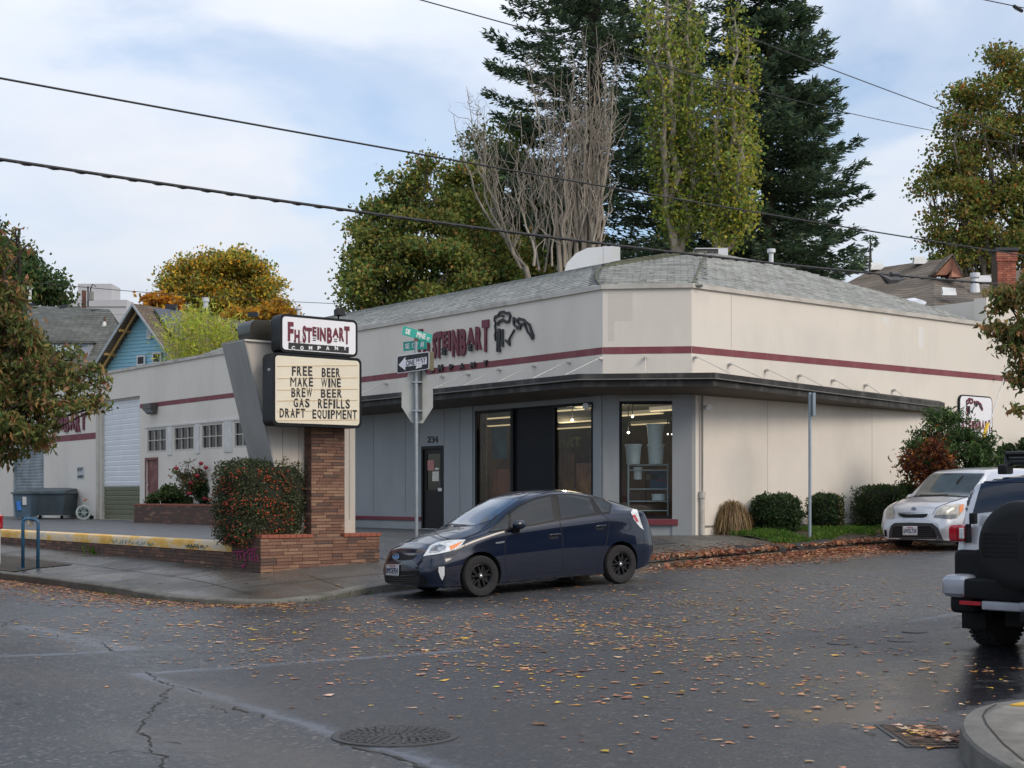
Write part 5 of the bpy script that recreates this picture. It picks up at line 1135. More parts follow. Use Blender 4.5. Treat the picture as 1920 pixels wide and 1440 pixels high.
# dumpster
def hexa(g, b_, t_, mi=None): g.mesh(list(b_)+list(t_), [(3, 2, 1, 0), (4, 5, 6, 7), (0, 1, 5, 4), (1, 2, 6, 5), (2, 3, 7, 6), (3, 0, 4, 7)], mi)
Yd = 54.3; dz = .76; pd = at(92, 972, Yd); ud, vd = UV(pd.x, pd.y); DU = thing('dumpster', 'dark grey metal dumpster with closed lids beside the roller door', 'dumpster', (pd.x, Yd, dz), world=True, rot=radians(-9)); ORG[DU.name] = Vector((0, 0, 0))
dg_ = M('dumpster_grey', (.055, .075, .085), .5, var=.2, scale=2, dirt=((.1, .12, .12), .4, 3, (1, 1, 1)))
g = G(); hexa(g, [(-.80, -.75, .15), (.95, -.75, .15), (.95, .75, .15), (-.80, .75, .15)], [(-.95, -.8, .98), (1.05, -.8, 1.05), (1.05, .8, 1.05), (-.95, .8, .98)]); g.box((-.82, -.80, .15), (.97, .8, .24)); g.build('body', dg_, DU)
g = G(); hexa(g, [(-1.0, -.86, .96), (1.1, -.86, .98), (1.1, .86, .98), (-1.0, .86, .96)], [(-1.0, -.84, 1.05), (1.1, -.84, 1.09), (.9, .84, 1.2), (-.9, .84, 1.2)]); g.build('lid', dg_, DU)
for x in (-.7, .85): 
    for y in (-.65, .65): g = G(); g.tube([(x-.03, y, .07), (x+.03, y, .07)], .07, 12); g.build('wheel', dark, DU)
g = G(); g.box((-.70, -.81, .40), (-.18, -.797, .90)); sg = g.build('notice', M('paper_dull', (.5, .5, .5), .7), DU)
g = G(); put_text(g, 'PORTLAND', (-.67, -.812, .80), (1, 0, 0), (0, 0, 1), (0, -1, 0), .46, .07, .002, .05); g.build('lettering', lm, sg)
g = G(); put_text(g, 'DISPOSAL', (-.60, -.812, .45), (1, 0, 0), (0, 0, 1), (0, -1, 0), .3, .05, .002, .05); stroke(g, [(-.55, .66), (-.44, .60), (-.33, .66)], .03, (0, -.812, 0), (1, 0, 0), (0, 0, 1), (0, -1, 0), .002); g.build('lettering', blk, sg)
for x, y, c_ in ((-.97, .3, (.05, .2, .5)), (-.97, -.4, (.4, .45, .5))): g = G(); g.box((x-.01+.05, y-.2, .45), (x+.06, y+.2, .85))
DU2 = thing('recycling_cart', 'smaller blue-grey bin with blue labels left of the dumpster', 'bin', (*at(48, 966, 52.5)[:2], dz), world=True, rot=radians(5)); ORG[DU2.name] = Vector((0, 0, 0))
g = G(); hexa(g, [(-.25, -.45, .1), (.28, -.45, .1), (.28, .5, .1), (-.25, .5, .1)], [(-.34, -.5, .95), (.3, -.5, .95), (.3, .55, .95), (-.34, .55, .95)]); g.build('body', M('bin_bluegrey', (.06, .10, .14), .5, var=.2), DU2)
g = G(); g.box((-.4, -.56, .955), (.34, .6, 1.02)); g.build('lid', dg_, DU2); g = G(); g.prism([(-.18, -.487, .35), (-.02, -.487, .35), (-.05, -.50, .7), (-.2, -.50, .7)], (0, -.03, 0)); g.build('label', M('label_blue', (.03, .16, .5), .6), DU2)
g = G(); g.prism([(.02, -.50, .55), (.16, -.50, .55), (.16, -.515, .85), (.02, -.515, .85)], (0, -.02, 0)); g.build('label', M('paper_dull', (.5, .5, .5)), DU2)
# hose reel cart
ph = at(157, 974, 52.3); HR_ = thing('hose_reel', 'garden hose reel cart with white wheels and green hose by the wall', 'hose reel', (ph.x, 52.3, .77), world=True, rot=.2); ORG[HR_.name] = Vector((0, 0, 0))
def ring(g, c, r, t, ax=(0, 1, 0), n=28, m=6):
    ax = Vector(ax); a = Vector((1, 0, 0)); b_ = Vector((0, 0, 1)); g.tube([Vector(c)+a*r*cos(k*2*pi/n)+b_*r*sin(k*2*pi/n) for k in range(n+1)], t, m)
wp = M('plastic_white', (.55, .6, .56), .5)
for y in (-.18, .2): g = G(); ring(g, (0, y, .26), .25, .018); [g.tube([(0, y, .26), (.25*cos(a), y, .26+.25*sin(a))], .01, 5) for a in np.arange(0, 6.2, pi/3)]; g.build('reel_side', wp, HR_)
g = G(); [ring(g, (0, y, .26), .13+.02*(k % 2), .02) for k, y in enumerate(np.linspace(-.14, .16, 8))]; g.build('hose', M('hose_green', (.03, .09, .06), .5), HR_)
g = G(); g.tube([(-.1, .2, .2), (.02, .22, .72), (.18, .2, .74), (.2, .2, .1)], .014, 6); g.build('handle', wp, HR_); g = G(); g.tube([(-.02, .2, .70), (.10, .2, .76)], .03, 6); g.build('grip', M('grip_orange', (.6, .13, .03), .5), HR_)
g = G(); g.tube([(.27, -.1, .08), (.27, .2, .08)], .08, 10); g.build('wheel', dark, HR_)

# emblem sign on the right wall
T = thing('wall_sign', 'white rounded store sign with mug emblem on the right wall above the bush', 'wall sign', (*PR.pt(PR.hit(1825, 780)[0], 0)[:2], 2.0))
a0, a1, zb, zt = PR.rect(1795, 742, 1857, 822); g = G(); g.prism([PR.pt(a, z, -.06) for a, z in rrect(a0, zb, a1, zt, .16)], (0, .05, 0)); g.build('sign_edge', M('cabinet_black', (.012, .014, .016)), T)
g = G(); g.prism([PR.pt(a, z, -.068) for a, z in rrect(a0+.035, zb+.035, a1-.035, zt-.035, .13)], (0, .006, 0)); g.build('sign_face', M('sign_white', (.78, .78, .8)), T)
emblem(PR, lambda x, y: (1807+(x-1340)*.088, 748+(y-118)*.088), .03, lb, T, .006, .070, mat2=lm)
for k, ch in enumerate('STEINBART'): g = G(); PR.text(g, ch, 1799+k*6.2, 788+(k % 2)*1.5, 1804+k*6.2, 806+(k % 3)*2, .006, .06, d0=.070); g.build('letter', lm, T)

# ================================================================ WIRES
wm_ = M('cable_black', (.018, .018, .02), .6)
def span(name, label, pts, r, vline, n=80, twist=False, vf=None):
    """cable through points (px,py) on the vertical plane v = vline, carried on beyond the frame"""
    Pv = Pl((0, vline), (1, 0), (0, 1)); Q = [Pv.hit(*p) for p in pts]; us = np.array([q[0] for q in Q]); zs = np.array([q[1] for q in Q])
    c = np.polyfit(us, zs, 2 if len(us) > 2 else 1); u = np.linspace(us[0]-6, us[-1]+8, n); z = np.polyval(c, u)
    g = G(); g.tube([(a, vline, b_) for a, b_ in zip(u, z)], r, 6)
    if twist: g.tube([(a, vline+.018*cos(a*16), b_+.018*sin(a*16)-.012) for a, b_ in zip(np.linspace(u[0], u[-1], n*6), np.polyval(c, np.linspace(u[0], u[-1], n*6)))], r*.55, 5)
    o = g.build(name, wm_, org=(u[0], vline, z[0]), smooth=True); tag(o, label, 'cable'); return Pv, c
span('overhead_cable', 'upper of the two long black cables crossing the whole street', [(0, 148), (420, 220), (850, 302), (1150, 353), (1500, 411), (1920, 479)], .016, 20.0)
Pv, cth = span('overhead_cable', 'thick twisted bundle cable, the lower of the two crossing the whole street', [(0, 299), (400, 357), (600, 387), (940, 434), (1180, 462), (1550, 504), (1920, 536)], .024, 19.7, twist=True)
span('overhead_cable', 'thin high cable crossing in front of the tall fir tops', [(786, 0), (985, 55), (1260, 20)], .012, 33.0) if False else None
span('overhead_cable', 'thin wire entering at the top edge and ending at the fir tree', [(786, -1), (985, 54)], .014, 26.0)
span('overhead_cable', 'thin high wire falling from the poplar to the right edge', [(1225, 0), (1525, 117), (1770, 208), (1925, 264)], .014, 27.0)
span('overhead_cable', 'faint thin wire passing behind the right side of the fir', [(1420, 170), (1605, 215), (1750, 245)], .012, 31.0)
span('overhead_cable', 'short wire with a clamp in the top right corner of the sky', [(1838, -2), (1925, 16)], .014, 22.0)
span('overhead_cable', 'hair-thin wire low in the sky between left houses and trees', [(135, 537), (270, 547), (540, 566), (690, 571)], .015, 60.0)
# splice case hanging on the bundle
for (px, py, w_) in ((1670, 522, 40),):
    a, z = Pv.hit(px, py); g = G(); g.tube([(a-.42, 19.7, z+.06), (a-.15, 19.68, z-.06), (a+.2, 19.68, z-.02), (a+.55, 19.7, z+.05)], [.01, .09, .07, .012], 8); g.tube([(a+.0, 19.7, z+.1), (a+.3, 19.7, z+.12)], .05, 8); o = g.build('splice_case', M('splice_dark', (.05, .05, .055), .5, var=.4, scale=20), org=(a, 19.7, z)); tag(o, 'dark cable splice case hanging on the bundle in front of the brown roof', 'cable splice')
g = G(); Pc_ = Pl((0, 22.), (1, 0), (0, 1)); a, z = Pc_.hit(1905, 13); g.tube([(a-.1, 22, z), (a+.3, 22, z-.05)], .05, 6); [g.tube([(a-.05+.1*k, 22, z), (a-.05+.1*k, 22, z-.1)], .012, 5) for k in range(4)]; o = g.build('cable_clamp', wm_, org=(a, 22, z)); tag(o, 'small clamp on the wire in the top right corner', 'cable clamp')
# guy wire with yellow guard
Pgy = Pl((0, 20.6), (1, 0), (0, 1)); a, z = Pgy.hit(1848, 818); a2, z2 = Pgy.hit(1920, 590); k = (a2-a)/(z2-z)
GW = thing('guy_wire', 'slanting steel guy wire with yellow guard by the right wall sign', 'guy wire', (a-k*(z-.8), 20.6, .8))
g = G(); g.tube([(a-k*(z-.8), 20.6, .8), (a2+k*3, 20.6, z2+3)], .014, 6); g.build('wire', steel, GW); a3, z3 = Pgy.hit(1852, 794); g = G(); g.tube([(a-k*(z-1.0), 20.6, 1.0), (a3, 20.6, z3)], .045, 8); g.build('guard', M('guard_yellow', (.70, .45, .02), .5), GW)

# ================================================================ HOUSES BEHIND
def roofmat(name, c1, c2, sc=1.0):
    m = bpy.data.materials.new(name); m.use_nodes = True; nt = m.node_tree; L = nt.links; p = nt.nodes['Principled BSDF']; p.inputs['Roughness'].default_value = .9
    tc = N(nt, 'ShaderNodeTexCoord'); se = N(nt, 'ShaderNodeSeparateXYZ'); L.new(tc.outputs['Object'], se.inputs[0]); co = N(nt, 'ShaderNodeCombineXYZ')
    ad = N(nt, 'ShaderNodeMath', operation='ADD'); L.new(se.outputs[0], ad.inputs[0]); L.new(se.outputs[1], ad.inputs[1]); L.new(ad.outputs[0], co.inputs[0]); L.new(se.outputs[2], co.inputs[1])
    br = N(nt, 'ShaderNodeTexBrick', inp={'Scale': 1.0, 'Mortar Size': .012, 'Brick Width': .34*sc, 'Row Height': .12*sc, 'Bias': 0.}); br.inputs['Color1'].default_value = (*c1, 1); br.inputs['Color2'].default_value = (*c2, 1); br.inputs['Mortar'].default_value = (*[c*.45 for c in c1], 1); L.new(co.outputs[0], br.inputs['Vector'])
    n = N(nt, 'ShaderNodeTexNoise', inp={'Scale': .9, 'Detail': 7, 'Roughness': .7}); L.new(tc.outputs['Object'], n.inputs['Vector']); r = ramp(nt, n.outputs[0], [(.3, .75), (.7, 1.3)])
    mi = N(nt, 'ShaderNodeMix', data_type='RGBA', blend_type='MULTIPLY'); mi.inputs[0].default_value = 1; L.new(br.outputs[0], mi.inputs[6]); L.new(r.outputs[0], mi.inputs[7]); L.new(mi.outputs[2], p.inputs['Base Color'])
    bp = N(nt, 'ShaderNodeBump', inp={'Strength': .6, 'Distance': .03}); L.new(br.outputs['Fac'], bp.inputs['Height']); bp.invert = True; L.new(bp.outputs[0], p.inputs['Normal']); MATS[name] = m; return m
def slabm_(g, pts, th=.12): # thick roof slope, thickness downwards
    g.prism(pts, (0, 0, -th))
# left dark grey roof house
Y = 73; H1_ = thing('grey_roof_house', 'house with large dark grey shingle roof behind the store at the left', 'house', (*at(100, 700, Y)[:2], .7), world=True)
rg = roofmat('roof_grey', (.085, .09, .082), (.13, .135, .12)); a = at(-150, 562, Y+8); b_ = at(205, 580, Y+0); c_ = at(262, 686, Y-4.5); c_ = b_+(c_-b_)*1.45; d = Vector((a.x-2, c_.y-1, c_.z))
g = G(); P_ = [a, b_, c_, d]; slabm_(g, P_); bk_ = [a, b_, b_+Vector((2, 8, -5)), a+Vector((0, 8, -5))]; slabm_(g, bk_); rf = g.build('roof', rg, H1_)
g = G(); g.prism([(b_.x-.3, b_.y+.1, b_.z-.15), (c_.x-.2, c_.y+.3, c_.z-.15), (c_.x-.2, c_.y+.3, .5), (b_.x-.3, b_.y+6, .5)], (-.15, 0, 0)); g.prism([(d.x, d.y+.5, .5), (c_.x-.3, c_.y+.5, .5), (c_.x-.3, c_.y+.5, c_.z-.13), (d.x, d.y+.5, d.z-.13)], (0, .15, 0)); g.build('wall', M('house_grey', (.3, .3, .3), .8), H1_)
def onroof(P, px, py):
    n = (P[1]-P[0]).cross(P[2]-P[0]); d_ = Vector(((px-CX)/F, 1, -(py-HY)/F)); o_ = Vector((0, 0, EYE)); t = (P[0]-o_).dot(n)/d_.dot(n); return o_+d_*t
for px, py in ((57, 573), (121, 577), (180, 585)): p = onroof(P_, px, py); g = G(); hexa(g, [p+Vector(k) for k in ((-.22, -.2, -.1), (.22, -.2, -.1), (.22, .2, -.1), (-.22, .2, -.1))], [p+Vector(k) for k in ((-.2, -.2, .1), (.2, -.2, .1), (.2, .1, .16), (-.2, .1, .16))]); g.build('roof_vent', M('vent_black', (.02, .022, .03), .5), rf)
p = onroof(P_, 196, 622); g = G(); g.tube([p, p+Vector((0, 0, .75))], .06, 8); g.build('vent_stack', M('rust_pipe', (.12, .05, .04), .7), rf); g = G(); g.tube([p+Vector((0, -.02, .1)), p+Vector((.0, -.02, .35)), p+Vector((0, 0, .5))], [.17, .11, .08], 8); g.build('flashing', M('lamp_white', (.6, .6, .58)), rf)
p = onroof(P_, 56, 572); g = G(); g.tube([p, p+Vector((0, 0, .9))], .09, 8); g.tube([p+Vector((0, 0, .85)), p+Vector((0, 0, 1.0))], .15, 8); g.build('flue', wmet, rf)
# dormer
p = onroof(P_, 170, 668); g = G(); g.box((p.x-2.6, p.y-1.5, p.z-1), (p.x+.35, p.y+2, p.z+.55)); dm_ = g.build('dormer', M('dormer_grey', (.30, .33, .38), .7), rf)
g = G(); slabm_(g, [Vector((p.x-2.75, p.y-1.65, p.z+.6)), Vector((p.x+.45, p.y-1.65, p.z+.6)), Vector((p.x+.45, p.y+2.2, p.z+1.0)), Vector((p.x-2.75, p.y+2.2, p.z+1.0))], .12); g.build('dormer_roof', rg, rf)
g = G(); g.box((p.x-2.0, p.y-1.56, p.z-.7), (p.x-.3, p.y-1.50, p.z+.4)); g.build('window', M('window_pale', (.45, .55, .58), .15), rf)
# blue gabled house
Y = 66; H2_ = thing('blue_house', 'light blue gabled house with brown roof and solar panels', 'house', (*at(300, 690, Y)[:2], .7), world=True)
ap = at(262, 571, Y); eL = at(233, 631, Y); eR = at(318, 690, Y); apz = ap.z
nG = Vector((A, B, 0)); gv = Vector((-B, A, 0)) # ridge runs away to the right along +u like the street
gx = Vector((.55, -.83, 0)).normalized() # gable width direction (towards the camera)
half = 3.6; slope = (ap.z-at(240, 632, Y).z)/3.0
rdg = Vector((.86, .25, 0)).normalized()
ap2 = at(520, 592, Y+8.5); rdg = (ap2-ap); rl_ = rdg.length; rdg.z = 0; rdg.normalize(); gx = Vector((rdg.y, -rdg.x, 0))
drop = 4.6; hwid = 4.2
el = ap-gx*hwid*.72+Vector((0, 0, -drop*.72)); er = ap+gx*hwid+Vector((0, 0, -drop))
rb = roofmat('roof_brown', (.11, .085, .062), (.165, .13, .10)); far = rdg*15
g = G(); Pr = [ap-rdg*.45, ap+far, er+far, er-rdg*.45]; slabm_(g, Pr, .16); slabm_(g, [ap-rdg*.45, ap+far, el+far, el-rdg*.45], .16); rf2 = g.build('roof', rb, H2_)
sb = M('siding_blue', (.27, .52, .62), .7, var=.06); back_ = rdg*.25
zlow = .8; wl0 = ap-gx*hwid*.62+rdg*.3; wr0 = ap+gx*hwid*.86+rdg*.3
g = G(); tri = [ap+rdg*.3+Vector((0, 0, -.2)), Vector((wl0.x, wl0.y, ap.z-drop*.62-.2)), Vector((wl0.x, wl0.y, zlow)), Vector((wr0.x, wr0.y, zlow)), Vector((wr0.x, wr0.y, ap.z-drop*.86-.2))]; g.prism(tri, rdg*.2); g.prism([Vector((wr0.x, wr0.y, zlow)), Vector((wr0.x, wr0.y, ap.z-drop*.86-.25)), Vector((wr0.x, wr0.y, ap.z-drop*.86-.25))+far, Vector((wr0.x, wr0.y, zlow))+far], -gx*.15); hwl = g.build('wall', sb, H2_)
for k in range(30):
    z = ap.z-.6-k*.17; dd_ = (ap.z-.2-z)/drop; x0 = -hwid*min(.62, dd_); x1 = hwid*min(.86, dd_)
    if dd_ <= .05: continue
    o_ = ap+rdg*.3; g = G(); A0 = Vector((o_.x+gx.x*(x0+.05), o_.y+gx.y*(x0+.05), z)); A1 = Vector((o_.x+gx.x*(x1-.05), o_.y+gx.y*(x1-.05), z)); g.prism([A0-rdg*.035, A0-rdg*.003, A0-rdg*.003+Vector((0, 0, .165))], A1-A0); g.build('siding_board', sb, hwl)
wt = M('trim_white', (.62, .63, .62), .6)
def onplane(o_, n, px, py): d_ = Vector(((px-CX)/F, 1, -(py-HY)/F)); e_ = Vector((0, 0, EYE)); return e_+d_*((o_-e_).dot(n)/d_.dot(n))
def wrect(par, o_, n, ax, x0, y0, x1, y1, name, fm, pm, fw=.09):
    p = onplane(o_, n, (x0+x1)/2, (y0+y1)/2); w_ = abs((onplane(o_, n, x1, (y0+y1)/2)-onplane(o_, n, x0, (y0+y1)/2)).dot(ax))/2; h = abs(onplane(o_, n, (x0+x1)/2, y0).z-onplane(o_, n, (x0+x1)/2, y1).z)/2
    g = G(); q = [p+ax*a_*w_+Vector((0, 0, b__*h)) for a_, b__ in ((-1, -1), (1, -1), (1, 1), (-1, 1))]; g.prism([k+n*.02 for k in q], n*.06); f_ = g.build(name, fm, par)
    if pm: g = G(); q = [p+ax*a_*(w_-fw)+Vector((0, 0, b__*(h-fw))) for a_, b__ in ((-1, -1), (1, -1), (1, 1), (-1, 1))]; g.prism([k+n*.075 for k in q], n*.012); g.build('pane', pm, f_)
    return f_
og = ap+rdg*.26; ng = -rdg; wrect(H2_, og, ng, gx, 277, 617.5, 285, 636, 'attic_vent', wt, M('vent_pale', (.5, .52, .52)), .06); wrect(H2_, og, ng, gx, 258, 666, 274, 686, 'window', wt, gdark); wrect(H2_, og, ng, gx, 287, 660, 304, 682, 'window', wt, gdark)
wd = M('bracket_wood', (.45, .28, .10), .7)
for f_ in (.30, .62): # wooden brackets under the eave
    o_ = ap-gx*hwid*.72*f_+Vector((0, 0, -drop*.72*f_-.2)); g = G(); g.box(*[tuple(o_+Vector(k)) for k in ((-.05, -.05, -.1), (.05, .05, .0))]); 
    g = G(); g.tube([o_-rdg*.42, o_+rdg*.3], .07, 6); g.build('bracket', wd, H2_)
g = G(); g.tube([ap-rdg*.1+Vector((0, 0, -.25)), ap-gx*hwid*.62-rdg*.1+Vector((0, 0, -drop*.62-.3))], .06, 6); g.build('rafter', wd, H2_)
g = G(); g.prism([ap-rdg*.46+Vector((0, 0, .02)), el-rdg*.46+Vector((0, 0, .02)), el-rdg*.46+Vector((0, 0, -.13)), ap-rdg*.46+Vector((0, 0, -.14))], -rdg*.04); g.prism([ap-rdg*.46+Vector((0, 0, .02)), er-rdg*.46+Vector((0, 0, .02)), er-rdg*.46+Vector((0, 0, -.10)), ap-rdg*.46+Vector((0, 0, -.12))], -rdg*.04); g.build('fascia_board', M('fascia_grey', (.35, .38, .40), .6), H2_)
solar = M('solar_dark', (.035, .042, .06), .28)
def onslope(P, pxs, lift, th_, name, mat, par):
    n = (P[1]-P[0]).cross(P[2]-P[0]).normalized(); n = n if n.z > 0 else -n; g = G(); g.prism([onroof(P, *p)+n*lift for p in pxs], n*th_); return g.build(name, mat, par)
onslope(Pr, ((285, 583), (330, 586), (348, 606), (335, 607), (345, 640), (323, 638)), .12, .05, 'solar_panel', solar, rf2); onslope(Pr, ((432, 609), (462, 610), (474, 632), (447, 632)), .12, .05, 'solar_panel', solar, rf2)
for px, py in ((322, 580), (385, 587), (475, 594)): p = onroof(Pr, px, py); g = G(); g.box((p.x-.25, p.y-.2, p.z), (p.x+.25, p.y+.2, p.z+.22)); g.build('roof_vent', M('vent_black', (.02, .022, .03)), rf2)
p = onroof(Pr, 386, 583); g = G(); g.tube([p, p+Vector((0, 0, .55))], .13, 10); g.tube([p+Vector((0, 0, .45)), p+Vector((0, 0, .65))], .17, 10); g.build('flue', wmet, rf2)
# tall white building beyond
Y = 130; T = thing('white_tower_building', 'tall plain white building with a stair tower far behind', 'building', (*at(190, 700, Y)[:2], .5), world=True); ww_ = M('far_white', (.42, .42, .43), .8, var=.04, scale=.3)
def fb(name, x0, x1, yt, Yd, dpt, mat=ww_, yb=720): a = at(x0, yt, Yd); b_ = at(x1, yt, Yd); g = G(); g.box((a.x, Yd, .0), (b_.x, Yd+dpt, a.z)); return g.build(name, mat, T)
fb('wing', 120, 238, 562, Y, 20); fb('tower', 146, 209, 532, Y+2, 3); fb('wing', 205, 262, 590, Y-8, 20)
g = G(); 
for py in (575, 590): 
    a = at(121, py, Y); b_ = at(237, py, Y); g.box((a.x, Y-.06, a.z-.03), (b_.x, Y-.01, a.z+.03))
g.build('panel_joint', M('joint_grey', (.22, .2, .17)), T)
p0 = at(161, 640, 95); UP = thing('utility_pole', 'rust brown utility pole top with a small transformer in front of the white building', 'utility pole', (p0.x, 95, .6), world=True)
g = G(); g.box((p0.x-.22, 94.8, .6), (p0.x+.0, 95.1, at(160, 545, 95).z)); g.build('pole', M('pole_brown', (.16, .07, .045), .8), UP)
g = G(); q = at(170, 553, 94.6); g.tube([(q.x, q.y, q.z-.35), (q.x, q.y, q.z+.2)], .2, 10); g.build('transformer', M('grey_pipe', (.2, .2, .19)), UP); g = G(); s0_ = at(165, 575, 94.7); g.tube([s0_, at(165, 537, 94.7)], .05, 6); g.tube([at(170, 560, 94.7), at(170, 540, 94.7), at(174, 533, 94.7), at(180, 537, 94.7)], .04, 6); g.build('bracket', dark, UP)

# right-hand brown roofed house with hip, gablet and chimney
Y = 52; H3_ = thing('brown_roof_house', 'house with big brown shingle roof, small gable and brick chimney at the right', 'house', (*at(1750, 700, Y)[:2], 1.0), world=True); rb2 = roofmat('roof_taupe', (.13, .105, .082), (.19, .16, .13))
apx = at(1779, 484, Y+2.0); rl0 = at(1640, 503, Y+6); lowL = at(1545, 545, Y+3); cr = at(1849, 622, Y-7.0); cl_ = at(1770, 622, Y-7.6); le = at(1560, 622, Y-2.); gr_ = at(1798, 521, Y+1.2)
hipT = at(1752, 523, Y+.5)
g = G(); P3 = [rl0, apx, hipT, cl_]; slabm_(g, [rl0, at(1776, 484, Y+2), hipT, cl_+Vector((-.3, 0, -.6)), le+Vector((-2, 0, -1))], .1)
slabm_(g, [hipT, gr_, cr+Vector((.5, 0, -.6)), cl_+Vector((-.3, 0, -.6))], .1); slabm_(g, [rl0, lowL+Vector((-2, 0, -1.2)), le+Vector((-2, 0, -1))], .1)
slabm_(g, [gr_+Vector((-.3, .5, .0)), at(1960, 500, Y+3), at(2100, 640, Y-6), at(1845, 640, Y-6.8)], .1); rf3 = g.build('roof', rb2, H3_)
slope1 = [rl0, at(1776, 484, Y+2), hipT]; slope2 = [hipT, gr_, cr]; slope3 = [gr_+Vector((-.3, .5, .0)), at(1960, 500, Y+3), at(2100, 640, Y-6)]
gw = M('gable_wood', (.32, .14, .085), .75, var=.15); g = G(); gt = at(1780, 485, Y+.5); gl_ = at(1749, 518, Y+.5); grr = at(1799, 522, Y+.1)
bR = [gt, gl_, gl_+Vector((.35, 0, -.02)), gt+Vector((.02, 0, -.45)), grr+Vector((-.3, 0, 0)), grr]; g.prism([gt, gl_, gl_+Vector((.42, 0, -.0)), gt+Vector((.0, 0, -.45))], (0, -.35, 0)); g.prism([gt, gt+Vector((0, 0, -.45)), grr+Vector((-.4, 0, -.0)), grr], (0, -.35, 0)); g.build('gable_board', gw, H3_)
g = G(); g.prism([gt+Vector((0, .05, -.3)), gl_+Vector((.2, .05, 0)), grr+Vector((-.2, .05, 0))], (0, .06, 0)); g.prism([(gt.x-.45, gt.y-.1, gt.z-.62), (gt.x+.45, gt.y-.1, gt.z-.62), (gt.x+.4, gt.y-.1, gt.z-.5), (gt.x-.4, gt.y-.1, gt.z-.5)], (0, .1, 0)); g.build('gablet', M('gablet_dark', (.05, .02, .015), .8), H3_)
for a_, b__ in ((gt, gl_), (gt, grr)): g = G(); g.prism([a_+Vector((0, -.4, .06)), b__+Vector((0, -.4, .04)), b__+Vector((0, .6, .04)), a_+Vector((0, .6, .06))], (0, 0, .08)); g.build('gable_roof', rb2, rf3)
for P__, px, py in ((slope1, 1644, 507), (slope1, 1725, 496)): p = onroof(P__, px, py); g = G(); hexa(g, [p+Vector(k) for k in ((-.3, -.2, 0), (.25, -.2, 0), (.3, .2, .05), (-.25, .2, .05))], [p+Vector(k) for k in ((-.25, -.15, .2), (.2, -.15, .2), (.28, .2, .35), (-.2, .2, .35))]); g.build('roof_vent', M('lamp_white', (.6, .6, .58)), rf3)
p = onroof(slope2, 1780, 555); g = G(); hexa(g, [p+Vector(k) for k in ((-.3, -.2, 0), (.2, -.2, 0), (.3, .2, .05), (-.25, .2, .05))], [p+Vector(k) for k in ((-.25, -.1, .12), (.1, -.1, .12), (.28, .2, .3), (-.2, .2, .35))]); g.build('roof_vent', M('lamp_white', (.6, .6, .58)), rf3)
p = onroof(slope3, 1828, 552); g = G(); g.tube([p, p+Vector((0, 0, .7))], [.2, .1], 10); g.tube([p+Vector((0, 0, .62)), p+Vector((0, 0, .78))], .18, 10); g.build('roof_vent', wmet, rf3); p = onroof(slope3, 1845, 530); g = G(); hexa(g, [p+Vector(k) for k in ((-.3, -.2, 0), (.25, -.2, 0), (.3, .2, .05), (-.25, .2, .05))], [p+Vector(k) for k in ((-.25, -.15, .15), (.2, -.15, .2), (.28, .2, .3), (-.2, .2, .3))]); g.build('roof_vent', wmet, rf3)
pp = [at(x, y, Y-7.8) for x, y in ((1678, 568), (1722, 562), (1738, 567), (1722, 584), (1700, 580))]
g = G(); g.prism(pp, (0, .4, .12)); g.build('skylight', M('sky_lite', (.62, .66, .72), .3), rf3)
# brick chimney built brick by brick
Yc = 49.; c0_ = at(1870, 560, Yc); c1_ = at(1905, 560, Yc); zt_c = at(1888, 470, Yc).z; zb_c = at(1888, 575, Yc).z
g = G(); g.box((c0_.x, Yc, zb_c-.6), (c1_.x, Yc+.6, zt_c-.02)); chm = g.build('chimney', mort, H3_)
cb = [M('chimney_brick_a', (.30, .09, .055), .85, var=.25), M('chimney_brick_b', (.22, .07, .045), .85, var=.25), M('chimney_brick_c', (.34, .13, .08), .85, var=.25)]
w_c = c1_.x-c0_.x; nr = int((zt_c-zb_c)/.075)
gs = [G() for _ in cb]
for r in range(nr):
    for k in range(3 if r % 2 else 4):
        nbk = 3 if r % 2 else 4; x0 = c0_.x+w_c*k/nbk; x1 = c0_.x+w_c*(k+1)/nbk; ex_ = .04 if r > nr-5 else .0; gs[random.randrange(3)].box((x0+.006-(ex_ if k == 0 else 0), Yc-.015-ex_-random.random()*.006, zb_c+r*.075+.006), (x1-.006+(ex_ if k == nbk-1 else 0), Yc+.03, zb_c+(r+1)*.075-.004))
for gg, mm in zip(gs, cb): tag(gg.build('bricks', mm, chm), kind='stuff')
g = G(); g.box((c0_.x-.08, Yc-.08, zt_c), (c1_.x+.08, Yc+.68, zt_c+.1)); g.build('cap', M('vent_black', (.02, .022, .03)), chm); g = G(); g.box((c0_.x-.05, Yc-.05, zb_c-.12), (c1_.x+.05, Yc+.3, zb_c+.05)); g.build('flashing', wmet, chm)
# ================================================================ VEGETATION
lfm = leafmat('leaf'); bark = M('bark_grey', (.13, .11, .09), .95, var=.3, scale=6, bump=.5, bscale=20, stretch=(1, 1, .3)); barkd = M('bark_dark', (.045, .035, .028), .95, var=.3, scale=6)
GRN = (.10, .15, .038); OLV = (.20, .20, .045); BRN = (.27, .165, .045); ORG_ = (.34, .13, .025); YEL = (.42, .26, .03); DGR = (.022, .045, .016)
def limb(g, a, b, r0, r1, n=7, w=.12):
    a = Vector(a); b = Vector(b); L_ = (b-a).length; pts = []; rs = []
    for k in range(n+1):
        t = k/n; p = a.lerp(b, t); 
        if 0 < k < n: p = p+Vector((random.gauss(0, 1), random.gauss(0, 1), random.gauss(0, .4)))*L_*w*.25
        p.z += -L_*.10*sin(pi*t)*(.5 if b.z > a.z else 0); pts.append(p); rs.append(r0+(r1-r0)*t)
    g.tube(pts, rs, 6, cap=False); return pts
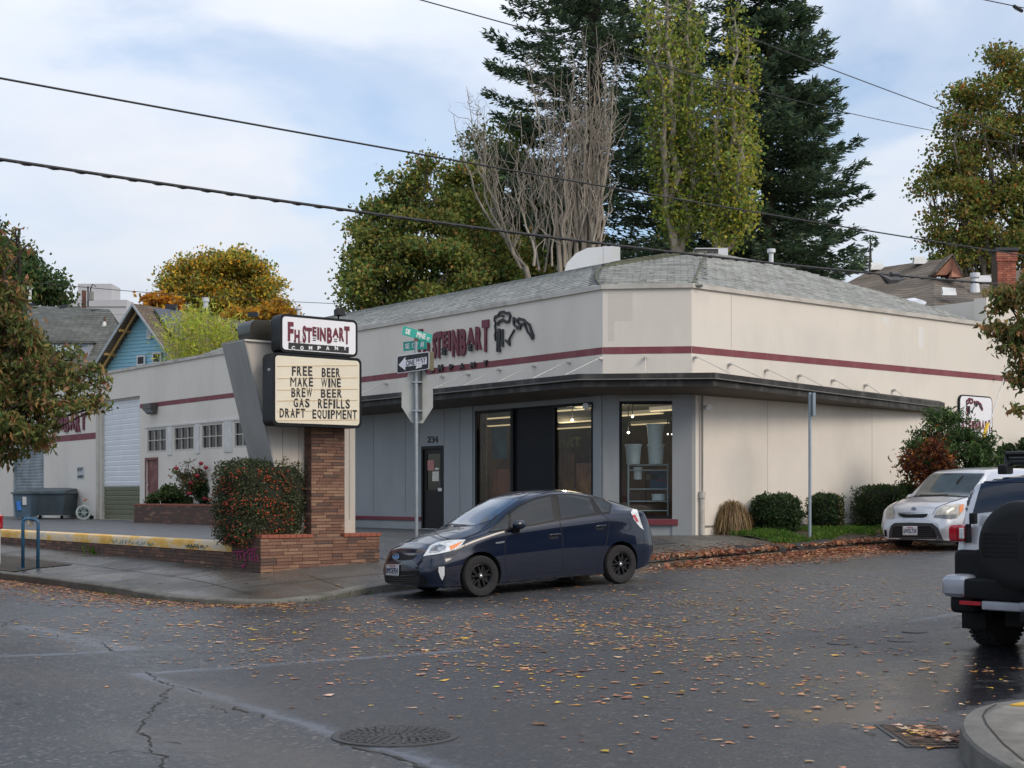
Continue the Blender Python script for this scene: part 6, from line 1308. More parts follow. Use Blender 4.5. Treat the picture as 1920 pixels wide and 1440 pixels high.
def tree(name, label, cat, base, trunk_h, clumps, nleaf, size, pal, wts, aspect=.75, droop=.1, tr=.3, spread=.38, sub=14, bk=bark, jit=.22, group=None, branches=1.0, light=None):
    """clumps: list of (x,y,z,r). leaves gather in small sprays inside every clump"""
    base = Vector(base); T = thing(name, label, cat, base, group=group, world=True); g = G()
    top = base+Vector((0, 0, trunk_h)); tp = limb(g, base-Vector((0, 0, .2)), top, tr, tr*.65, 6, .04)
    vol = np.array([c[3]**2.3 for c in clumps]); vol /= vol.sum(); pts = []
    for c, f in zip(clumps, vol):
        cc_ = Vector(c[:3]); r = c[3]
        st_ = min(tp+[top], key=lambda p: (p-cc_).length+abs(p.z-top.z)*.4)
        lp = limb(g, top if st_ is None else st_, cc_, tr*.38, tr*.08, 7, .16)
        ns = max(4, int(sub*r)); sc = []
        for _ in range(ns):
            d = np.array([random.gauss(0, 1) for _ in range(3)]); d /= np.linalg.norm(d)+1e-9; rr = r*(.45+.6*random.random()**.6); s_ = np.array(cc_)+d*rr*np.array([1, 1, .85]); sc.append(s_)
            if random.random() < branches*.5: limb(g, random.choice(lp[3:]), Vector(s_), tr*.09, .012, 4, .2)
        n = int(nleaf*f); k = rng.integers(0, ns, n); S_ = np.array(sc)[k]; pts.append(S_+rng.normal(size=(n, 3))*np.array([spread, spread, spread*.6])*(.6+.5*r/2.5))
    g.build('trunk', bk, T, smooth=True); C = np.concatenate(pts); cols = pick(len(C), pal, wts, jit, k=1.3)
    # colour drifts through the crown as whole sprays turn
    ph = np.sin(C[:, 0]*1.7+C[:, 2]*1.3)*np.sin(C[:, 2]*2.1-C[:, 1]*.9); 
    cols *= (1+.16*ph)[:, None]
    leaves('crown', C, size, np.clip(cols, .004, .9), lfm, T, aspect, droop, org=base); return T
def cl(px, py, Y, rpx, dy=0.): p = at(px, py, Y+dy); return (p.x, p.y, p.z, rpx/F*(Y+dy))
# large maple left of the bare poplar
Y = 58
cm_ = [cl(700, 480, Y, 52), cl(665, 500, Y, 30), cl(740, 410, Y, 48, 1), cl(760, 350, Y, 36), cl(800, 315, Y, 22), cl(720, 540, Y, 60, -1), cl(790, 450, Y, 62, -1), cl(850, 400, Y, 52, 1), cl(830, 520, Y, 66, -2), cl(900, 480, Y, 60, 1), cl(930, 540, Y, 56), cl(770, 560, Y, 45, 2), cl(870, 350, Y, 40, 2), cl(700, 580, Y, 42, 1), cl(690, 430, Y, 26, 1), cl(960, 480, Y, 45, 3), cl(1000, 520, Y, 40, 2)]
tree('maple_tree', 'big olive and brown maple with pointed top left of the bare tree', 'tree', (at(820, 600, Y).x, Y, .8), 5.5, cm_, 62000, .155, [GRN, OLV, BRN, DGR], [4.6, 5.4, .8, .7], tr=.4, spread=.42)
Y = 66
tree('maple_tree', 'green maple showing behind the bare poplar branches', 'tree', (at(940, 600, Y).x, Y, .8), 8, [cl(930, 300, Y, 50), cl(975, 240, Y, 38), cl(890, 340, Y, 44), cl(900, 265, Y, 26), cl(960, 350, Y, 60), cl(1010, 330, Y, 50), cl(1010, 420, Y, 60), cl(930, 420, Y, 60), cl(1060, 440, Y, 50), cl(1090, 480, Y, 50), cl(1000, 480, Y, 50)], 26000, .16, [GRN, OLV, (.09, .12, .025)], [4, 2.4, 2], tr=.4, spread=.42)
# bare poplar: sheaf of upright stems
Y = 55; bx_ = at(1105, 600, Y).x; T = thing('bare_poplar', 'tall leafless poplar with a sheaf of upright pale bare stems', 'tree', (bx_, Y, .8), world=True); palebark = M('bark_pale', (.27, .235, .19), .9, var=.4, scale=5, stretch=(1, 1, .25)); g = G(); rr = random.Random(5)
def stem(g, a, b, r0, r1, bow, n=9):
    a = Vector(a); b = Vector(b); pts = []; rs = []; s_ = Vector((rr.gauss(0, .05), rr.gauss(0, .05), 0))
    for k in range(n+1):
        t = k/n; p = a.lerp(b, t)+Vector((bow[0], bow[1], 0))*sin(pi*t)+Vector((rr.gauss(0, 1), rr.gauss(0, 1), 0))*.10*(t > 0 and t < 1); pts.append(p); rs.append(r0+(r1-r0)*t)
    g.tube(pts, rs, 5, cap=False); return pts
gb = G(); tops = [(848, 200), (873, 145), (897, 170), (909, 210), (975, 190), (992, 120), (1012, 145), (1040, 120), (1052, 150), (1075, 130), (1085, 170), (1098, 65), (1108, 100), (1118, 45), (1128, 70), (1137, 110), (1143, 85), (1066, 110), (1030, 180), (1128, 200), (955, 260)]
for tx, ty in tops:
    ln = tx < 920; b0 = Vector((at(1010 if ln else 1075+ (tx-1080)*.6, 505, Y).x, Y+rr.uniform(-1, 1), at(1000, 505, Y).z)); 
    if ln: b0 = Vector((at(985+rr.uniform(-10, 10), 500, Y).x, Y+.5, at(1000, 500, Y).z))
    e_ = at(tx, ty, Y); e_ = Vector((e_.x, Y+rr.uniform(-2, 2), e_.z)); pts = stem(gb, b0, e_, rr.uniform(.035, .075), .008, (( -.9 if tx < 920 else .25)*rr.uniform(.2, .9), 0), 10)
    for q in range(21):
        i_ = rr.randrange(1, 10); p = pts[i_]; hgt = (e_.z-p.z)*rr.uniform(.15, .6)+.5; stem(gb, p, p+Vector((rr.gauss(0, .38), rr.gauss(0, .5), hgt)), .022*(1-i_/12)+.008, .004, (rr.gauss(0, .18), 0), 6)
for k in range(30):
    x = rr.uniform(960, 1135); z0 = rr.uniform(300, 480); p = at(x, z0, Y); p = Vector((p.x, Y+rr.uniform(-1.8, 1.8), p.z)); stem(gb, p, p+Vector((rr.gauss(0, .45), 0, rr.uniform(1.0, 3.5))), .016, .004, (rr.gauss(0, .3), 0), 6)
for k in range(9): x = 1040+k*11; p = at(x, 505, Y); stem(g, (bx_+(k-4)*.1, Y, .6), (p.x, Y, p.z+2+rr.random()*3), .18, .08, (0, 0), 6)
stem(g, (bx_-.5, Y, .6), at(985, 500, Y), .2, .12, (-.3, 0), 6); g.build('trunk', palebark, T, smooth=True); tag(gb.build('branches', palebark, T, smooth=True), kind='stuff')
# leafy poplars
def poplar(label, px, Y, tops, nleaf, base_px, wts, seed=1):
    global rr; rr = random.Random(seed); bx = at(base_px, 600, Y).x; T = thing('poplar_tree', label, 'tree', (bx, Y, .8), world=True, group='yellow-green poplars between the firs'); g = G(); P_ = []
    for tx, ty, wpx in tops:
        e_ = at(tx, ty, Y); e_ = Vector((e_.x, Y+rr.uniform(-1.2, 1.2), e_.z)); b0 = Vector((bx, Y, at(base_px, 470, Y).z)); b0.x += (e_.x-bx)*.1; pts = stem(g, b0, e_, .20, .03, ((e_.x-bx)*.22, 0), 12)
        for i_ in range(1, len(pts)):
            for q in range(5):
                p = pts[i_]; a_ = rr.uniform(0, 6.28); l_ = wpx/F*Y*rr.uniform(.2, .85); tip = p+Vector((cos(a_)*l_, sin(a_)*l_, l_*rr.uniform(.9, 1.9))); stem(g, p, tip, .035, .01, (0, 0), 4)
                for _ in range(7): t = rr.uniform(.25, 1.15); P_.append(np.array(p.lerp(tip, t)))
    stem(g, (bx, Y, .6), (bx, Y, at(base_px, 465, Y).z), .34, .26, (0, 0), 5); g.build('trunk', palebark, T, smooth=True)
    P_ = np.array(P_); k = rng.integers(0, len(P_), nleaf); C = P_[k]+rng.normal(size=(nleaf, 3))*.24; leaves('crown', C, .14, pick(nleaf, [(.24, .31, .06), (.15, .22, .045), (.34, .37, .06), (.46, .40, .05)], wts), lfm, T, .85, .2, org=(bx, Y, .8))
poplar('tall leafy poplar with pale trunk and yellow-green leaves, top out of view', 1265, 56, [(1215, -60, 30), (1250, -90, 30), (1295, -80, 28), (1232, 60, 34), (1275, 90, 34), (1310, 40, 28), (1240, 190, 32), (1300, 230, 30), (1265, 260, 26)], 12000, 1272, [4, 3, 3, 1.0], 2)
poplar('shorter leafy poplar with golden leaves in front of the right fir', 1370, 55, [(1372, 40, 20), (1400, 90, 22), (1345, 150, 26), (1385, 190, 30), (1410, 250, 20), (1330, 280, 26), (1375, 330, 28), (1395, 400, 22)], 8500, 1350, [3, 2, 4, 2.2], 4)
# firs
def fir(label, px, Y, toppx, halfw, seed, nb=230, base_py=520, name='fir_tree', dens=1.0, cut=1.0, pal=((.060, .10, .062), (.09, .14, .075), (.125, .17, .088), (.04, .068, .045))):
    r_ = random.Random(seed); x0 = at(px, 0, Y).x; zt = at(px, toppx, Y).z; zb = 2.0; H = zt-zb; T = thing(name, label, 'tree', (x0, Y, .8), world=True, group=None); g = G(); g.tube([(x0, Y, .5), (x0, Y, zb+H*.5), (x0, Y, zt)], [.5, .3, .03], 8); C = []; D_ = []; Sz = []
    for k in range(nb):
        t = (k+r_.random())/nb; t = t**.95; z = zb+H*t; Lb = halfw*(1-t)**.72*(.72+.36*r_.random()); a_ = r_.uniform(0, 2*pi); dx_, dy_ = cos(a_), sin(a_)
        Lb = max(.25, Lb); p0 = np.array((x0, Y, z)); pts = []
        m = 9
        for j in range(m+1):
            s_ = j/m; pts.append(p0+np.array((dx_*Lb*s_, dy_*Lb*s_, Lb*(.16*s_-.52*s_*s_+.46*s_**3.2))))
        g.tube(pts[:7], [.07*(1-t)+.02]*1+[.03]*5+[.01], 4, cap=False)
        nsp = int((10+Lb*21)*dens)
        for q in range(nsp):
            s_ = r_.random()**.62; i_ = min(m-1, int(s_*m)); fpt = s_*m-i_; p = pts[i_]*(1-fpt)+pts[i_+1]*fpt; side = r_.choice((-1, 1)); ly = (1.03-s_)*Lb*.33*r_.random()+.06
            q_ = p+np.array((-dy_*side*ly, dx_*side*ly, -.30*ly*r_.random()-.10*r_.random()))
            for w_ in range(3):
                C.append(q_+np.array((r_.gauss(0, .08), r_.gauss(0, .08), r_.gauss(0, .07)))); dd_ = np.array((dx_*.75-dy_*side*.75, dy_*.75+dx_*side*.75, .22-.5*(1-s_)))+np.array((r_.gauss(0, .3), r_.gauss(0, .3), r_.gauss(0, .28))); D_.append(dd_/np.linalg.norm(dd_)); Sz.append(r_.uniform(.20, .42))
    g.build('trunk', barkd, T, smooth=True); C = np.array(C); D_ = np.array(D_); Sz = np.array(Sz)[:, None]; n = len(C)
    ref = rng.normal(size=(n, 3)); s__ = np.cross(D_, ref); s__ /= np.linalg.norm(s__, axis=1)[:, None]+1e-9; P = np.stack([C, C+D_*Sz*.4+s__*Sz*.13, C+D_*Sz, C+D_*Sz*.4-s__*Sz*.13], 1).reshape(-1, 3)-np.array((x0, Y, .8))
    o = arrmesh('crown', P, np.arange(4*n).reshape(n, 4), lfm); o.data.polygons.foreach_set('use_smooth', np.zeros(n, bool)); a_ = o.data.color_attributes.new('Col', 'FLOAT_COLOR', 'POINT'); c = pick(n, pal, [3, 3, 2, 2], .22); a_.data.foreach_set('color', np.repeat(np.concatenate([c, np.ones((n, 1))], 1), 4, 0).astype(np.float32).ravel()); o.parent = T
fir('huge dark fir behind the bare poplar, its top beyond the upper edge', 1115, 64, -820, 7.4, 1, 400, dens=1.25)
fir('huge dark fir on the right of the poplars with stepped drooping boughs', 1440, 63, -200, 6.9, 2, 460, dens=1.35)
fir('dark fir filling the gap between the two largest firs', 1285, 70, -420, 5.6, 6, 260, dens=.85)
fir('small fir tip rising above the brown roof ridge', 1632, 84, 440, 3.4, 3, 60, dens=.8)
# right maple
Y = 60
tree('maple_tree', 'large olive-orange maple tree at the right edge above the chimney', 'tree', (at(1900, 600, Y).x, Y, .8), 6, [cl(1900, 130, Y, 45), cl(1850, 170, Y, 48), cl(1800, 200, Y, 36), cl(1830, 260, Y, 56), cl(1780, 300, Y, 38), cl(1745, 350, Y, 28), cl(1800, 370, Y, 58), cl(1760, 430, Y, 34), cl(1850, 350, Y, 60, 1), cl(1900, 260, Y, 60, 1), cl(1920, 380, Y, 60), cl(1860, 440, Y, 60), cl(1800, 470, Y, 46), cl(1960, 200, Y, 60), cl(1970, 330, Y, 60), cl(1930, 470, Y, 55), cl(1850, 520, Y, 50, 1), cl(1770, 500, Y, 28, 1), cl(1790, 240, Y, 26), cl(1870, 100, Y, 20), cl(2020, 280, Y, 70), cl(2010, 420, Y, 70)], 60000, .15, [GRN, OLV, BRN, ORG_], [4.2, 5.4, 1.3, .4], tr=.4, spread=.40)
# left far trees
Y = 92
tree('round_tree', 'round golden-green maple behind the blue house roof', 'tree', (at(440, 640, Y).x, Y, .8), 5, [cl(350, 545, Y, 36), cl(330, 520, Y, 26), cl(370, 505, Y, 30), cl(410, 495, Y, 32), cl(450, 500, Y, 32), cl(485, 520, Y, 30), cl(510, 550, Y, 30), cl(460, 545, Y, 40), cl(400, 545, Y, 40), cl(425, 575, Y, 42), cl(375, 580, Y, 38), cl(480, 580, Y, 34), cl(525, 580, Y, 22)], 34000, .21, [(.17, .20, .045), (.32, .25, .045), (.62, .38, .04), (.42, .24, .04)], [4.2, 3.2, 2.2, 1.4], tr=.35, spread=.5, sub=9)
Y = 84
tree('small_tree', 'small bright orange tree just left of the round golden tree', 'tree', (at(300, 640, Y).x, Y, .8), 4, [cl(305, 565, Y, 18), cl(285, 562, Y, 16), cl(320, 572, Y, 15), cl(300, 590, Y, 22)], 2600, .24, [(.55, .27, .02), (.40, .16, .03), (.25, .14, .05)], [4, 2, 2], tr=.12, spread=.35)
tree('small_tree', 'low yellow-orange tree between blue house roof and golden tree', 'tree', (at(500, 640, 80).x, 80, .8), 4, [cl(520, 582, 80, 18), cl(440, 590, 80, 14), cl(480, 592, 80, 14), cl(545, 590, 80, 10)], 2200, .24, [(.52, .28, .03), (.30, .2, .04)], [3, 2], tr=.12, spread=.35)
Y = 78
tree('green_tree', 'dark green tree rising behind the grey roof at the left', 'tree', (at(40, 640, Y).x, Y, .8), 6, [cl(10, 480, Y, 40), cl(40, 505, Y, 36), cl(75, 520, Y, 28), cl(100, 535, Y, 22), cl(118, 550, Y, 14), cl(60, 550, Y, 36), cl(20, 550, Y, 44), cl(100, 562, Y, 18), cl(-40, 500, Y, 60), cl(125, 570, Y, 12), cl(-20, 560, Y, 60)], 15000, .24, [(.04, .085, .03), (.07, .11, .035), (.10, .11, .04)], [4, 3, 1.5], tr=.35, spread=.42)
# feathery yellow-green bamboo behind the wall
Y = 61; T = thing('feathery_shrub', 'feathery yellow-green bamboo behind the white wall, before the blue house roof', 'shrub', (at(380, 700, Y).x, Y, .8), world=True); g = G(); C = []; rr = random.Random(9)
for k in range(75):
    x = rr.uniform(318, 432); top = 592+abs(x-372)*.55+rr.uniform(-4, 34); a_ = at(x*.8+75, 740, Y); e_ = at(x, top, Y); e_ = Vector((e_.x+rr.gauss(0, .25), Y+rr.uniform(-1.2, 1.2), e_.z)); p = stem(g, (a_.x, Y+rr.uniform(-.6, .6), .8), e_, .02, .006, (0, 0), 6)
    for i_ in range(2, 7):
        for q in range(34): b__ = p[i_]; C.append((b__.x+rr.gauss(0, .28), b__.y+rr.gauss(0, .28), b__.z+rr.gauss(0, .35)))
g.build('stems', M('cane_green', (.2, .2, .05), .7), T); leaves('foliage', np.array(C), .27, pick(len(C), [(.50, .52, .07), (.34, .42, .06), (.62, .58, .12)], [3, 3, 1.5]), lfm, T, .16, -.3, org=(at(380, 700, Y).x, Y, .8))

# street cherry tree at the left, hanging into view
Y = 21.5
cc2 = [cl(20, 620, Y, 60), cl(60, 700, Y, 62), cl(110, 740, Y, 45, -.5), cl(150, 700, Y, 32), cl(170, 740, Y, 26), cl(40, 780, Y, 66, -.4), cl(10, 840, Y, 34), cl(-20, 720, Y, 80), cl(20, 540, Y, 34), cl(10, 480, Y, 28), cl(0, 425, Y, 18), cl(35, 430, Y, 9), cl(50, 460, Y, 10), cl(90, 680, Y, 36, .8), cl(130, 660, Y, 18), cl(75, 812, Y, 30), cl(185, 762, Y, 12), cl(190, 710, Y, 16), cl(-60, 600, Y, 90), cl(-70, 480, Y, 80), cl(-60, 800, Y, 70), cl(30, 660, Y, 50, 1), cl(-120, 650, Y, 100, 1), cl(5, 580, Y, 40)]
tree('cherry_tree', 'reddish-green street cherry tree hanging in from the left edge', 'tree', (at(-130, 1040, Y).x, Y, .2), 2.4, cc2, 24000, .12, [(.10, .13, .035), (.17, .15, .045), (.26, .13, .065), (.065, .09, .028), (.34, .20, .08)], [5, 4, 2.2, 3, .6], aspect=.36, droop=.55, tr=.16, spread=.145, sub=34, bk=barkd, branches=.7)
Y = 24
tree('cherry_tree', 'drooping brownish-green branches of a tree entering at the right edge', 'tree', (at(2060, 900, Y).x, Y, .5), 3.0, [cl(1890, 570, Y, 24), cl(1872, 610, Y, 18), cl(1905, 620, Y, 26), cl(1895, 655, Y, 18), cl(1908, 705, Y, 16), cl(1915, 765, Y, 12), cl(1880, 545, Y, 18), cl(1940, 600, Y, 40), cl(1950, 700, Y, 34), cl(1960, 520, Y, 40), cl(2040, 560, Y, 60), cl(1915, 690, Y, 14)], 9000, .125, [(.09, .115, .032), (.17, .14, .045), (.27, .15, .06)], [4, 3, 1.8], aspect=.4, droop=.6, tr=.14, spread=.15, sub=34, bk=barkd)

# ---- clipped and planted shrubs
def shrub(name, label, cat, base, boxes, n, size, pal, wts, aspect=.6, core=True, org=None, shell=.5, rnd=3.0, noise=.06, group=None, coremat=None, droop=0., corescale=.82, jit=.22):
    """boxes: (centre world, half sizes, rotation) superellipsoid volumes covered in small leaves with a twiggy core"""
    T = thing(name, label, cat, base, world=True, group=group); C = []; g = G(); tot = sum(b[1][0]*b[1][1]+b[1][1]*b[1][2]+b[1][0]*b[1][2] for b in boxes)
    for c, h, ro in boxes:
        k = int(n*(h[0]*h[1]+h[1]*h[2]+h[0]*h[2])/tot); d = rng.normal(size=(k, 3)); d /= (np.abs(d)**rnd).sum(1)[:, None]**(1/rnd)
        t_ = 1-shell*rng.random(k)**1.6; lump = 1+noise*(np.sin(d[:, 0]*7+c[0]*3)+np.sin(d[:, 1]*8+1)+np.sin(d[:, 2]*9+2))/1.5+rng.normal(size=k)*noise*.5
        q = d*(t_*lump)[:, None]*np.array(h); ca_, sa_ = cos(ro), sin(ro); q = np.stack([q[:, 0]*ca_-q[:, 1]*sa_, q[:, 0]*sa_+q[:, 1]*ca_, q[:, 2]], 1); C.append(q+np.array(c))
        if core:
            nu, nv = 20, 12; vs = []; 
            for i_ in range(nv+1):
                for j in range(nu):
                    th_, ph_ = pi*i_/nv, 2*pi*j/nu; e_ = np.array([sin(th_)*cos(ph_), sin(th_)*sin(ph_), cos(th_)]); e_ = e_/(np.abs(e_)**rnd).sum()**(1/rnd)*corescale*(1+random.uniform(-.05, .05)); x, y, z = e_*np.array(h); vs.append((c[0]+x*ca_-y*sa_, c[1]+x*sa_+y*ca_, c[2]+z))
            g.mesh(vs, [(i_*nu+j, i_*nu+(j+1) % nu, (i_+1)*nu+(j+1) % nu, (i_+1)*nu+j) for i_ in range(nv) for j in range(nu)])
    C = np.concatenate(C); leaves('foliage', C, size, pick(len(C), pal, wts, jit), lfm, T, aspect, droop, org=base)
    if core: g.build('twigs', coremat or M('twig_core', (.022, .024, .013), .95, var=.4, scale=25), T, smooth=True)
    return T, C
def on_walk(px, py): u, v, z = on_g(px, py, walk_z); return W(u, v, z)
# cotoneaster block on the pylon planter
ctr_ = W(11.75, 21.85); hb = at(493, 1020, 24.3)
zb_, zt_h = .82, at(490, 866, 24.4).z; cx = at(493, 940, 24.5); 
CT, CC = shrub('berry_hedge', 'big square-cut green hedge full of red berries on the brick planter', 'hedge', (cx.x, 24.45, .8), [((cx.x, 24.45, (zb_+zt_h)/2), (.74, .62, (zt_h-zb_)/2+.04), TH)], 26000, .042, [(.08, .105, .042), (.14, .155, .075), (.05, .07, .03), (.22, .22, .13)], [4, 3, 3, .9], rnd=5.5, noise=.05, shell=.16, corescale=.9)
nb_ = 3600; k = rng.integers(0, len(CC), nb_); Bp = CC[k]+rng.normal(size=(nb_, 3))*.012; cen_ = np.array((cx.x, 24.45, (zb_+zt_h)/2)); dd_ = Bp-cen_; Bp = cen_+dd_*1.015
keep_ = Bp[:, 2] < zt_h-.12; Bp = Bp[keep_]; r_b = .012+.008*rng.random(len(Bp)); clus = np.sin(Bp[:, 0]*9)+np.sin(Bp[:, 2]*11+Bp[:, 1]*6); kk = clus > rng.random(len(Bp))*1.6-1.2; Bp = Bp[kk]; r_b = r_b[kk]
octv = np.array([(1, 0, 0), (-1, 0, 0), (0, 1, 0), (0, -1, 0), (0, 0, 1), (0, 0, -1)]); octf = np.array([(0, 2, 4), (2, 1, 4), (1, 3, 4), (3, 0, 4), (2, 0, 5), (1, 2, 5), (3, 1, 5), (0, 3, 5)])
P = (Bp[:, None, :]+octv[None]*r_b[:, None, None]).reshape(-1, 3)-np.array((cx.x, 24.45, .8)); o = arrmesh('berries', P, (np.arange(len(Bp))[:, None, None]*6+octf[None]).reshape(-1, 3), M('berry_red', (.50, .075, .03), .4, var=.3, scale=20)); o.parent = CT; tag(o, kind='stuff')
# hedge bushes on the right
def bush(label, x0, x1, y0, y1, Y, dep, n, name='clipped_bush', rnd=2.6, pal=None, wts=None, group='clipped dark bushes along the right wall', size=.06):
    c = at((x0+x1)/2, (y0+y1)/2, Y); h = ((x1-x0)/2/F*Y, dep, (y1-y0)/2/F*Y); b_ = (c.x, Y, c.z-h[2])
    shrub(name, label, 'bush', b_, [((c.x, Y, c.z), h, .3)], n, size, pal or [(.035, .07, .024), (.055, .10, .032), (.10, .13, .05), (.022, .045, .018)], wts or [4, 3, 1.2, 2], rnd=rnd, noise=.075, shell=.3, group=group, core=True, corescale=.8)
bush('rounded dark green bush left of the slim grey post', 1407, 1503, 925, 1000, 31.6, .5, 9000); 
g = None
bush('narrow dark green bush just right of the slim grey post', 1522, 1571, 925, 998, 32.3, .45, 5000, rnd=4)
c = at(1573, 960, 32.2); shrub('dry_bush_side', 'yellowing brown edge growth on the narrow bush', 'bush', (c.x, 32.2, .8), [((c.x-.03, 32.2, c.z), (.09, .3, .38), 0)], 900, .05, [(.20, .14, .05), (.12, .10, .04)], [1, 1], core=False)
hp = [at(1655, 950, 33.6), at(1720, 945, 35.2)]
shrub('hedge', 'long clipped dark hedge against the right wall behind the silver car', 'hedge', (hp[0].x, 33.6, .8), [((hp[0].x+.05, 33.9, hp[0].z), (.72, .42, .52), TH), ((hp[0].x+1.2, 34.9, hp[0].z+.03), (.9, .42, .5), TH)], 15000, .055, [(.04, .075, .025), (.07, .11, .034), (.13, .13, .045), (.025, .05, .02)], [4, 3, 1.4, 2], rnd=5, noise=.05, shell=.25)
# dry grass mound
c = at(1375, 1000, 31.3); T = thing('dry_grass_tuft', 'straw-coloured dry drooping grass clump by the wall corner', 'grass clump', (c.x, 31.3, .8), world=True); g = G(); rr = random.Random(4)
P = []; q = []
nB = 2600
for k in range(nB):
    a_ = rr.uniform(0, 6.28); ph_ = math.acos(rr.random()**.8); rad_ = sin(ph_)*rr.uniform(.8, 1.05); b0 = np.array((c.x+.27*rad_*cos(a_)-.03, 31.3+.26*rad_*sin(a_), .82+.62*cos(ph_)*rr.uniform(.75, 1.08))); o_ = np.array((cos(a_), sin(a_), 0)); l_ = rr.uniform(.10, .24); e_ = np.array((rr.gauss(0, .05), rr.gauss(0, .05), 0)); pts = [b0, b0+o_*l_*.35+e_*.4+np.array((0, 0, l_*.35)), b0+o_*l_*.7+e_+np.array((0, 0, l_*.1)), b0+o_*l_*.9+e_*1.2+np.array((0, 0, -l_*.9))]
    w_ = np.array((-sin(a_), cos(a_), 0))*.006
    i0 = len(P)
    for p in pts: P += [p-w_, p+w_]
    q += [(i0+2*j, i0+2*j+1, i0+2*j+3, i0+2*j+2) for j in range(3)]
o = arrmesh('blades', np.array(P)-np.array((c.x, 31.3, .8)), np.array(q), lfm); a_ = o.data.color_attributes.new('Col', 'FLOAT_COLOR', 'POINT'); cc_ = np.repeat(pick(nB, [(.30, .21, .10), (.20, .13, .06), (.36, .27, .14)], [3, 2, 2]), 8, 0); a_.data.foreach_set('color', np.concatenate([cc_, np.ones((len(cc_), 1))], 1).astype(np.float32).ravel()); o.parent = T; tag(o, kind='stuff')
# big mixed shrub behind the silver car
Y = 33.0
cs = [cl(1720, 880, Y, 34), cl(1735, 820, Y, 34), cl(1760, 790, Y, 24), cl(1745, 775, Y, 12), cl(1790, 800, Y, 28), cl(1800, 850, Y, 44), cl(1760, 870, Y, 44), cl(1840, 850, Y, 36), cl(1860, 880, Y, 26), cl(1830, 900, Y, 40), cl(1710, 920, Y, 22), cl(1770, 920, Y, 44), cl(1880, 905, Y, 22), cl(1815, 812, Y, 16)]
tree('mixed_shrub', 'large green shrub with a rust-red patch against the right wall', 'shrub', (at(1790, 980, Y).x, Y, .85), .7, cs, 13000, .14, [(.045, .085, .025), (.075, .12, .035), (.028, .05, .018)], [4, 3, 2], aspect=.28, droop=.15, tr=.06, spread=.16, sub=30, bk=barkd)
T_ = bpy.data.objects[[o.name for o in bpy.data.objects if o.name.startswith('mixed_shrub')][0]]
pr_ = [cl(1712, 868, Y-.6, 24), cl(1752, 842, Y-.8, 20), cl(1770, 872, Y-.9, 20), cl(1735, 900, Y-.8, 20)]; Cr = np.concatenate([np.array(p[:3])+rng.normal(size=(520, 3))*p[3]*.55 for p in pr_]); leaves('red_foliage', Cr, .12, pick(len(Cr), [(.12, .035, .02), (.24, .08, .02), (.07, .03, .018), (.45, .16, .02)], [4, 2, 3, .8]), lfm, T_, .32, .1, org=ORG[T_.name])
Y = 38
tree('laurel_shrub', 'dark green shrub top at the far right edge behind the cars', 'shrub', (at(1900, 940, Y).x, Y, .9), .7, [cl(1905, 850, Y, 24), cl(1930, 870, Y, 34), cl(1890, 870, Y, 20), cl(1960, 850, Y, 40)], 4200, .13, [(.025, .05, .02), (.045, .075, .025)], [3, 2], tr=.06, spread=.16, sub=24, bk=barkd)
# planter plants by the building
Yq = 45.9
def pc(px, py, r): return cl(px, py, Yq, r)
tree('planter_shrub', 'low green shrub at the left end of the long brick planter', 'shrub', (at(318, 950, Yq).x, Yq, 1.2), .15, [pc(300, 935, 15), pc(325, 930, 16), pc(340, 938, 14), pc(318, 922, 9)], 3600, .10, [(.035, .065, .02), (.065, .09, .03)], [3, 2], tr=.04, spread=.16, sub=18, bk=barkd)
tree('planter_shrub', 'low dark shrub at the right end of the long brick planter', 'shrub', (at(390, 950, Yq).x, Yq, 1.2), .15, [pc(378, 925, 14), pc(398, 930, 17), pc(390, 912, 10)], 3000, .10, [(.025, .05, .018), (.05, .075, .03)], [3, 2], tr=.04, spread=.16, sub=18, bk=barkd)
rb_ = at(355, 950, Yq); T = tree('rose_bush', 'tall leggy rose bush with a few pink and dark red blooms in the planter', 'rose bush', (rb_.x, Yq, 1.2), .1, [pc(345, 890, 12), pc(365, 900, 14), pc(355, 915, 16), pc(332, 885, 6), pc(375, 880, 7), pc(352, 868, 5), pc(385, 895, 5)], 1300, .09, [(.10, .12, .05), (.2, .10, .05)], [3, 1.5], tr=.03, spread=.17, sub=20, bk=M('bark_grey', (.13, .11, .09)))
bl = M('rose_red', (.32, .02, .04), .6); 
for px, py in ((331, 878), (355, 925), (370, 892), (377, 869), (386, 877), (357, 905), (384, 935)): p = at(px, py, Yq-.25); g = G(); g.lathe([(.001, -.07), (.07, -.03), (.08, .03), (.03, .06), (.001, .05)], p, n=7); o = g.build('bloom', bl, T, smooth=True)

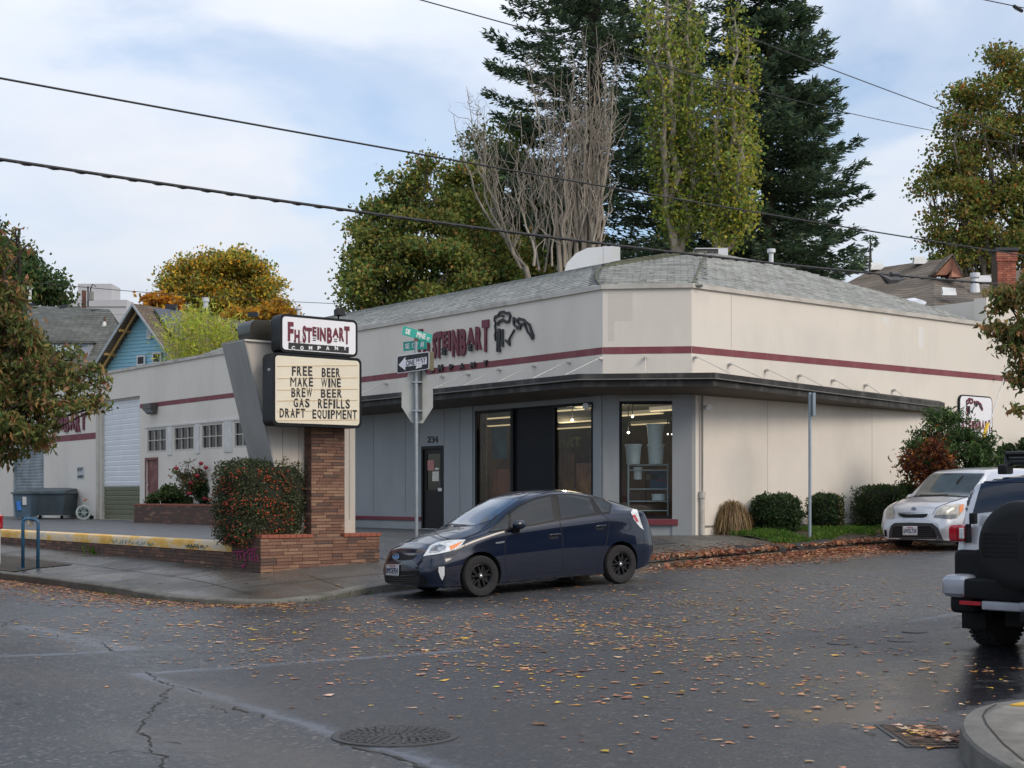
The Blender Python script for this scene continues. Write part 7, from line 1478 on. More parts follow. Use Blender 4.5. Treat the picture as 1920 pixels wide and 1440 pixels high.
# ---- grass, weeds, fallen leaves
def grass(name, us, vs, h, pal, wts, zf, parent=None, w_=.007):
    n = len(us); b_ = np.stack([A*us-B*vs, B*us+A*vs, zf(us, vs)], 1); d = rng.normal(size=(n, 3))*np.array([.5, .5, 0])+np.array([0, 0, 1]); H_ = (h*(.5+rng.random(n)))[:, None]; s_ = rng.normal(size=(n, 3)); s_[:, 2] = 0; s_ /= np.linalg.norm(s_, axis=1)[:, None]; s_ *= w_
    P = np.stack([b_-s_, b_+s_, b_+d*H_*.6+s_*.7, b_+d*H_*.6-s_*.7, b_+d*H_+rng.normal(size=(n, 3))*.01, b_+d*H_+rng.normal(size=(n, 3))*.01+s_*.1], 1).reshape(-1, 3); i_ = np.arange(n)[:, None]*6; q = np.concatenate([i_+np.array([[0, 1, 2, 3]]), i_+np.array([[3, 2, 5, 4]])])
    o = arrmesh(name, P, q, lfm); a_ = o.data.color_attributes.new('Col', 'FLOAT_COLOR', 'POINT'); c = np.repeat(np.concatenate([pick(n, pal, wts), np.ones((n, 1))], 1), 6, 0); a_.data.foreach_set('color', c.astype(np.float32).ravel()); tag(o, kind='stuff'); return o
n = 16000; gu = 22.9+rng.random(n)*5.4; gv = 19.6+rng.random(n)*1.95
msk = (np.sin(gu*2.1+1)*np.sin(gv*2.7)+.55*np.sin(gu*5.3-gv*3) > -.45) & (gv > 19.7+.25*np.sin(gu*2.3)) & (gv < 21.2) 
gu, gv = gu[msk], gv[msk]; grass('grass', gu, gv, .09, [(.09, .20, .022), (.05, .12, .018), (.14, .22, .04)], [3, 2, 2], verge_z)
wp_ = [on_g(198, 1034, walk_z)[:2], on_g(190, 1036, walk_z)[:2]]; gu = np.concatenate([w_[0]+rng.normal(size=120)*.10 for w_ in wp_]); gv = np.concatenate([w_[1]+rng.normal(size=120)*.14 for w_ in wp_]); grass('weeds', gu, gv, .16, [(.09, .19, .02), (.16, .26, .04)], [1, 1], walk_z, w_=.02)
n = 1500; t_ = rng.random(n)*(len(KERB)-1); ii = np.clip(t_.astype(int), 0, len(KERB)-2); kk_ = KA[ii]+(KA[ii+1]-KA[ii])*(t_-ii)[:, None]; near_ = (np.hypot(kk_[:, 0]-9.6, kk_[:, 1]-18.6) < 3.5); kk_ = kk_[near_]; kk_ = kk_+rng.normal(size=kk_.shape)*.05-np.array([.06, .06]); grass('kerb_weeds', kk_[:, 0], kk_[:, 1], .04, [(.08, .14, .02), (.06, .07, .02)], [1, 1], road_z)
# fallen leaves: curled five-lobed blades scattered on the ground
def fallen(name, U_, V_, zf, size, pal, wts, dz=.006, lift=.02):
    n = len(U_); ang = rng.random(n)*2*pi; Sz = size*(.45+.85*rng.random(n))*np.ones(n); k = 7; a_ = np.linspace(0, 2*pi, k, endpoint=False); rad = np.array([1., .42, .8, .5, .45, .8, .42]); 
    slim = rng.random(n) < .35
    th_ = ang[:, None]+a_[None]; R_ = rad[None]*(.75+.5*rng.random((n, k)))*Sz[:, None]*.55; lx = R_*np.cos(a_)[None]; ly = R_*np.sin(a_)[None]*np.where(slim, .45, 1.)[:, None]
    px_ = lx*np.cos(ang)[:, None]-ly*np.sin(ang)[:, None]; py_ = lx*np.sin(ang)[:, None]+ly*np.cos(ang)[:, None]
    X = (A*U_-B*V_)[:, None]+px_; Y = (B*U_+A*V_)[:, None]+py_; tilt = rng.normal(size=(n, 2))*.07; zz_ = zf(U_, V_)[:, None]+dz+np.abs(px_*tilt[:, :1]+py_*tilt[:, 1:])+lift*rng.random((n, k))*Sz[:, None]*1.2
    C0 = np.stack([A*U_-B*V_, B*U_+A*V_, zf(U_, V_)+dz+lift*rng.random(n)*Sz*2], 1)[:, None]; P = np.concatenate([C0, np.stack([X, Y, zz_], 2)], 1).reshape(-1, 3); i_ = np.arange(n)[:, None]*(k+1); tri = np.concatenate([i_+np.array([[0, 1+j, 1+(j+1) % k]]) for j in range(k)])
    o = arrmesh(name, P, tri, leafmat('leaf_dry', .5, .1)); o.data.polygons.foreach_set('use_smooth', np.zeros(len(tri), bool)); at__ = o.data.color_attributes.new('Col', 'FLOAT_COLOR', 'POINT'); c = np.repeat(np.concatenate([pick(n, pal, wts, .25), np.ones((n, 1))], 1), k+1, 0); at__.data.foreach_set('color', c.astype(np.float32).ravel()); tag(o, kind='stuff'); return o
LP_ = [(.52, .26, .14), (.38, .17, .08), (.58, .38, .24), (.66, .42, .05), (.18, .08, .04), (.58, .28, .06)]; LW_ = [4, 3, 3, 1.3, 2, 1.6]
def zz(u, v):  # whichever surface lies on top
    return road_z(u, v)
# scatter over the road: dense in the middle of the crossing, thinning to the camera and to the left
n = 95000; U_ = 2+rng.random(n)*22; V_ = 4.5+rng.random(n)*14.3
dn = 1.0*np.exp(-((U_-10.5)/3.4)**2)*np.exp(-((V_-13.0)/3.4)**2)+.55*np.exp(-((U_-15.5)/3.)**2)*np.exp(-((V_-14)/2.4)**2)+.30*np.exp(-((U_-9)/3.0)**2)*np.exp(-((V_-8.5)/2.8)**2)+.45*np.exp(-((U_-7.2)/1.2)**2)*np.exp(-((V_-16.5)/2.)**2)+.010*(U_ > 5)
dn *= sm(U_, 4.5, 7.0); cl_n = .5+.5*np.sin(U_*1.9+V_*1.1)*np.sin(U_*.8-V_*2.3); k = rng.random(n) < dn*.33*(.22+1.1*cl_n)
fallen('fallen_leaves', U_[k], V_[k], road_z, .052+.075*rng.random(int(k.sum()))**1.8, LP_, LW_)
# gutter drifts along the kerb
def drift(s0, s1, n, wd_, offm=.25, side=-1):
    acc = []; 
    ln_ = np.cumsum(np.r_[0, np.hypot(*np.diff(KA, axis=0).T)]); t_ = s0+(s1-s0)*rng.random(n); x = np.interp(t_, ln_, KA[:, 0]); y = np.interp(t_, ln_, KA[:, 1]); x2 = np.interp(t_+.05, ln_, KA[:, 0]); y2 = np.interp(t_+.05, ln_, KA[:, 1]); d = np.stack([x2-x, y2-y], 1); d /= np.linalg.norm(d, axis=1)[:, None]+1e-9; nn_ = np.stack([-d[:, 1], d[:, 0]], 1); chk = (nn_@np.array([1., 1.])) > 0; nn_[chk] *= -1; o_ = np.abs(rng.normal(size=n))*wd_+.03; return x+nn_[:, 0]*o_, y+nn_[:, 1]*o_
ln_ = np.cumsum(np.r_[0, np.hypot(*np.diff(KA, axis=0).T)]); sK = ln_[Ki]
du, dv_ = drift(sK-16, sK+.9, 5200, .7); fallen('leaf_drift', du, dv_, road_z, .10, LP_, [4, 4, 1.5, .8, 4, 1])
du, dv_ = drift(sK-9, sK+.6, 2600, .3); fallen('leaf_drift', du, dv_, road_z, .07, [(.10, .05, .025), (.16, .07, .03), (.06, .04, .02)], [3, 2, 2])
du, dv_ = drift(sK+4, sK+15, 1500, .5); fallen('leaf_drift', du, dv_, road_z, .10, LP_, LW_)
n = 10000; U_ = 17.4+rng.random(n)*9.3; V_ = 18.85+rng.normal(size=n)*.75; k = (V_ < 20.4) & (V_ > 17.0) & (rng.random(n) < sm(U_, 18, 20.5)*(1.05-.5*sm(U_, 24, 27))); fallen('leaf_pile', U_[k], V_[k], lambda u, v: np.maximum(walk_z(u, v)*(v > 19.1), road_z(u, v))+.10*np.exp(-((v-19.1)/.45)**2)*rng.random(len(u)), .12, [(.42, .19, .10), (.32, .13, .07), (.52, .29, .17), (.18, .09, .05), (.56, .38, .25)], [4, 4, 2, 2, 1])
n = 1300; U_ = 23+rng.random(n)*9; V_ = 19.6+rng.random(n)*1.8; fallen('verge_leaves', U_, V_, verge_z, .11, LP_, LW_, dz=.03)
n = 260; U_ = 9.3+rng.random(n)*4; V_ = 19.3+rng.random(n)*16; k = rng.random(n) < .6; fallen('sidewalk_leaves', U_[k], V_[k], walk_z, .09, LP_, LW_, dz=.012)
n = 48; cu_, cv__ = gp(1750, 1385); U_ = cu_+rng.normal(size=n)*.10-.0; V_ = cv__+rng.normal(size=n)*.13; fallen('drain_leaves', U_, V_, road_z, .10, LP_, LW_, dz=.03, lift=.08)
n = 150; cu_, cv__ = gp(1795, 1390); U_ = cu_+rng.normal(size=n)*.03; V_ = cv__+rng.normal(size=n)*.13; fallen('kerb_leaves', U_, V_, road_z, .07, LP_, LW_, dz=.01, lift=.06)
# root-heaved broken kerb edge and pale concrete patch at the planting strip
g = G(); rr = random.Random(8)
for k in range(7):
    u = 21.5+k*.42+rr.uniform(-.1, .1); v = 19.35+rr.uniform(-.1, .12); z = float(walk_z(u, v)); g.lathe([(.26, -.05), (.24, .05), (.12, .10), (.0001, .11)], (u, v, z), n=8, sc=(1, .55))
o = g.build('asphalt_lump', M('lump_dark', (.035, .033, .032), .8, var=.3, scale=8, bump=.8), org=(21.5, 19.35, .5), smooth=False); tag(o, 'dark heaved asphalt edge along the planting strip', 'asphalt edge')
g = G(); c = at(1090, 1083, 23.6); g.lathe([(.001, -.05), (.14, -.02), (.15, .05), (.06, .09), (.001, .09)], c, n=9, sc=(1.6, 1)); o = g.build('rock', M('rock_tan', (.25, .2, .14), .8, var=.3, scale=6, bump=.5), world=True, org=tuple(c), smooth=True); tag(o, 'tan rock lying in the shade under the blue car', 'rock')
# ================================================================ VEHICLES
def paint(name, col, rough=.28, metal=.5, coat=1., spec=.5): 
    m = M(name, col, rough, metal, var=.02, scale=2, coat=coat, spec=spec); return m
def catmull(P, n):
    P = np.asarray(P, float); P = np.vstack([2*P[0]-P[1], P, 2*P[-1]-P[-2]]); out = []
    m = len(P)-3; per = n//m
    for i in range(m):
        p0, p1, p2, p3 = P[i:i+4]
        for k in range(per+(1 if i == m-1 else 0)):
            t = k/per; out.append(.5*((2*p1)+(-p0+p2)*t+(2*p0-5*p1+4*p2-p3)*t*t+(-p0+3*p1-3*p2+p3)*t**3))
    return np.array(out)
class Car:
    def __init__(s, name, label, pos, heading, pitch, roll, tabs, L_, wb, fo, wheel, arches, bodymat, zs=1.):
        s.T = T = bpy.data.objects.new(name, None); COL.objects.link(T); T.location = pos; T.rotation_mode = 'XYZ'
        T.rotation_euler = Matrix(((1, 0, 0), (0, 1, 0), (0, 0, 1))).to_euler()
        R = Matrix.Rotation(heading, 4, 'Z')@Matrix.Rotation(-pitch, 4, 'Y')@Matrix.Rotation(roll, 4, 'X'); T.rotation_euler = R.to_euler()
        s.Mx = Matrix.Translation(pos)@R; s.inv = s.Mx.inverted(); ORG[T.name] = Vector((0, 0, 0)); tag(T, label, 'car')
        xf = wb/2+fo; s.xf = xf; N_ = 150; d = np.linspace(0, 1, N_)**1.0*L_; d = np.unique(np.concatenate([np.linspace(0, .3, 22), np.linspace(.3, L_-.3, 110), np.linspace(L_-.3, L_, 22)]))
        tabs = {k: [(a, .3+(b-.3)*zs if k in ('zt', 'zbt', 'zr') else b) for a, b in v] for k, v in tabs.items()}
        def tb(k, w=1): 
            xs = [a for a, _ in tabs[k]]; ys = [b for _, b in tabs[k]]; y = np.interp(d, xs, ys); ker = np.array([1, 2, 3, 2, 1.])/9
            for _ in range(3):
                yp = np.concatenate([[2*y[0]-y[2], 2*y[0]-y[1]], y, [2*y[-1]-y[-2], 2*y[-1]-y[-3]]]); y = np.convolve(yp, ker, 'valid')
            return y
        q = {k: tb(k) for k in tabs}; rows = []
        for i in range(len(d)):
            zb, ws, wm_, zm_, wbt, zbt, wr, zr, zt = (q[k][i] for k in ('zb', 'ws', 'wm', 'zm', 'wb', 'zbt', 'wr', 'zr', 'zt'))
            cp = [(0, zb), (.55*ws, zb), (.94*ws, zb+.005), (ws, zb+.07), (wm_, zm_), (.5*wm_+.5*wbt+.004, .42*zm_+.58*zbt), (wbt, zbt), (.46*wbt+.54*wr+.012, .46*zbt+.54*zr), (wr, zr), (.62*wr, zr+(zt-zr)*.74), (.3*wr, zr+(zt-zr)*.95), (0, zt)]
            h = catmull(cp, 55); h[0, 0] = h[-1, 0] = 0; h[:, 0] = np.maximum(h[:, 0], 0)
            full = np.vstack([h, [(-y, z) for y, z in h[-2:0:-1]]]); rows.append([(xf-d[i], y, z) for y, z in full])
        m = len(rows[0]); vs = [p for r in rows for p in r]; fs = [(i*m+k, i*m+(k+1) % m, (i+1)*m+(k+1) % m, (i+1)*m+k) for i in range(len(d)-1) for k in range(m)]
        fs += [tuple(range(m))[::-1], tuple((len(d)-1)*m+k for k in range(m))]
        g = G(); g.mesh(vs, fs); s.body = g.build('body', [bodymat, M('arch_black', (.012, .012, .013), .8)], T, smooth=True); s.bvh = BVHTree.FromPolygons([Vector(v) for v in vs], fs)
        try: s.body.data.set_sharp_from_angle(angle=radians(40))
        except Exception: pass
        # wheel arches
        for sx in (1, -1):
            g = G(); c = (sx*wb/2+arches[2], 0, wheel+arches[1]); g.lathe([(arches[0], -1.3), (arches[0], 1.3)], c, (0, 1, 0), n=48); cut = g.build('cut', M('arch_black', (.012, .012, .013))); cut.matrix_world = s.Mx; 
            bo = s.body.modifiers.new('b', 'BOOLEAN'); bo.object = cut; bo.operation = 'DIFFERENCE'; bo.solver = 'EXACT'
            try: bo.material_mode = 'TRANSFER'
            except Exception: pass
            bpy.context.view_layer.update(); dg = bpy.context.evaluated_depsgraph_get(); me = bpy.data.meshes.new_from_object(s.body.evaluated_get(dg)); s.body.modifiers.clear(); s.body.data = me; me.name = 'body'; bpy.data.objects.remove(cut)
        g = G(); g.box((-wb/2-.42, -.52, .26), (wb/2+.42, .52, .62)); s.under = g.build('underbody', M('arch_black', (.012, .012, .013)), T)
    def project(s, px):
        o = s.inv@Vector((0, 0, EYE)); p = s.inv@at(px[0], px[1], 10.); d = (p-o).normalized(); r = s.bvh.ray_cast(o, d); return (r[0], r[1] if r[0] is None or r[1].dot(d) < 0 else -r[1], r[2], r[3])
    def decal(s, poly, name, mat, off=.004, step=2.6, mirror=False, parent=None, relief=0., near=True):
        P = []; n = len(poly)
        for i in range(n):
            a = np.array(poly[i], float); b = np.array(poly[(i+1) % n], float); k = max(1, int(np.linalg.norm(b-a)/(step*.7)))
            for j in range(k): P.append(a+(b-a)*j/k)
        nb = len(P); A_ = np.array(P); 
        xs = np.arange(A_[:, 0].min(), A_[:, 0].max(), step); ys = np.arange(A_[:, 1].min(), A_[:, 1].max(), step)
        if len(xs)*len(ys) < 6000:
            for x in xs:
                for y in ys:
                    if inpoly(np.array([x]), np.array([y]), poly)[0] and np.min(np.hypot(A_[:, 0]-x, A_[:, 1]-y)) > step*.4: P.append(np.array((x, y)))
        v2, _, f2, _, _, _ = geometry.delaunay_2d_cdt([Vector((float(p[0]), float(p[1]))) for p in P], [(i, (i+1) % nb) for i in range(nb)], [], 1, 1e-5)
        pts = []; ok = []
        for p in v2:
            loc, nor, _, _ = s.project(p)
            if loc is None and near: 
                o = s.inv@Vector((0, 0, EYE)); q = s.inv@at(p[0], p[1], 10.); dd = (q-o).normalized(); t_ = (Vector((0, 0, .8))-o).length; loc, nor, _, dist_ = s.bvh.find_nearest(o+dd*((s.Mx.translation-Vector((0, 0, EYE))).length))
                ok.append(False); pts.append(Vector((0, 0, 0))); continue
            if loc is None: ok.append(False); pts.append(Vector((0, 0, 0))); continue
            ok.append(True); pts.append(loc+nor*(off))
        fs = [f for f in f2 if all(ok[i] for i in f)]
        if not fs: print('DECAL MISS', name); return None
        out = None
        for mir in ((1, -1) if mirror else (1,)):
            g = G(); g.mesh([(p.x, p.y*mir, p.z) for p in pts], fs if mir == 1 else [f[::-1] for f in fs]); o_ = g.build(name, mat, parent or s.T, smooth=True)
            o_.data.update()
            # keep only used vertices, orient outward
            bm = bmesh.new(); bm.from_mesh(o_.data); bmesh.ops.delete(bm, geom=[v for v in bm.verts if not v.link_faces], context='VERTS')
            tot = sum((f.normal.dot(f.calc_center_median()-Vector((0, 0, .7))) for f in bm.faces))
            if tot < 0: bmesh.ops.reverse_faces(bm, faces=bm.faces)
            if relief: 
                r = bmesh.ops.solidify(bm, geom=bm.faces[:], thickness=relief)
            bm.to_mesh(o_.data); bm.free(); out = out or o_
        return out
    def line(s, pts, w, name, mat, off=.0035, mirror=False, parent=None, step=3.):
        if len(pts) > 8 and math.hypot(pts[0][0]-pts[-1][0], pts[0][1]-pts[-1][1]) < .6:
            h_ = len(pts)//2; s.line(pts[:h_+1], w, name, mat, off, mirror, parent, step); return s.line(pts[h_:], w, name, mat, off, mirror, parent, step)
        L1, R1 = [], []; P = [np.array(p, float) for p in pts]
        for i, p in enumerate(P):
            a = P[min(i+1, len(P)-1)]-P[max(0, i-1)]; a /= np.linalg.norm(a)+1e-9; n_ = np.array((-a[1], a[0]))*w/2; L1.append(tuple(p+n_)); R1.append(tuple(p-n_))
        return s.decal(L1+R1[::-1], name, mat, off, step, mirror, parent)
    def text(s, t, poly, mat, name='lettering', off=.007, bold=.0, parent=None):
        """lettering over a px quad: tl, tr, br, bl"""
        vs, fs = text_geo(t, bold); g = G(); pp = []; bad = False
        c = np.array(poly, float)
        corners = []
        for q in c:
            loc, nor, _, _ = s.project(q); 
            if loc is None: return None
            corners.append(loc+nor*off)
        tl, tr, br, bl = corners; n_ = (tr-tl).cross(bl-tl).normalized(); cam_ = s.inv@Vector((0, 0, EYE)); n_ = n_ if n_.dot(cam_-tl) > 0 else -n_
        g.mesh([(bl.lerp(br, x)).lerp(tl.lerp(tr, x), y)+n_*(.003*z) for x, y, z in vs], fs); return g.build(name, mat, parent or s.T)
    def wheel(s, x, y, r, w, rim, side, spokes=5, tyre_m=None, rim_m=None, hub_m=None, knob=False, double=False):
        tyre_m = tyre_m or M('tyre', (.016, .015, .015), .85, var=.15, scale=20); rim_m = rim_m or M('alloy_black', (.02, .02, .022), .35, metal=.3)
        o = bpy.data.objects.new('wheel', None); COL.objects.link(o); o.parent = s.T; ORG[o.name] = Vector((0, 0, 0))
        c = (x, y, r); ax = (0, side, 0); g = G()
        g.lathe([(rim*.98, -w*.45), (rim*1.12, -w*.5), (r*.93, -w*.49), (r*.99, -w*.38), (r, -w*.2), (r, w*.2), (r*.99, w*.38), (r*.93, w*.5), (rim*1.15, w*.52), (rim*1.0, w*.46), (rim*.96, w*.40), (rim*.96, -w*.4)], c, ax, n=56); 
        if knob:
            for k in range(44):
                a = 2*pi*k/44
                for j, off_ in enumerate((-.38, -.13, .13, .38)):
                    aa = a+(j % 2)*pi/44; ra = Vector((cos(aa), 0, sin(aa))); ta = Vector((-sin(aa), 0, cos(aa))); cc_ = Vector(c)+ra*(r*.985)+Vector((0, w*off_, 0)); q = [cc_+ta*p_+Vector((0, q_, 0)) for p_, q_ in ((-.016, -w*.10), (.016, -w*.10), (.016, w*.10), (-.016, w*.10))]; g.prism(q, ra*.016)
        g.build('tyre', tyre_m, o, smooth=True, auto=True)
        g = G(); g.lathe([(rim*.98, .0), (rim*1.0, w*.40), (rim*.95, w*.42), (rim*.90, w*.36), (rim*.88, w*.1), (rim*.3, w*.05), (.001, w*.05)], c, ax, n=48)
        Cc_ = Vector(c); A_ = Vector(ax)
        for k in range(spokes):
            for dlt in ((-.26, .26) if double else (0,)):
                a = 2*pi*k/spokes+.3; a2 = a+dlt
                p1 = Cc_+Vector((cos(a), 0, sin(a)))*rim*.22+A_*w*.33; p2 = Cc_+Vector((cos(a2), 0, sin(a2)))*rim*.93+A_*w*.36; t_ = Vector((-sin(a), 0, cos(a)))
                g.mesh([p1+t_*.013, p1-t_*.013, p2-t_*.011, p2+t_*.011]+[p1+t_*.02-A_*.05, p1-t_*.02-A_*.05, p2-t_*.016-A_*.05, p2+t_*.016-A_*.05], [(0, 1, 2, 3), (0, 4, 5, 1), (3, 2, 6, 7), (0, 3, 7, 4), (1, 5, 6, 2)])
        g.lathe([(rim*.28, w*.1), (rim*.27, w*.36), (rim*.2, w*.39), (.001, w*.39)], c, ax, n=20); g.build('rim', rim_m, o, smooth=True, auto=True)
        g = G(); g.lathe([(rim*.15, w*.38), (rim*.14, w*.41), (.001, w*.42)], c, ax, n=16); g.build('hub_cap', hub_m or M('chrome', (.55, .56, .58), .2, metal=.9), o, smooth=True)
        return o
chrome = M('chrome', (.55, .56, .58), .2, metal=.9); seamm = M('seam_black', (.006, .006, .008), .7); cglass = M('car_glass', (.008, .011, .012), .03, var=.02, spec=.55); trimb = M('trim_black', (.006, .006, .007), .5, spec=.25)
lampc = M('lamp_clear', (.62, .64, .64), .12, var=.25, scale=18, coat=1); lampo = M('lamp_orange', (.75, .20, .02), .15, coat=1); lampr = M('lamp_red', (.42, .01, .02), .12, var=.12, scale=20, coat=1); lampk = M('lamp_bezel', (.10, .10, .10), .2, coat=1); platem = M('plate_white', (.60, .60, .60), .4)
# ------------------------------------------------ dark blue hatchback
F1 = [(0, .56), (.04, .655), (.12, .73), (.3, .80), (.6, .89), (.9, .965), (1.1, 1.005), (1.2, 1.05), (1.6, 1.265), (1.95, 1.41), (2.3, 1.475), (2.6, 1.492), (3.0, 1.468), (3.4, 1.402), (3.8, 1.30), (4.1, 1.205), (4.26, 1.14), (4.33, 1.05), (4.42, .86), (4.48, .62)]
tabs = dict(zt=F1, zbt=[(0, .48), (.15, .62), (.4, .72), (.8, .82), (1.2, .90), (1.6, .945), (2.2, .985), (3, 1.03), (3.6, 1.065), (4.0, 1.08), (4.25, 1.06), (4.36, .86), (4.48, .56)],
    zr=[(0, .53), (.12, .69), (.4, .79), (.8, .89), (1.1, .955), (1.3, 1.04), (1.6, 1.19), (2.0, 1.345), (2.4, 1.42), (2.8, 1.42), (3.2, 1.368), (3.6, 1.28), (4.0, 1.175), (4.25, 1.10), (4.35, .95), (4.48, .59)],
    wm=[(0, .60), (.04, .68), (.12, .75), (.3, .815), (.6, .85), (1.2, .872), (2.5, .874), (3.6, .870), (4.0, .85), (4.25, .80), (4.4, .73), (4.48, .64)],
    ws=[(0, .56), (.1, .70), (.3, .78), (.7, .83), (1.2, .84), (3.4, .84), (4.0, .82), (4.3, .74), (4.48, .60)],
    wb=[(0, .54), (.12, .68), (.4, .76), (.8, .81), (1.2, .835), (2.5, .842), (3.4, .825), (3.9, .78), (4.2, .73), (4.4, .70), (4.48, .62)],
    wr=[(0, .44), (.12, .55), (.4, .62), (.9, .68), (1.2, .70), (1.6, .655), (2.0, .61), (2.6, .59), (3.2, .575), (3.8, .57), (4.2, .60), (4.4, .60), (4.48, .50)],
    zb=[(0, .22), (.1, .19), (.5, .17), (3.8, .17), (4.2, .23), (4.48, .34)], zm=[(0, .40), (.3, .50), (1, .56), (3.4, .60), (4.1, .62), (4.48, .48)])
navy = paint('paint_navy', (.0022, .0068, .022), .3, 0., 1., .15)
fw = at(903, 1119, 21.75); rw_ = at(1160, 1094, 23.2); fw.z = float(road_z(*UV(fw.x, fw.y))); rw_.z = float(road_z(*UV(rw_.x, rw_.y)))
hd = (fw-rw_); head = atan2(hd.y, hd.x); pit = math.asin((fw.z-rw_.z)/hd.length); yv = Vector((-sin(head), cos(head), 0)); mid = (fw+rw_)/2-yv*.80
# wheel faces sit .80 m from the centre line on the near (left) side
C1 = Car('parked_car', 'dark navy blue hatchback parked at the kerb in front of the store', mid, head, pit, 0, tabs, 4.48, 2.70, .925, .3175, (.365, .015, 0), navy, 1.085); C1.T['group'] = 'cars parked along the street'
for sx in (1, -1):
    for sy in (1, -1): C1.wheel(sx*1.35, sy*.775, .3175, .19, .195, sy, 5, double=True)
def p5(*a): return [(650+x/3.2, 840+y/3.2) for x, y in a]
C1.decal(p5((843, 510), (968, 385), (1040, 338), (1130, 298), (1230, 277), (1345, 274), (1460, 290), (1530, 303), (1592, 337), (1580, 392), (1500, 402), (1283, 436), (1100, 470), (975, 495)), 'window_surround', trimb, .003, mirror=True)
C1.decal(p5((497, 465), (580, 385), (690, 325), (775, 312), (1035, 309), (960, 362), (870, 432), (770, 464), (640, 470), (500, 468)), 'windshield', M('windshield_painted_sky', (.02, .05, .09), .03, var=.5, scale=1.5, spec=1., coat=1), .004)  # blue in the windshield base colour imitates reflected sky
for nm, q in (('quarter_glass', ((856, 503), (966, 400), (968, 485))), ('side_window', ((985, 395), (1040, 354), (1120, 315), (1220, 292), (1243, 434), (1100, 462), (985, 484))), ('side_window', ((1264, 285), (1340, 283), (1452, 300), (1488, 392), (1284, 426))), ('quarter_glass', ((1472, 303), (1520, 311), (1582, 340), (1572, 383), (1530, 388)))): C1.decal(p5(*q), nm, cglass, .0065, mirror=True)
h1 = C1.decal(p5((460, 650), (500, 588), (545, 565), (620, 553), (715, 551), (682, 590), (620, 620), (540, 638)), 'headlight', lampc, .006, mirror=True)
C1.decal(p5((618, 592), (700, 560), (665, 590), (622, 614)), 'turn_lens', lampo, .010, parent=h1); C1.decal(p5((490, 630), (520, 590), (560, 580), (600, 590), (590, 615), (530, 632)), 'reflector', M('lamp_inner', (.35, .36, .37), .1, metal=.7, var=.4, scale=30, coat=1), .009, parent=h1); C1.decal(p5((515, 618), (530, 600), (545, 600), (545, 618)), 'projector', lampk, .012, parent=h1)
C1.decal(p5((258, 655), (290, 648), (425, 643), (395, 668), (330, 676), (262, 668)), 'grille', trimb, .004); C1.decal(p5((188, 765), (300, 770), (452, 762), (485, 795), (480, 822), (300, 820), (196, 808)), 'lower_grille', trimb, .004); C1.decal(p5((242, 742), (430, 735), (452, 755), (300, 765), (244, 760)), 'intake', trimb, .004)
for yy in (778, 790, 802): C1.line(p5((200, yy+2), (320, yy+6), (465, yy)), .9, 'grille_slat', M('slat_dark', (.03, .03, .033), .5), .009)
C1.decal(p5((478, 714), (545, 703), (592, 698), (590, 800), (570, 800), (548, 745)), 'lamp_recess', M('navy_dark', (.006, .008, .014), .35), .003, mirror=True); C1.decal(p5((552, 714), (586, 711), (587, 760), (574, 795), (562, 775), (550, 740)), 'fog_lamp', lampc, .007, mirror=True)
pl_ = C1.decal(p5((241, 699), (320, 698), (318, 768), (243, 762)), 'number_plate', platem, .020, relief=.006); C1.text('8MDE954', p5((246, 716), (316, 717), (314, 756), (247, 750)), M('plate_blue', (.02, .03, .10), .5), off=.024, parent=pl_); C1.text('California', p5((262, 702), (302, 702), (301, 711), (262, 711)), M('plate_red', (.45, .05, .05), .5), off=.024, bold=.01, parent=pl_)
C1.line(p5((241, 702), (320, 701)), 1.0, 'plate_frame', chrome, .025, parent=pl_)
em = C1.decal(p5(*[(298+22*cos(a), 652+21*sin(a)) for a in np.linspace(0, 6.28, 18)[:-1]]), 'emblem', M('emblem_blue', (.10, .26, .55), .2), .012)
for rx, ry, cx_, cy_ in ((20, 19, 298, 652), (7, 17, 298, 651), (15, 6, 298, 644)):
    C1.line(p5(*[(cx_+rx*cos(a), cy_+ry*sin(a)) for a in np.linspace(0, 6.28, 17)]), 1.1, 'emblem_ring', chrome, .016, parent=em)
for q, w_ in ((((962, 500), (950, 560), (950, 690), (967, 778)), 1.0), (((1240, 290), (1280, 440), (1297, 560), (1298, 735)), 1.1), (((1530, 392), (1574, 430), (1562, 560), (1515, 680), (1480, 728)), 1.0), (((967, 778), (1298, 738), (1480, 722)), 1.0), (((868, 438), (800, 500), (740, 530), (690, 560)), .9), (((447, 484), (530, 505), (560, 530), (640, 553)), .9), (((1030, 308), (1100, 272), (1180, 262)), .8), (((590, 650), (640, 640), (700, 605), (712, 560)), .8)): C1.line(p5(*q), w_, 'door_seam', seamm, .0032, mirror=True)
C1.line(p5(*[(1682+24*cos(a), 470+30*sin(a)) for a in np.linspace(0, 6.28, 17)]), .7, 'fuel_flap_seam', seamm, .0032)
for q in (((1206, 530), (1222, 516), (1278, 511), (1281, 520), (1262, 545), (1225, 548)), ((1486, 478), (1504, 465), (1552, 459), (1554, 470), (1536, 492), (1502, 494))): 
    C1.decal(p5(*q), 'handle_recess', M('navy_dark', (.006, .008, .014)), .003, mirror=True); 
for q in (((1208, 524), (1225, 516), (1279, 512), (1279, 521), (1225, 527)), ((1488, 472), (1506, 463), (1553, 460), (1553, 469), (1508, 475))): C1.decal(p5(*q), 'door_handle', navy, .03, mirror=True, relief=.02)
C1.line(p5((894, 570), (920, 567), (946, 562)), 3.0, 'badge', M('badge_grey', (.30, .32, .34), .3, metal=.7), .006)
C1.decal(p5((1704, 388), (1725, 352), (1740, 364), (1762, 440), (1781, 492), (1757, 474), (1722, 430)), 'tail_light', lampc, .006, mirror=True); C1.decal(p5((1710, 404), (1728, 400), (1750, 440), (1738, 446)), 'tail_lens', lampr, .010, mirror=True)
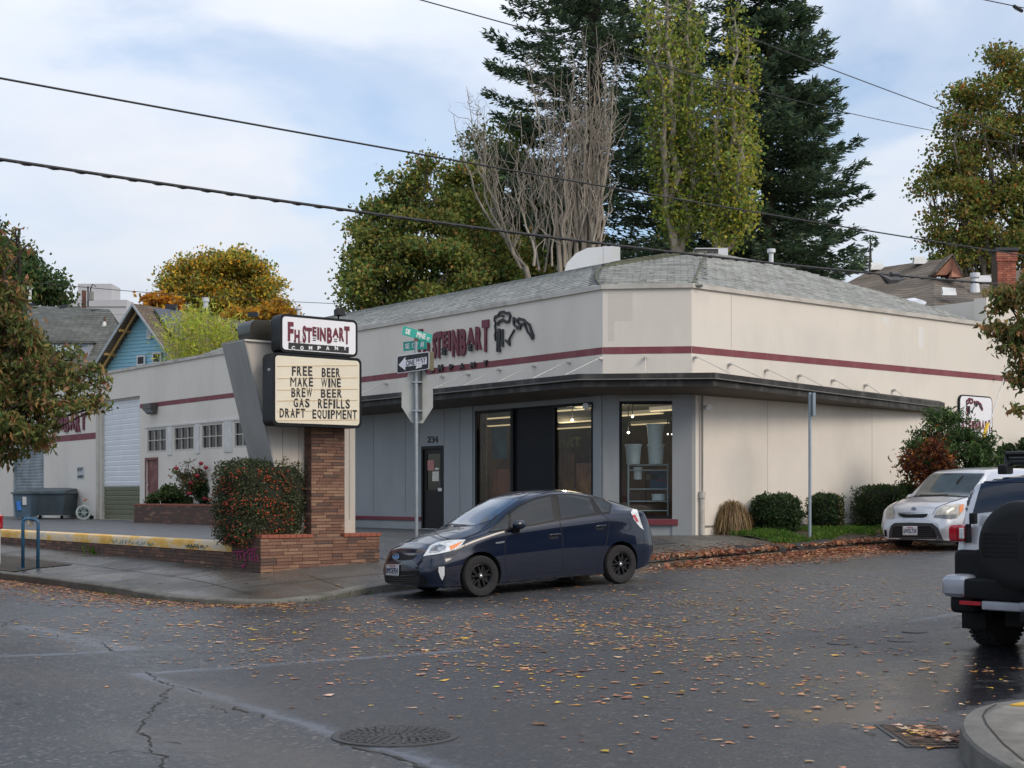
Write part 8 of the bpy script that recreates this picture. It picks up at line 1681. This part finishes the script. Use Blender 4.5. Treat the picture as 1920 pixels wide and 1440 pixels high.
C1.decal(p5((962, 793), (1100, 782), (1500, 742), (1530, 752), (1500, 765), (965, 818)), 'sill_trim', M('sill_dark', (.010, .012, .018), .4), .004, mirror=True); C1.decal(p5((185, 812), (300, 826), (480, 828), (480, 838), (200, 828)), 'chin_trim', trimb, .004)
for q in (((470, 462), (500, 466), (535, 474), (515, 470)), ((555, 468), (640, 460), (760, 466), (640, 466))): C1.line(p5(*q), 1.6, 'wiper', trimb, .012)
g = G(); 
def ell(g, c, r, n=14): g.lathe([(.001, -r[2])]+[(r[0]*sin(pi*k/n), -r[2]*cos(pi*k/n)) for k in range(1, n)]+[(.001, r[2])], c, n=20, sc=(1, r[1]/r[0]))
def mirror_(C, x, y, z, r, mat, s_):
    g = G(); ell(g, (0, 0, 0), r); R_ = Matrix.Rotation(radians(8*s_), 3, 'Z'); g.v = [tuple(R_@Vector(p)+Vector((x, y*s_, z))) for p in g.v]; o = g.build('mirror', mat, C.T, smooth=True); g = G(); g.prism([(x+.06, y*s_-.06*s_, z-.13), (x-.04, y*s_-.06*s_, z-.13), (x-.03, y*s_, z-.02), (x+.05, y*s_, z-.02)], (0, -.07*s_, 0)); g.build('mirror_arm', trimb, o); return o
mx_ = C1.project((650+1015/3.2, 840+470/3.2))[0]; print('mirror hit', mx_)
if mx_: 
    for s_ in (1, -1): mirror_(C1, mx_.x+.02, .945, mx_.z+.03, (.085, .125, .075), navy, s_)
# ------------------------------------------------ silver boxy hatchback
tabs2 = dict(zt=[(0, .62), (.05, .80), (.12, .90), (.3, .98), (.7, 1.05), (1.0, 1.10), (1.12, 1.15), (1.4, 1.36), (1.68, 1.56), (1.85, 1.625), (2.2, 1.655), (2.8, 1.66), (3.4, 1.63), (3.85, 1.56), (3.95, 1.4), (4.03, 1.0), (4.1, .6)],
    zbt=[(0, .56), (.12, .80), (.4, .90), (.9, .98), (1.4, 1.02), (3.8, 1.08), (4.0, .9), (4.1, .56)], zr=[(0, .60), (.12, .87), (.4, .965), (.9, 1.05), (1.1, 1.11), (1.4, 1.31), (1.7, 1.53), (1.9, 1.58), (3.4, 1.58), (3.85, 1.5), (4.0, 1.0), (4.1, .58)],
    wm=[(0, .70), (.05, .78), (.15, .84), (.4, .885), (1, .89), (3.6, .89), (3.95, .85), (4.1, .75)], ws=[(0, .66), (.2, .80), (.6, .86), (3.6, .86), (4.1, .72)], wb=[(0, .66), (.12, .76), (.4, .83), (1, .855), (3.5, .85), (4.1, .72)], wr=[(0, .55), (.12, .64), (.5, .72), (1.05, .76), (1.5, .72), (1.8, .68), (3.5, .66), (4.1, .58)],
    zb=[(0, .24), (.2, .20), (3.8, .20), (4.1, .3)], zm=[(0, .45), (.4, .55), (3.6, .6), (4.1, .5)])
silver = paint('paint_silver', (.56, .57, .60), .32, .4); nose_u = 24.86; vc = 17.9; midu = nose_u+.83+1.275; zk = float(road_z(midu, vc)); kp_ = math.atan2(float(road_z(midu+1.3, vc)-road_z(midu-1.3, vc)), 2.6)
C2 = Car('parked_car', 'silver boxy hatchback parked facing the camera by the hedge', W(midu, vc, zk), TH+pi, -kp_, 0, tabs2, 4.1, 2.55, .83, .315, (.37, .02, 0), silver, 1.03); C2.T['group'] = 'cars parked along the street'
for sx in (1, -1):
    for sy in (1, -1): C2.wheel(sx*1.275, sy*.79, .315, .2, .20, sy, 5)
def pk_(*a): return [(1620+x/3.43, 820+y/3.43) for x, y in a]
C2.decal(pk_((322, 378), (360, 325), (420, 245), (440, 233), (600, 231), (778, 233), (772, 245), (720, 310), (672, 380), (500, 376)), 'windshield', M('car_glass_light', (.05, .065, .065), .05, var=.3, scale=3, spec=.8), .005)
C2.line(pk_((318, 382), (500, 376), (672, 384)), 1.6, 'cowl_trim', trimb, .008)
gr_ = C2.decal(pk_((215, 484), (300, 482), (421, 486), (412, 515), (385, 527), (255, 525), (226, 512)), 'grille_frame', chrome, .006); C2.decal(pk_((226, 491), (300, 496), (412, 492), (404, 511), (380, 519), (258, 518), (234, 508)), 'grille', trimb, .010, parent=gr_)
ek = C2.decal(pk_(*[(320+16*cos(a), 460+10*sin(a)) for a in np.linspace(0, 6.28, 16)[:-1]]), 'emblem', M('emblem_dark', (.03, .08, .16), .3), .008); C2.text('KIA', pk_((309, 454), (331, 454), (331, 466), (309, 466)), chrome, off=.012, parent=ek)
C2.decal(pk_((447, 516), (468, 470), (520, 440), (600, 428), (640, 430), (638, 470), (600, 520), (560, 527)), 'headlight', M('lamp_amberish', (.36, .34, .28), .12, var=.35, scale=14, coat=1), .007); C2.decal(pk_((449, 514), (455, 500), (560, 497), (600, 495), (585, 522), (560, 526)), 'headlight_bezel', lampk, .011); C2.decal(pk_((610, 440), (640, 430), (636, 470), (612, 490)), 'turn_lens', lampo, .012)
C2.decal(pk_((143, 520), (146, 475), (160, 442), (172, 433), (183, 445), (196, 495), (193, 520)), 'headlight', M('lamp_amberish', (.36, .34, .28)), .007)
C2.decal(pk_((158, 668), (162, 610), (172, 570), (195, 551), (300, 548), (440, 552), (478, 585), (512, 665), (500, 690), (300, 700), (162, 690)), 'bumper_trim', M('trim_charcoal', (.035, .037, .038), .6), .005); C2.decal(pk_((180, 640), (188, 580), (210, 572), (425, 572), (455, 600), (465, 642)), 'lower_grille', trimb, .009)
for yy in (590, 604, 618, 632): C2.line(pk_((190, yy), (450, yy)), .8, 'grille_slat', M('slat_dark', (.03, .03, .033)), .013)
pk2 = C2.decal(pk_((253, 571), (347, 571), (347, 629), (253, 629)), 'number_plate', platem, .022, relief=.006); C2.text('6WSL724', pk_((259, 587), (341, 587), (341, 616), (259, 616)), M('plate_blue', (.02, .03, .10)), off=.026, parent=pk2); C2.text('California', pk_((280, 574), (320, 574), (320, 583), (280, 583)), M('plate_red', (.45, .05, .05)), off=.026, bold=.01, parent=pk2)
C2.decal(pk_((130, 592), (146, 597), (150, 640), (134, 637)), 'fog_recess', trimb, .006)
for q in (((200, 494), (185, 440), (240, 400), (325, 380)), ((440, 498), (470, 450), (560, 415), (660, 385))): C2.line(pk_(*q), .8, 'bonnet_seam', seamm, .004)
C2.line(pk_((360, 373), (450, 374), (540, 372)), 1.4, 'wiper', trimb, .014)
C2.line(pk_((640, 245), (625, 270), (605, 300), (595, 305), (600, 285), (622, 262), (640, 247)), 1.2, 'mirror_cord', trimb, .010)
mm = C2.project((1620+330/3.43, 820+350/3.43))[0]
for s_ in (1, -1): mirror_(C2, .83+1.275-1.42, 1.0, 1.06, (.08, .11, .085), silver, s_)
# ------------------------------------------------ silver and black off-roader, rear view
hdg = Vector((.735, .678, 0)).normalized(); h3 = atan2(hdg.y, hdg.x); left_ = Vector((-hdg.y, hdg.x, 0)); rc = at(1788, 1000, 14.3); rc.z = 0; zf_ = .08
cen = rc-left_*.93+hdg*(.70+1.45); cen.z = .085
L3 = 4.25
tabs3 = dict(zt=[(0, .8), (.1, 1.0), (.4, 1.12), (1.1, 1.2), (1.2, 1.24), (1.5, 1.6), (1.7, 1.78), (2.2, 1.82), (3.6, 1.80), (4.02, 1.76), (4.10, 1.70), (4.20, 1.12), (4.25, .65)], zbt=[(0, .75), (.2, .98), (1, 1.12), (3.9, 1.20), (4.15, 1.18), (4.25, .62)], zr=[(0, .78), (.2, 1.0), (1.1, 1.17), (1.5, 1.55), (1.7, 1.70), (3.8, 1.70), (4.04, 1.66), (4.12, 1.58), (4.2, 1.1), (4.25, .64)],
    wm=[(0, .80), (.2, .9), (1, .94), (3.9, .94), (4.1, .92), (4.25, .89)], ws=[(0, .8), (.3, .88), (4, .88), (4.25, .85)], wb=[(0, .78), (.3, .88), (3.9, .93), (4.25, .91)], wr=[(0, .7), (1, .8), (1.7, .78), (3.8, .80), (4.25, .80)], zb=[(0, .55), (.3, .45), (3.8, .42), (4.25, .55)], zm=[(0, .66), (.4, .8), (4, .85), (4.25, .6)])
C3 = Car('parked_suv', 'silver off-road vehicle seen from behind with black spare wheel cover at the right edge', cen, h3, .02, 0, tabs3, L3, 2.90, .65, .41, (.48, -.02, 0), paint('paint_silver', (.50, .50, .53))); C3.T['category'] = 'off-road car'
for sx in (1, -1):
    for sy in (1, -1): C3.wheel(sx*1.45, sy*.83, .41, .27, .22, sy, 6, knob=True)
xr = -(L3-.65-1.45)  # rear face x
def rbox(g, a, b, r):
    bm = bmesh.new(); bmesh.ops.create_cube(bm, size=1); 
    for v in bm.verts: v.co = Vector(((a[0]+b[0])/2+v.co.x*(b[0]-a[0]), (a[1]+b[1])/2+v.co.y*(b[1]-a[1]), (a[2]+b[2])/2+v.co.z*(b[2]-a[2])))
    bmesh.ops.bevel(bm, geom=bm.edges[:], offset=r, segments=3, profile=.6, affect='EDGES'); bm.verts.index_update(); g.mesh([tuple(v.co) for v in bm.verts], [tuple(v.index for v in f.verts) for f in bm.faces]); bm.free()
sil2 = M('bumper_silver', (.40, .42, .46), .35, metal=.4); blk3 = M('cladding_black', (.006, .007, .008), .55, var=.1, spec=.22, bump=.15, bscale=200); T3 = C3.T
def part(name, mat, fn, parent=None, smooth=True): g = G(); fn(g); return g.build(name, mat, parent or T3, smooth=smooth, auto=True)
part('cladding', blk3, lambda g: rbox(g, (xr-.02, -.92, .60), (xr+.22, .92, 1.03), .07)); part('door_panel', blk3, lambda g: rbox(g, (xr-.05, -.62, .62), (xr+.10, .66, 1.04), .03))
part('bumper', blk3, lambda g: rbox(g, (xr-.24, -.68, .56), (xr+.1, .68, .76), .035))
for s_ in (1, -1): part('bumper_end', sil2, lambda g: rbox(g, (xr-.23, s_*.93 if s_ < 0 else .64, .56), (xr+.30, -.64 if s_ < 0 else .95, .79), .10)); part('lower_cladding', blk3, lambda g: rbox(g, (xr-.14, min(s_*.60, s_*.90), .40), (xr+.12, max(s_*.60, s_*.90), .60), .07))
part('bumper_bar', sil2, lambda g: rbox(g, (xr-.23, -.50, .46), (xr-.05, .50, .55), .025)); part('tow_hitch', blk3, lambda g: rbox(g, (xr-.26, -.06, .36), (xr-.02, .08, .47), .015)); part('hitch_cover', sil2, lambda g: rbox(g, (xr-.245, -.09, .475), (xr-.18, .10, .56), .03)); part('axle', M('arch_black', (.012, .012, .013)), lambda g: (g.tube([(-1.45, -.75, .40), (-1.45, .75, .40)], .07, 10), g.lathe([(.001, -.16), (.13, -.1), (.17, 0), (.13, .1), (.001, .16)], (-1.45, .0, .40), n=12)))
for s_ in (1, -1):
    tl = part('tail_light', lampr, lambda g: rbox(g, (xr-.055, s_*.955 if s_ < 0 else .765, 1.11), (xr+.12, -.765 if s_ < 0 else .955, 1.28), .045)); part('reverse_lens', lampc, lambda g: rbox(g, (xr-.06, min(s_*.775, s_*.825), 1.14), (xr+.0, max(s_*.775, s_*.825), 1.25), .012), tl); part('lens_rib', M('lamp_dark_red', (.16, .004, .01), .3), lambda g: rbox(g, (xr-.062, min(s_*.84, s_*.85), 1.13), (xr, max(s_*.84, s_*.85), 1.26), .004), tl); part('lens_surround', trimb, lambda g: rbox(g, (xr-.045, min(s_*.745, s_*.765), 1.10), (xr+.05, max(s_*.745, s_*.765), 1.29), .01), tl)
    part('reflector', lampr, lambda g: rbox(g, (xr-.25, min(s_*.50, s_*.72), .50), (xr-.12, max(s_*.50, s_*.72), .54), .008)); part('mud_flap', blk3, lambda g: rbox(g, (xr+.16, min(s_*.66, s_*.93), .22), (xr+.19, max(s_*.66, s_*.93), .55), .01))
    part('fender_flare', blk3, lambda g: g.tube([(-1.45+.52*cos(a), s_*.93, .39+.52*sin(a)) for a in np.linspace(.1, 3.04, 16)], .045, 8))
C3.decal(pk_((700, 492), (735, 365), (768, 268), (785, 258), (1000, 262), (1200, 262), (1240, 460), (1029, 455)), 'rear_window', M('rear_glass', (.004, .012, .030), .06, spec=.5), .008, step=4); C3.line(pk_((770, 292), (1000, 292), (1200, 292)), 1.2, 'window_band', trimb, .012, step=5)
C3.decal(pk_((630, 492), (650, 430), (690, 345), (724, 285), (722, 310), (690, 380), (652, 500)), 'side_window', M('rear_glass', (.008, .018, .04)), .008, mirror=True)
# hinge, spare wheel and its cover
part('hinge', trimb, lambda g: rbox(g, (xr-.05, .66, 1.29), (xr+.02, .72, 1.40), .012))
ys, zs_ = .02, 1.105; cx_s = xr-.30; g = G(); g.lathe([(.405, -.17), (.425, -.14), (.43, .03), (.415, .075), (.38, .10), (.30, .108), (.001, .112)], (cx_s, ys, zs_), (-1, 0, 0), n=64); sc_ = g.build('spare_wheel_cover', M('cover_black', (.010, .011, .012), .6, var=.05, spec=.3, bump=.08, bscale=250), T3, smooth=True, auto=True)
g = G(); xo = cx_s-.108; 
for r_ in range(6):
    for k in range(9):
        y = ys+.36-k*.042; z = zs_+.11-r_*.042; 
        if (y-ys)**2+(z-zs_)**2 > .385**2: continue
        a = .020; g.prism([(xo, y+a, z-.008), (xo, y, z+.014), (xo, y-a, z-.008), (xo, y-a, z-.016), (xo, y, z+.004), (xo, y+a, z-.016)], (-.008, 0, 0))
g.build('embossed_tread', M('cover_black', (.02, .021, .023)), sc_); 
def fjrib(pts, w_=.012): 
    g = G(); stroke(g, pts, w_, (xo-.0, ys, zs_), (0, -1, 0), (0, 0, 1), (-1, 0, 0), .008); return g
for pts in ([(-.02, .11), (.0, -.13), (.40, -.13)], [(-.02, .0), (.08, .12), (.40, .12)], [(.10, -.09), (.10, .075), (.24, .075)], [(.10, .03), (.22, .03)], [(.10, -.02), (.24, -.02)], [(.30, .08), (.30, -.08), (.26, -.09)]): fjrib(pts).build('embossed_emblem', M('cover_black', (.02, .021, .023)), sc_)
# roof rack
rk = M('rack_black', (.008, .009, .010), .45, spec=.3); 
for s_ in (1, -1): part('roof_rail', rk, lambda g: g.tube([(-1.75, s_*.55, 1.86), (-1.68, s_*.58, 1.97), (.7, s_*.58, 1.99), (.75, s_*.55, 1.84)], .028, 8)); part('roof_rail', rk, lambda g: g.tube([(-1.72, s_*.55, 1.92), (.7, s_*.58, 1.91)], .02, 8)); part('rack_foot', rk, lambda g: rbox(g, (-1.85, min(s_*.50, s_*.60), 1.78), (-1.70, max(s_*.50, s_*.60), 1.88), .02))
for k in range(6): part('rack_bar', rk, lambda g: g.tube([(-1.70+k*.46, -.57, 1.93), (-1.70+k*.46, .57, 1.93)], .02, 8))
part('rack_end', rk, lambda g: (g.tube([(-1.72, -.57, 1.985), (-1.72, .57, 1.985)], .028, 8), rbox(g, (-1.80, -.5, 1.87), (-1.66, .5, 1.92), .02)))
# sliver of a white van at the left edge
YV = 23.0; p = at(3, 1050, YV); T = thing('parked_van', 'white vehicle rear corner with red tail light cut off by the left edge', 'van', (p.x, YV, .1), world=True, rot=radians(32)); ORG[T.name] = Vector((0, 0, 0)); g = G(); rbox(g, (-2.0, 0, .35), (-.0, 4.2, 1.45), .10); g.build('body', paint('paint_white', (.62, .63, .64), .3, .0), T, smooth=True, auto=True); g = G(); rbox(g, (-.16, -.03, .98), (.02, .12, 1.22), .03); g.build('tail_light', lampr, T, smooth=True); g = G(); g.tube([(-.25, .9, .34), (-.02, .9, .34)], .34, 28); g.build('wheel', M('tyre', (.022, .021, .02)), T)
g = G(); rbox(g, (-1.9, .15, 1.40), (-.1, 3.0, 1.55), .05); g.build('roof', paint('paint_white', (.62, .63, .64)), T, smooth=True)
# ================================================================ ADDED ACROSS THE STREET (out of frame, only to darken glass reflections)
def block(label, u0, v0, u1, v1, h, col):
    T = thing('added_building', label, 'building', (u0, v0, 0)); m = M('bm%s' % col[0], col, .85, var=.15, scale=1); g = G(); g.box((u0, v0, -.5), (u1, v1, h)); g.build('wall', m, T)
    for k in range(int(abs(u1-u0)/3)):
        for z in (1.2, 4.2): g = G(); u = u0+1+k*3; g.box((u, v1-.01, z), (u+1.6, v1+.04, z+1.7)); g.build('window', gdark, T)
    for k in range(int(abs(v1-v0)/3)):
        for z in (1.2, 4.2): g = G(); v = v0+1+k*3; g.box((u1-.01, v, z), (u1+.04, v+1.6, z+1.7)); g.build('window', gdark, T)
block('brown building added across the side street to darken reflections', -26, 12, -16, 62, 5.0, (.10, .07, .055))
block('dark building added across the main street behind the viewer to darken reflections', -2, -26, 46, -14, 8, (.08, .07, .06))
for k, (u, v, h) in enumerate(((-13, 26, 5), (-13, 44, 5.5), (10, -10, 5), (22, -10, 5.5), (34, -10, 5))):
    p = W(u, v, 0); tree('added_tree', 'autumn tree added across the street to darken reflections', 'tree', p, 2.5, [(p.x+dx_, p.y+dy_, h+dz_, 2.0) for dx_, dy_, dz_ in ((0, 0, .8), (1.4, .5, 0), (-1.3, .4, .2), (.2, -1.4, 0), (0, 1.3, 1.6))], 3000, .30, [(.25, .13, .04), OLV, (.35, .17, .04)], [3, 3, 1], group='trees added across the road to darken reflections')
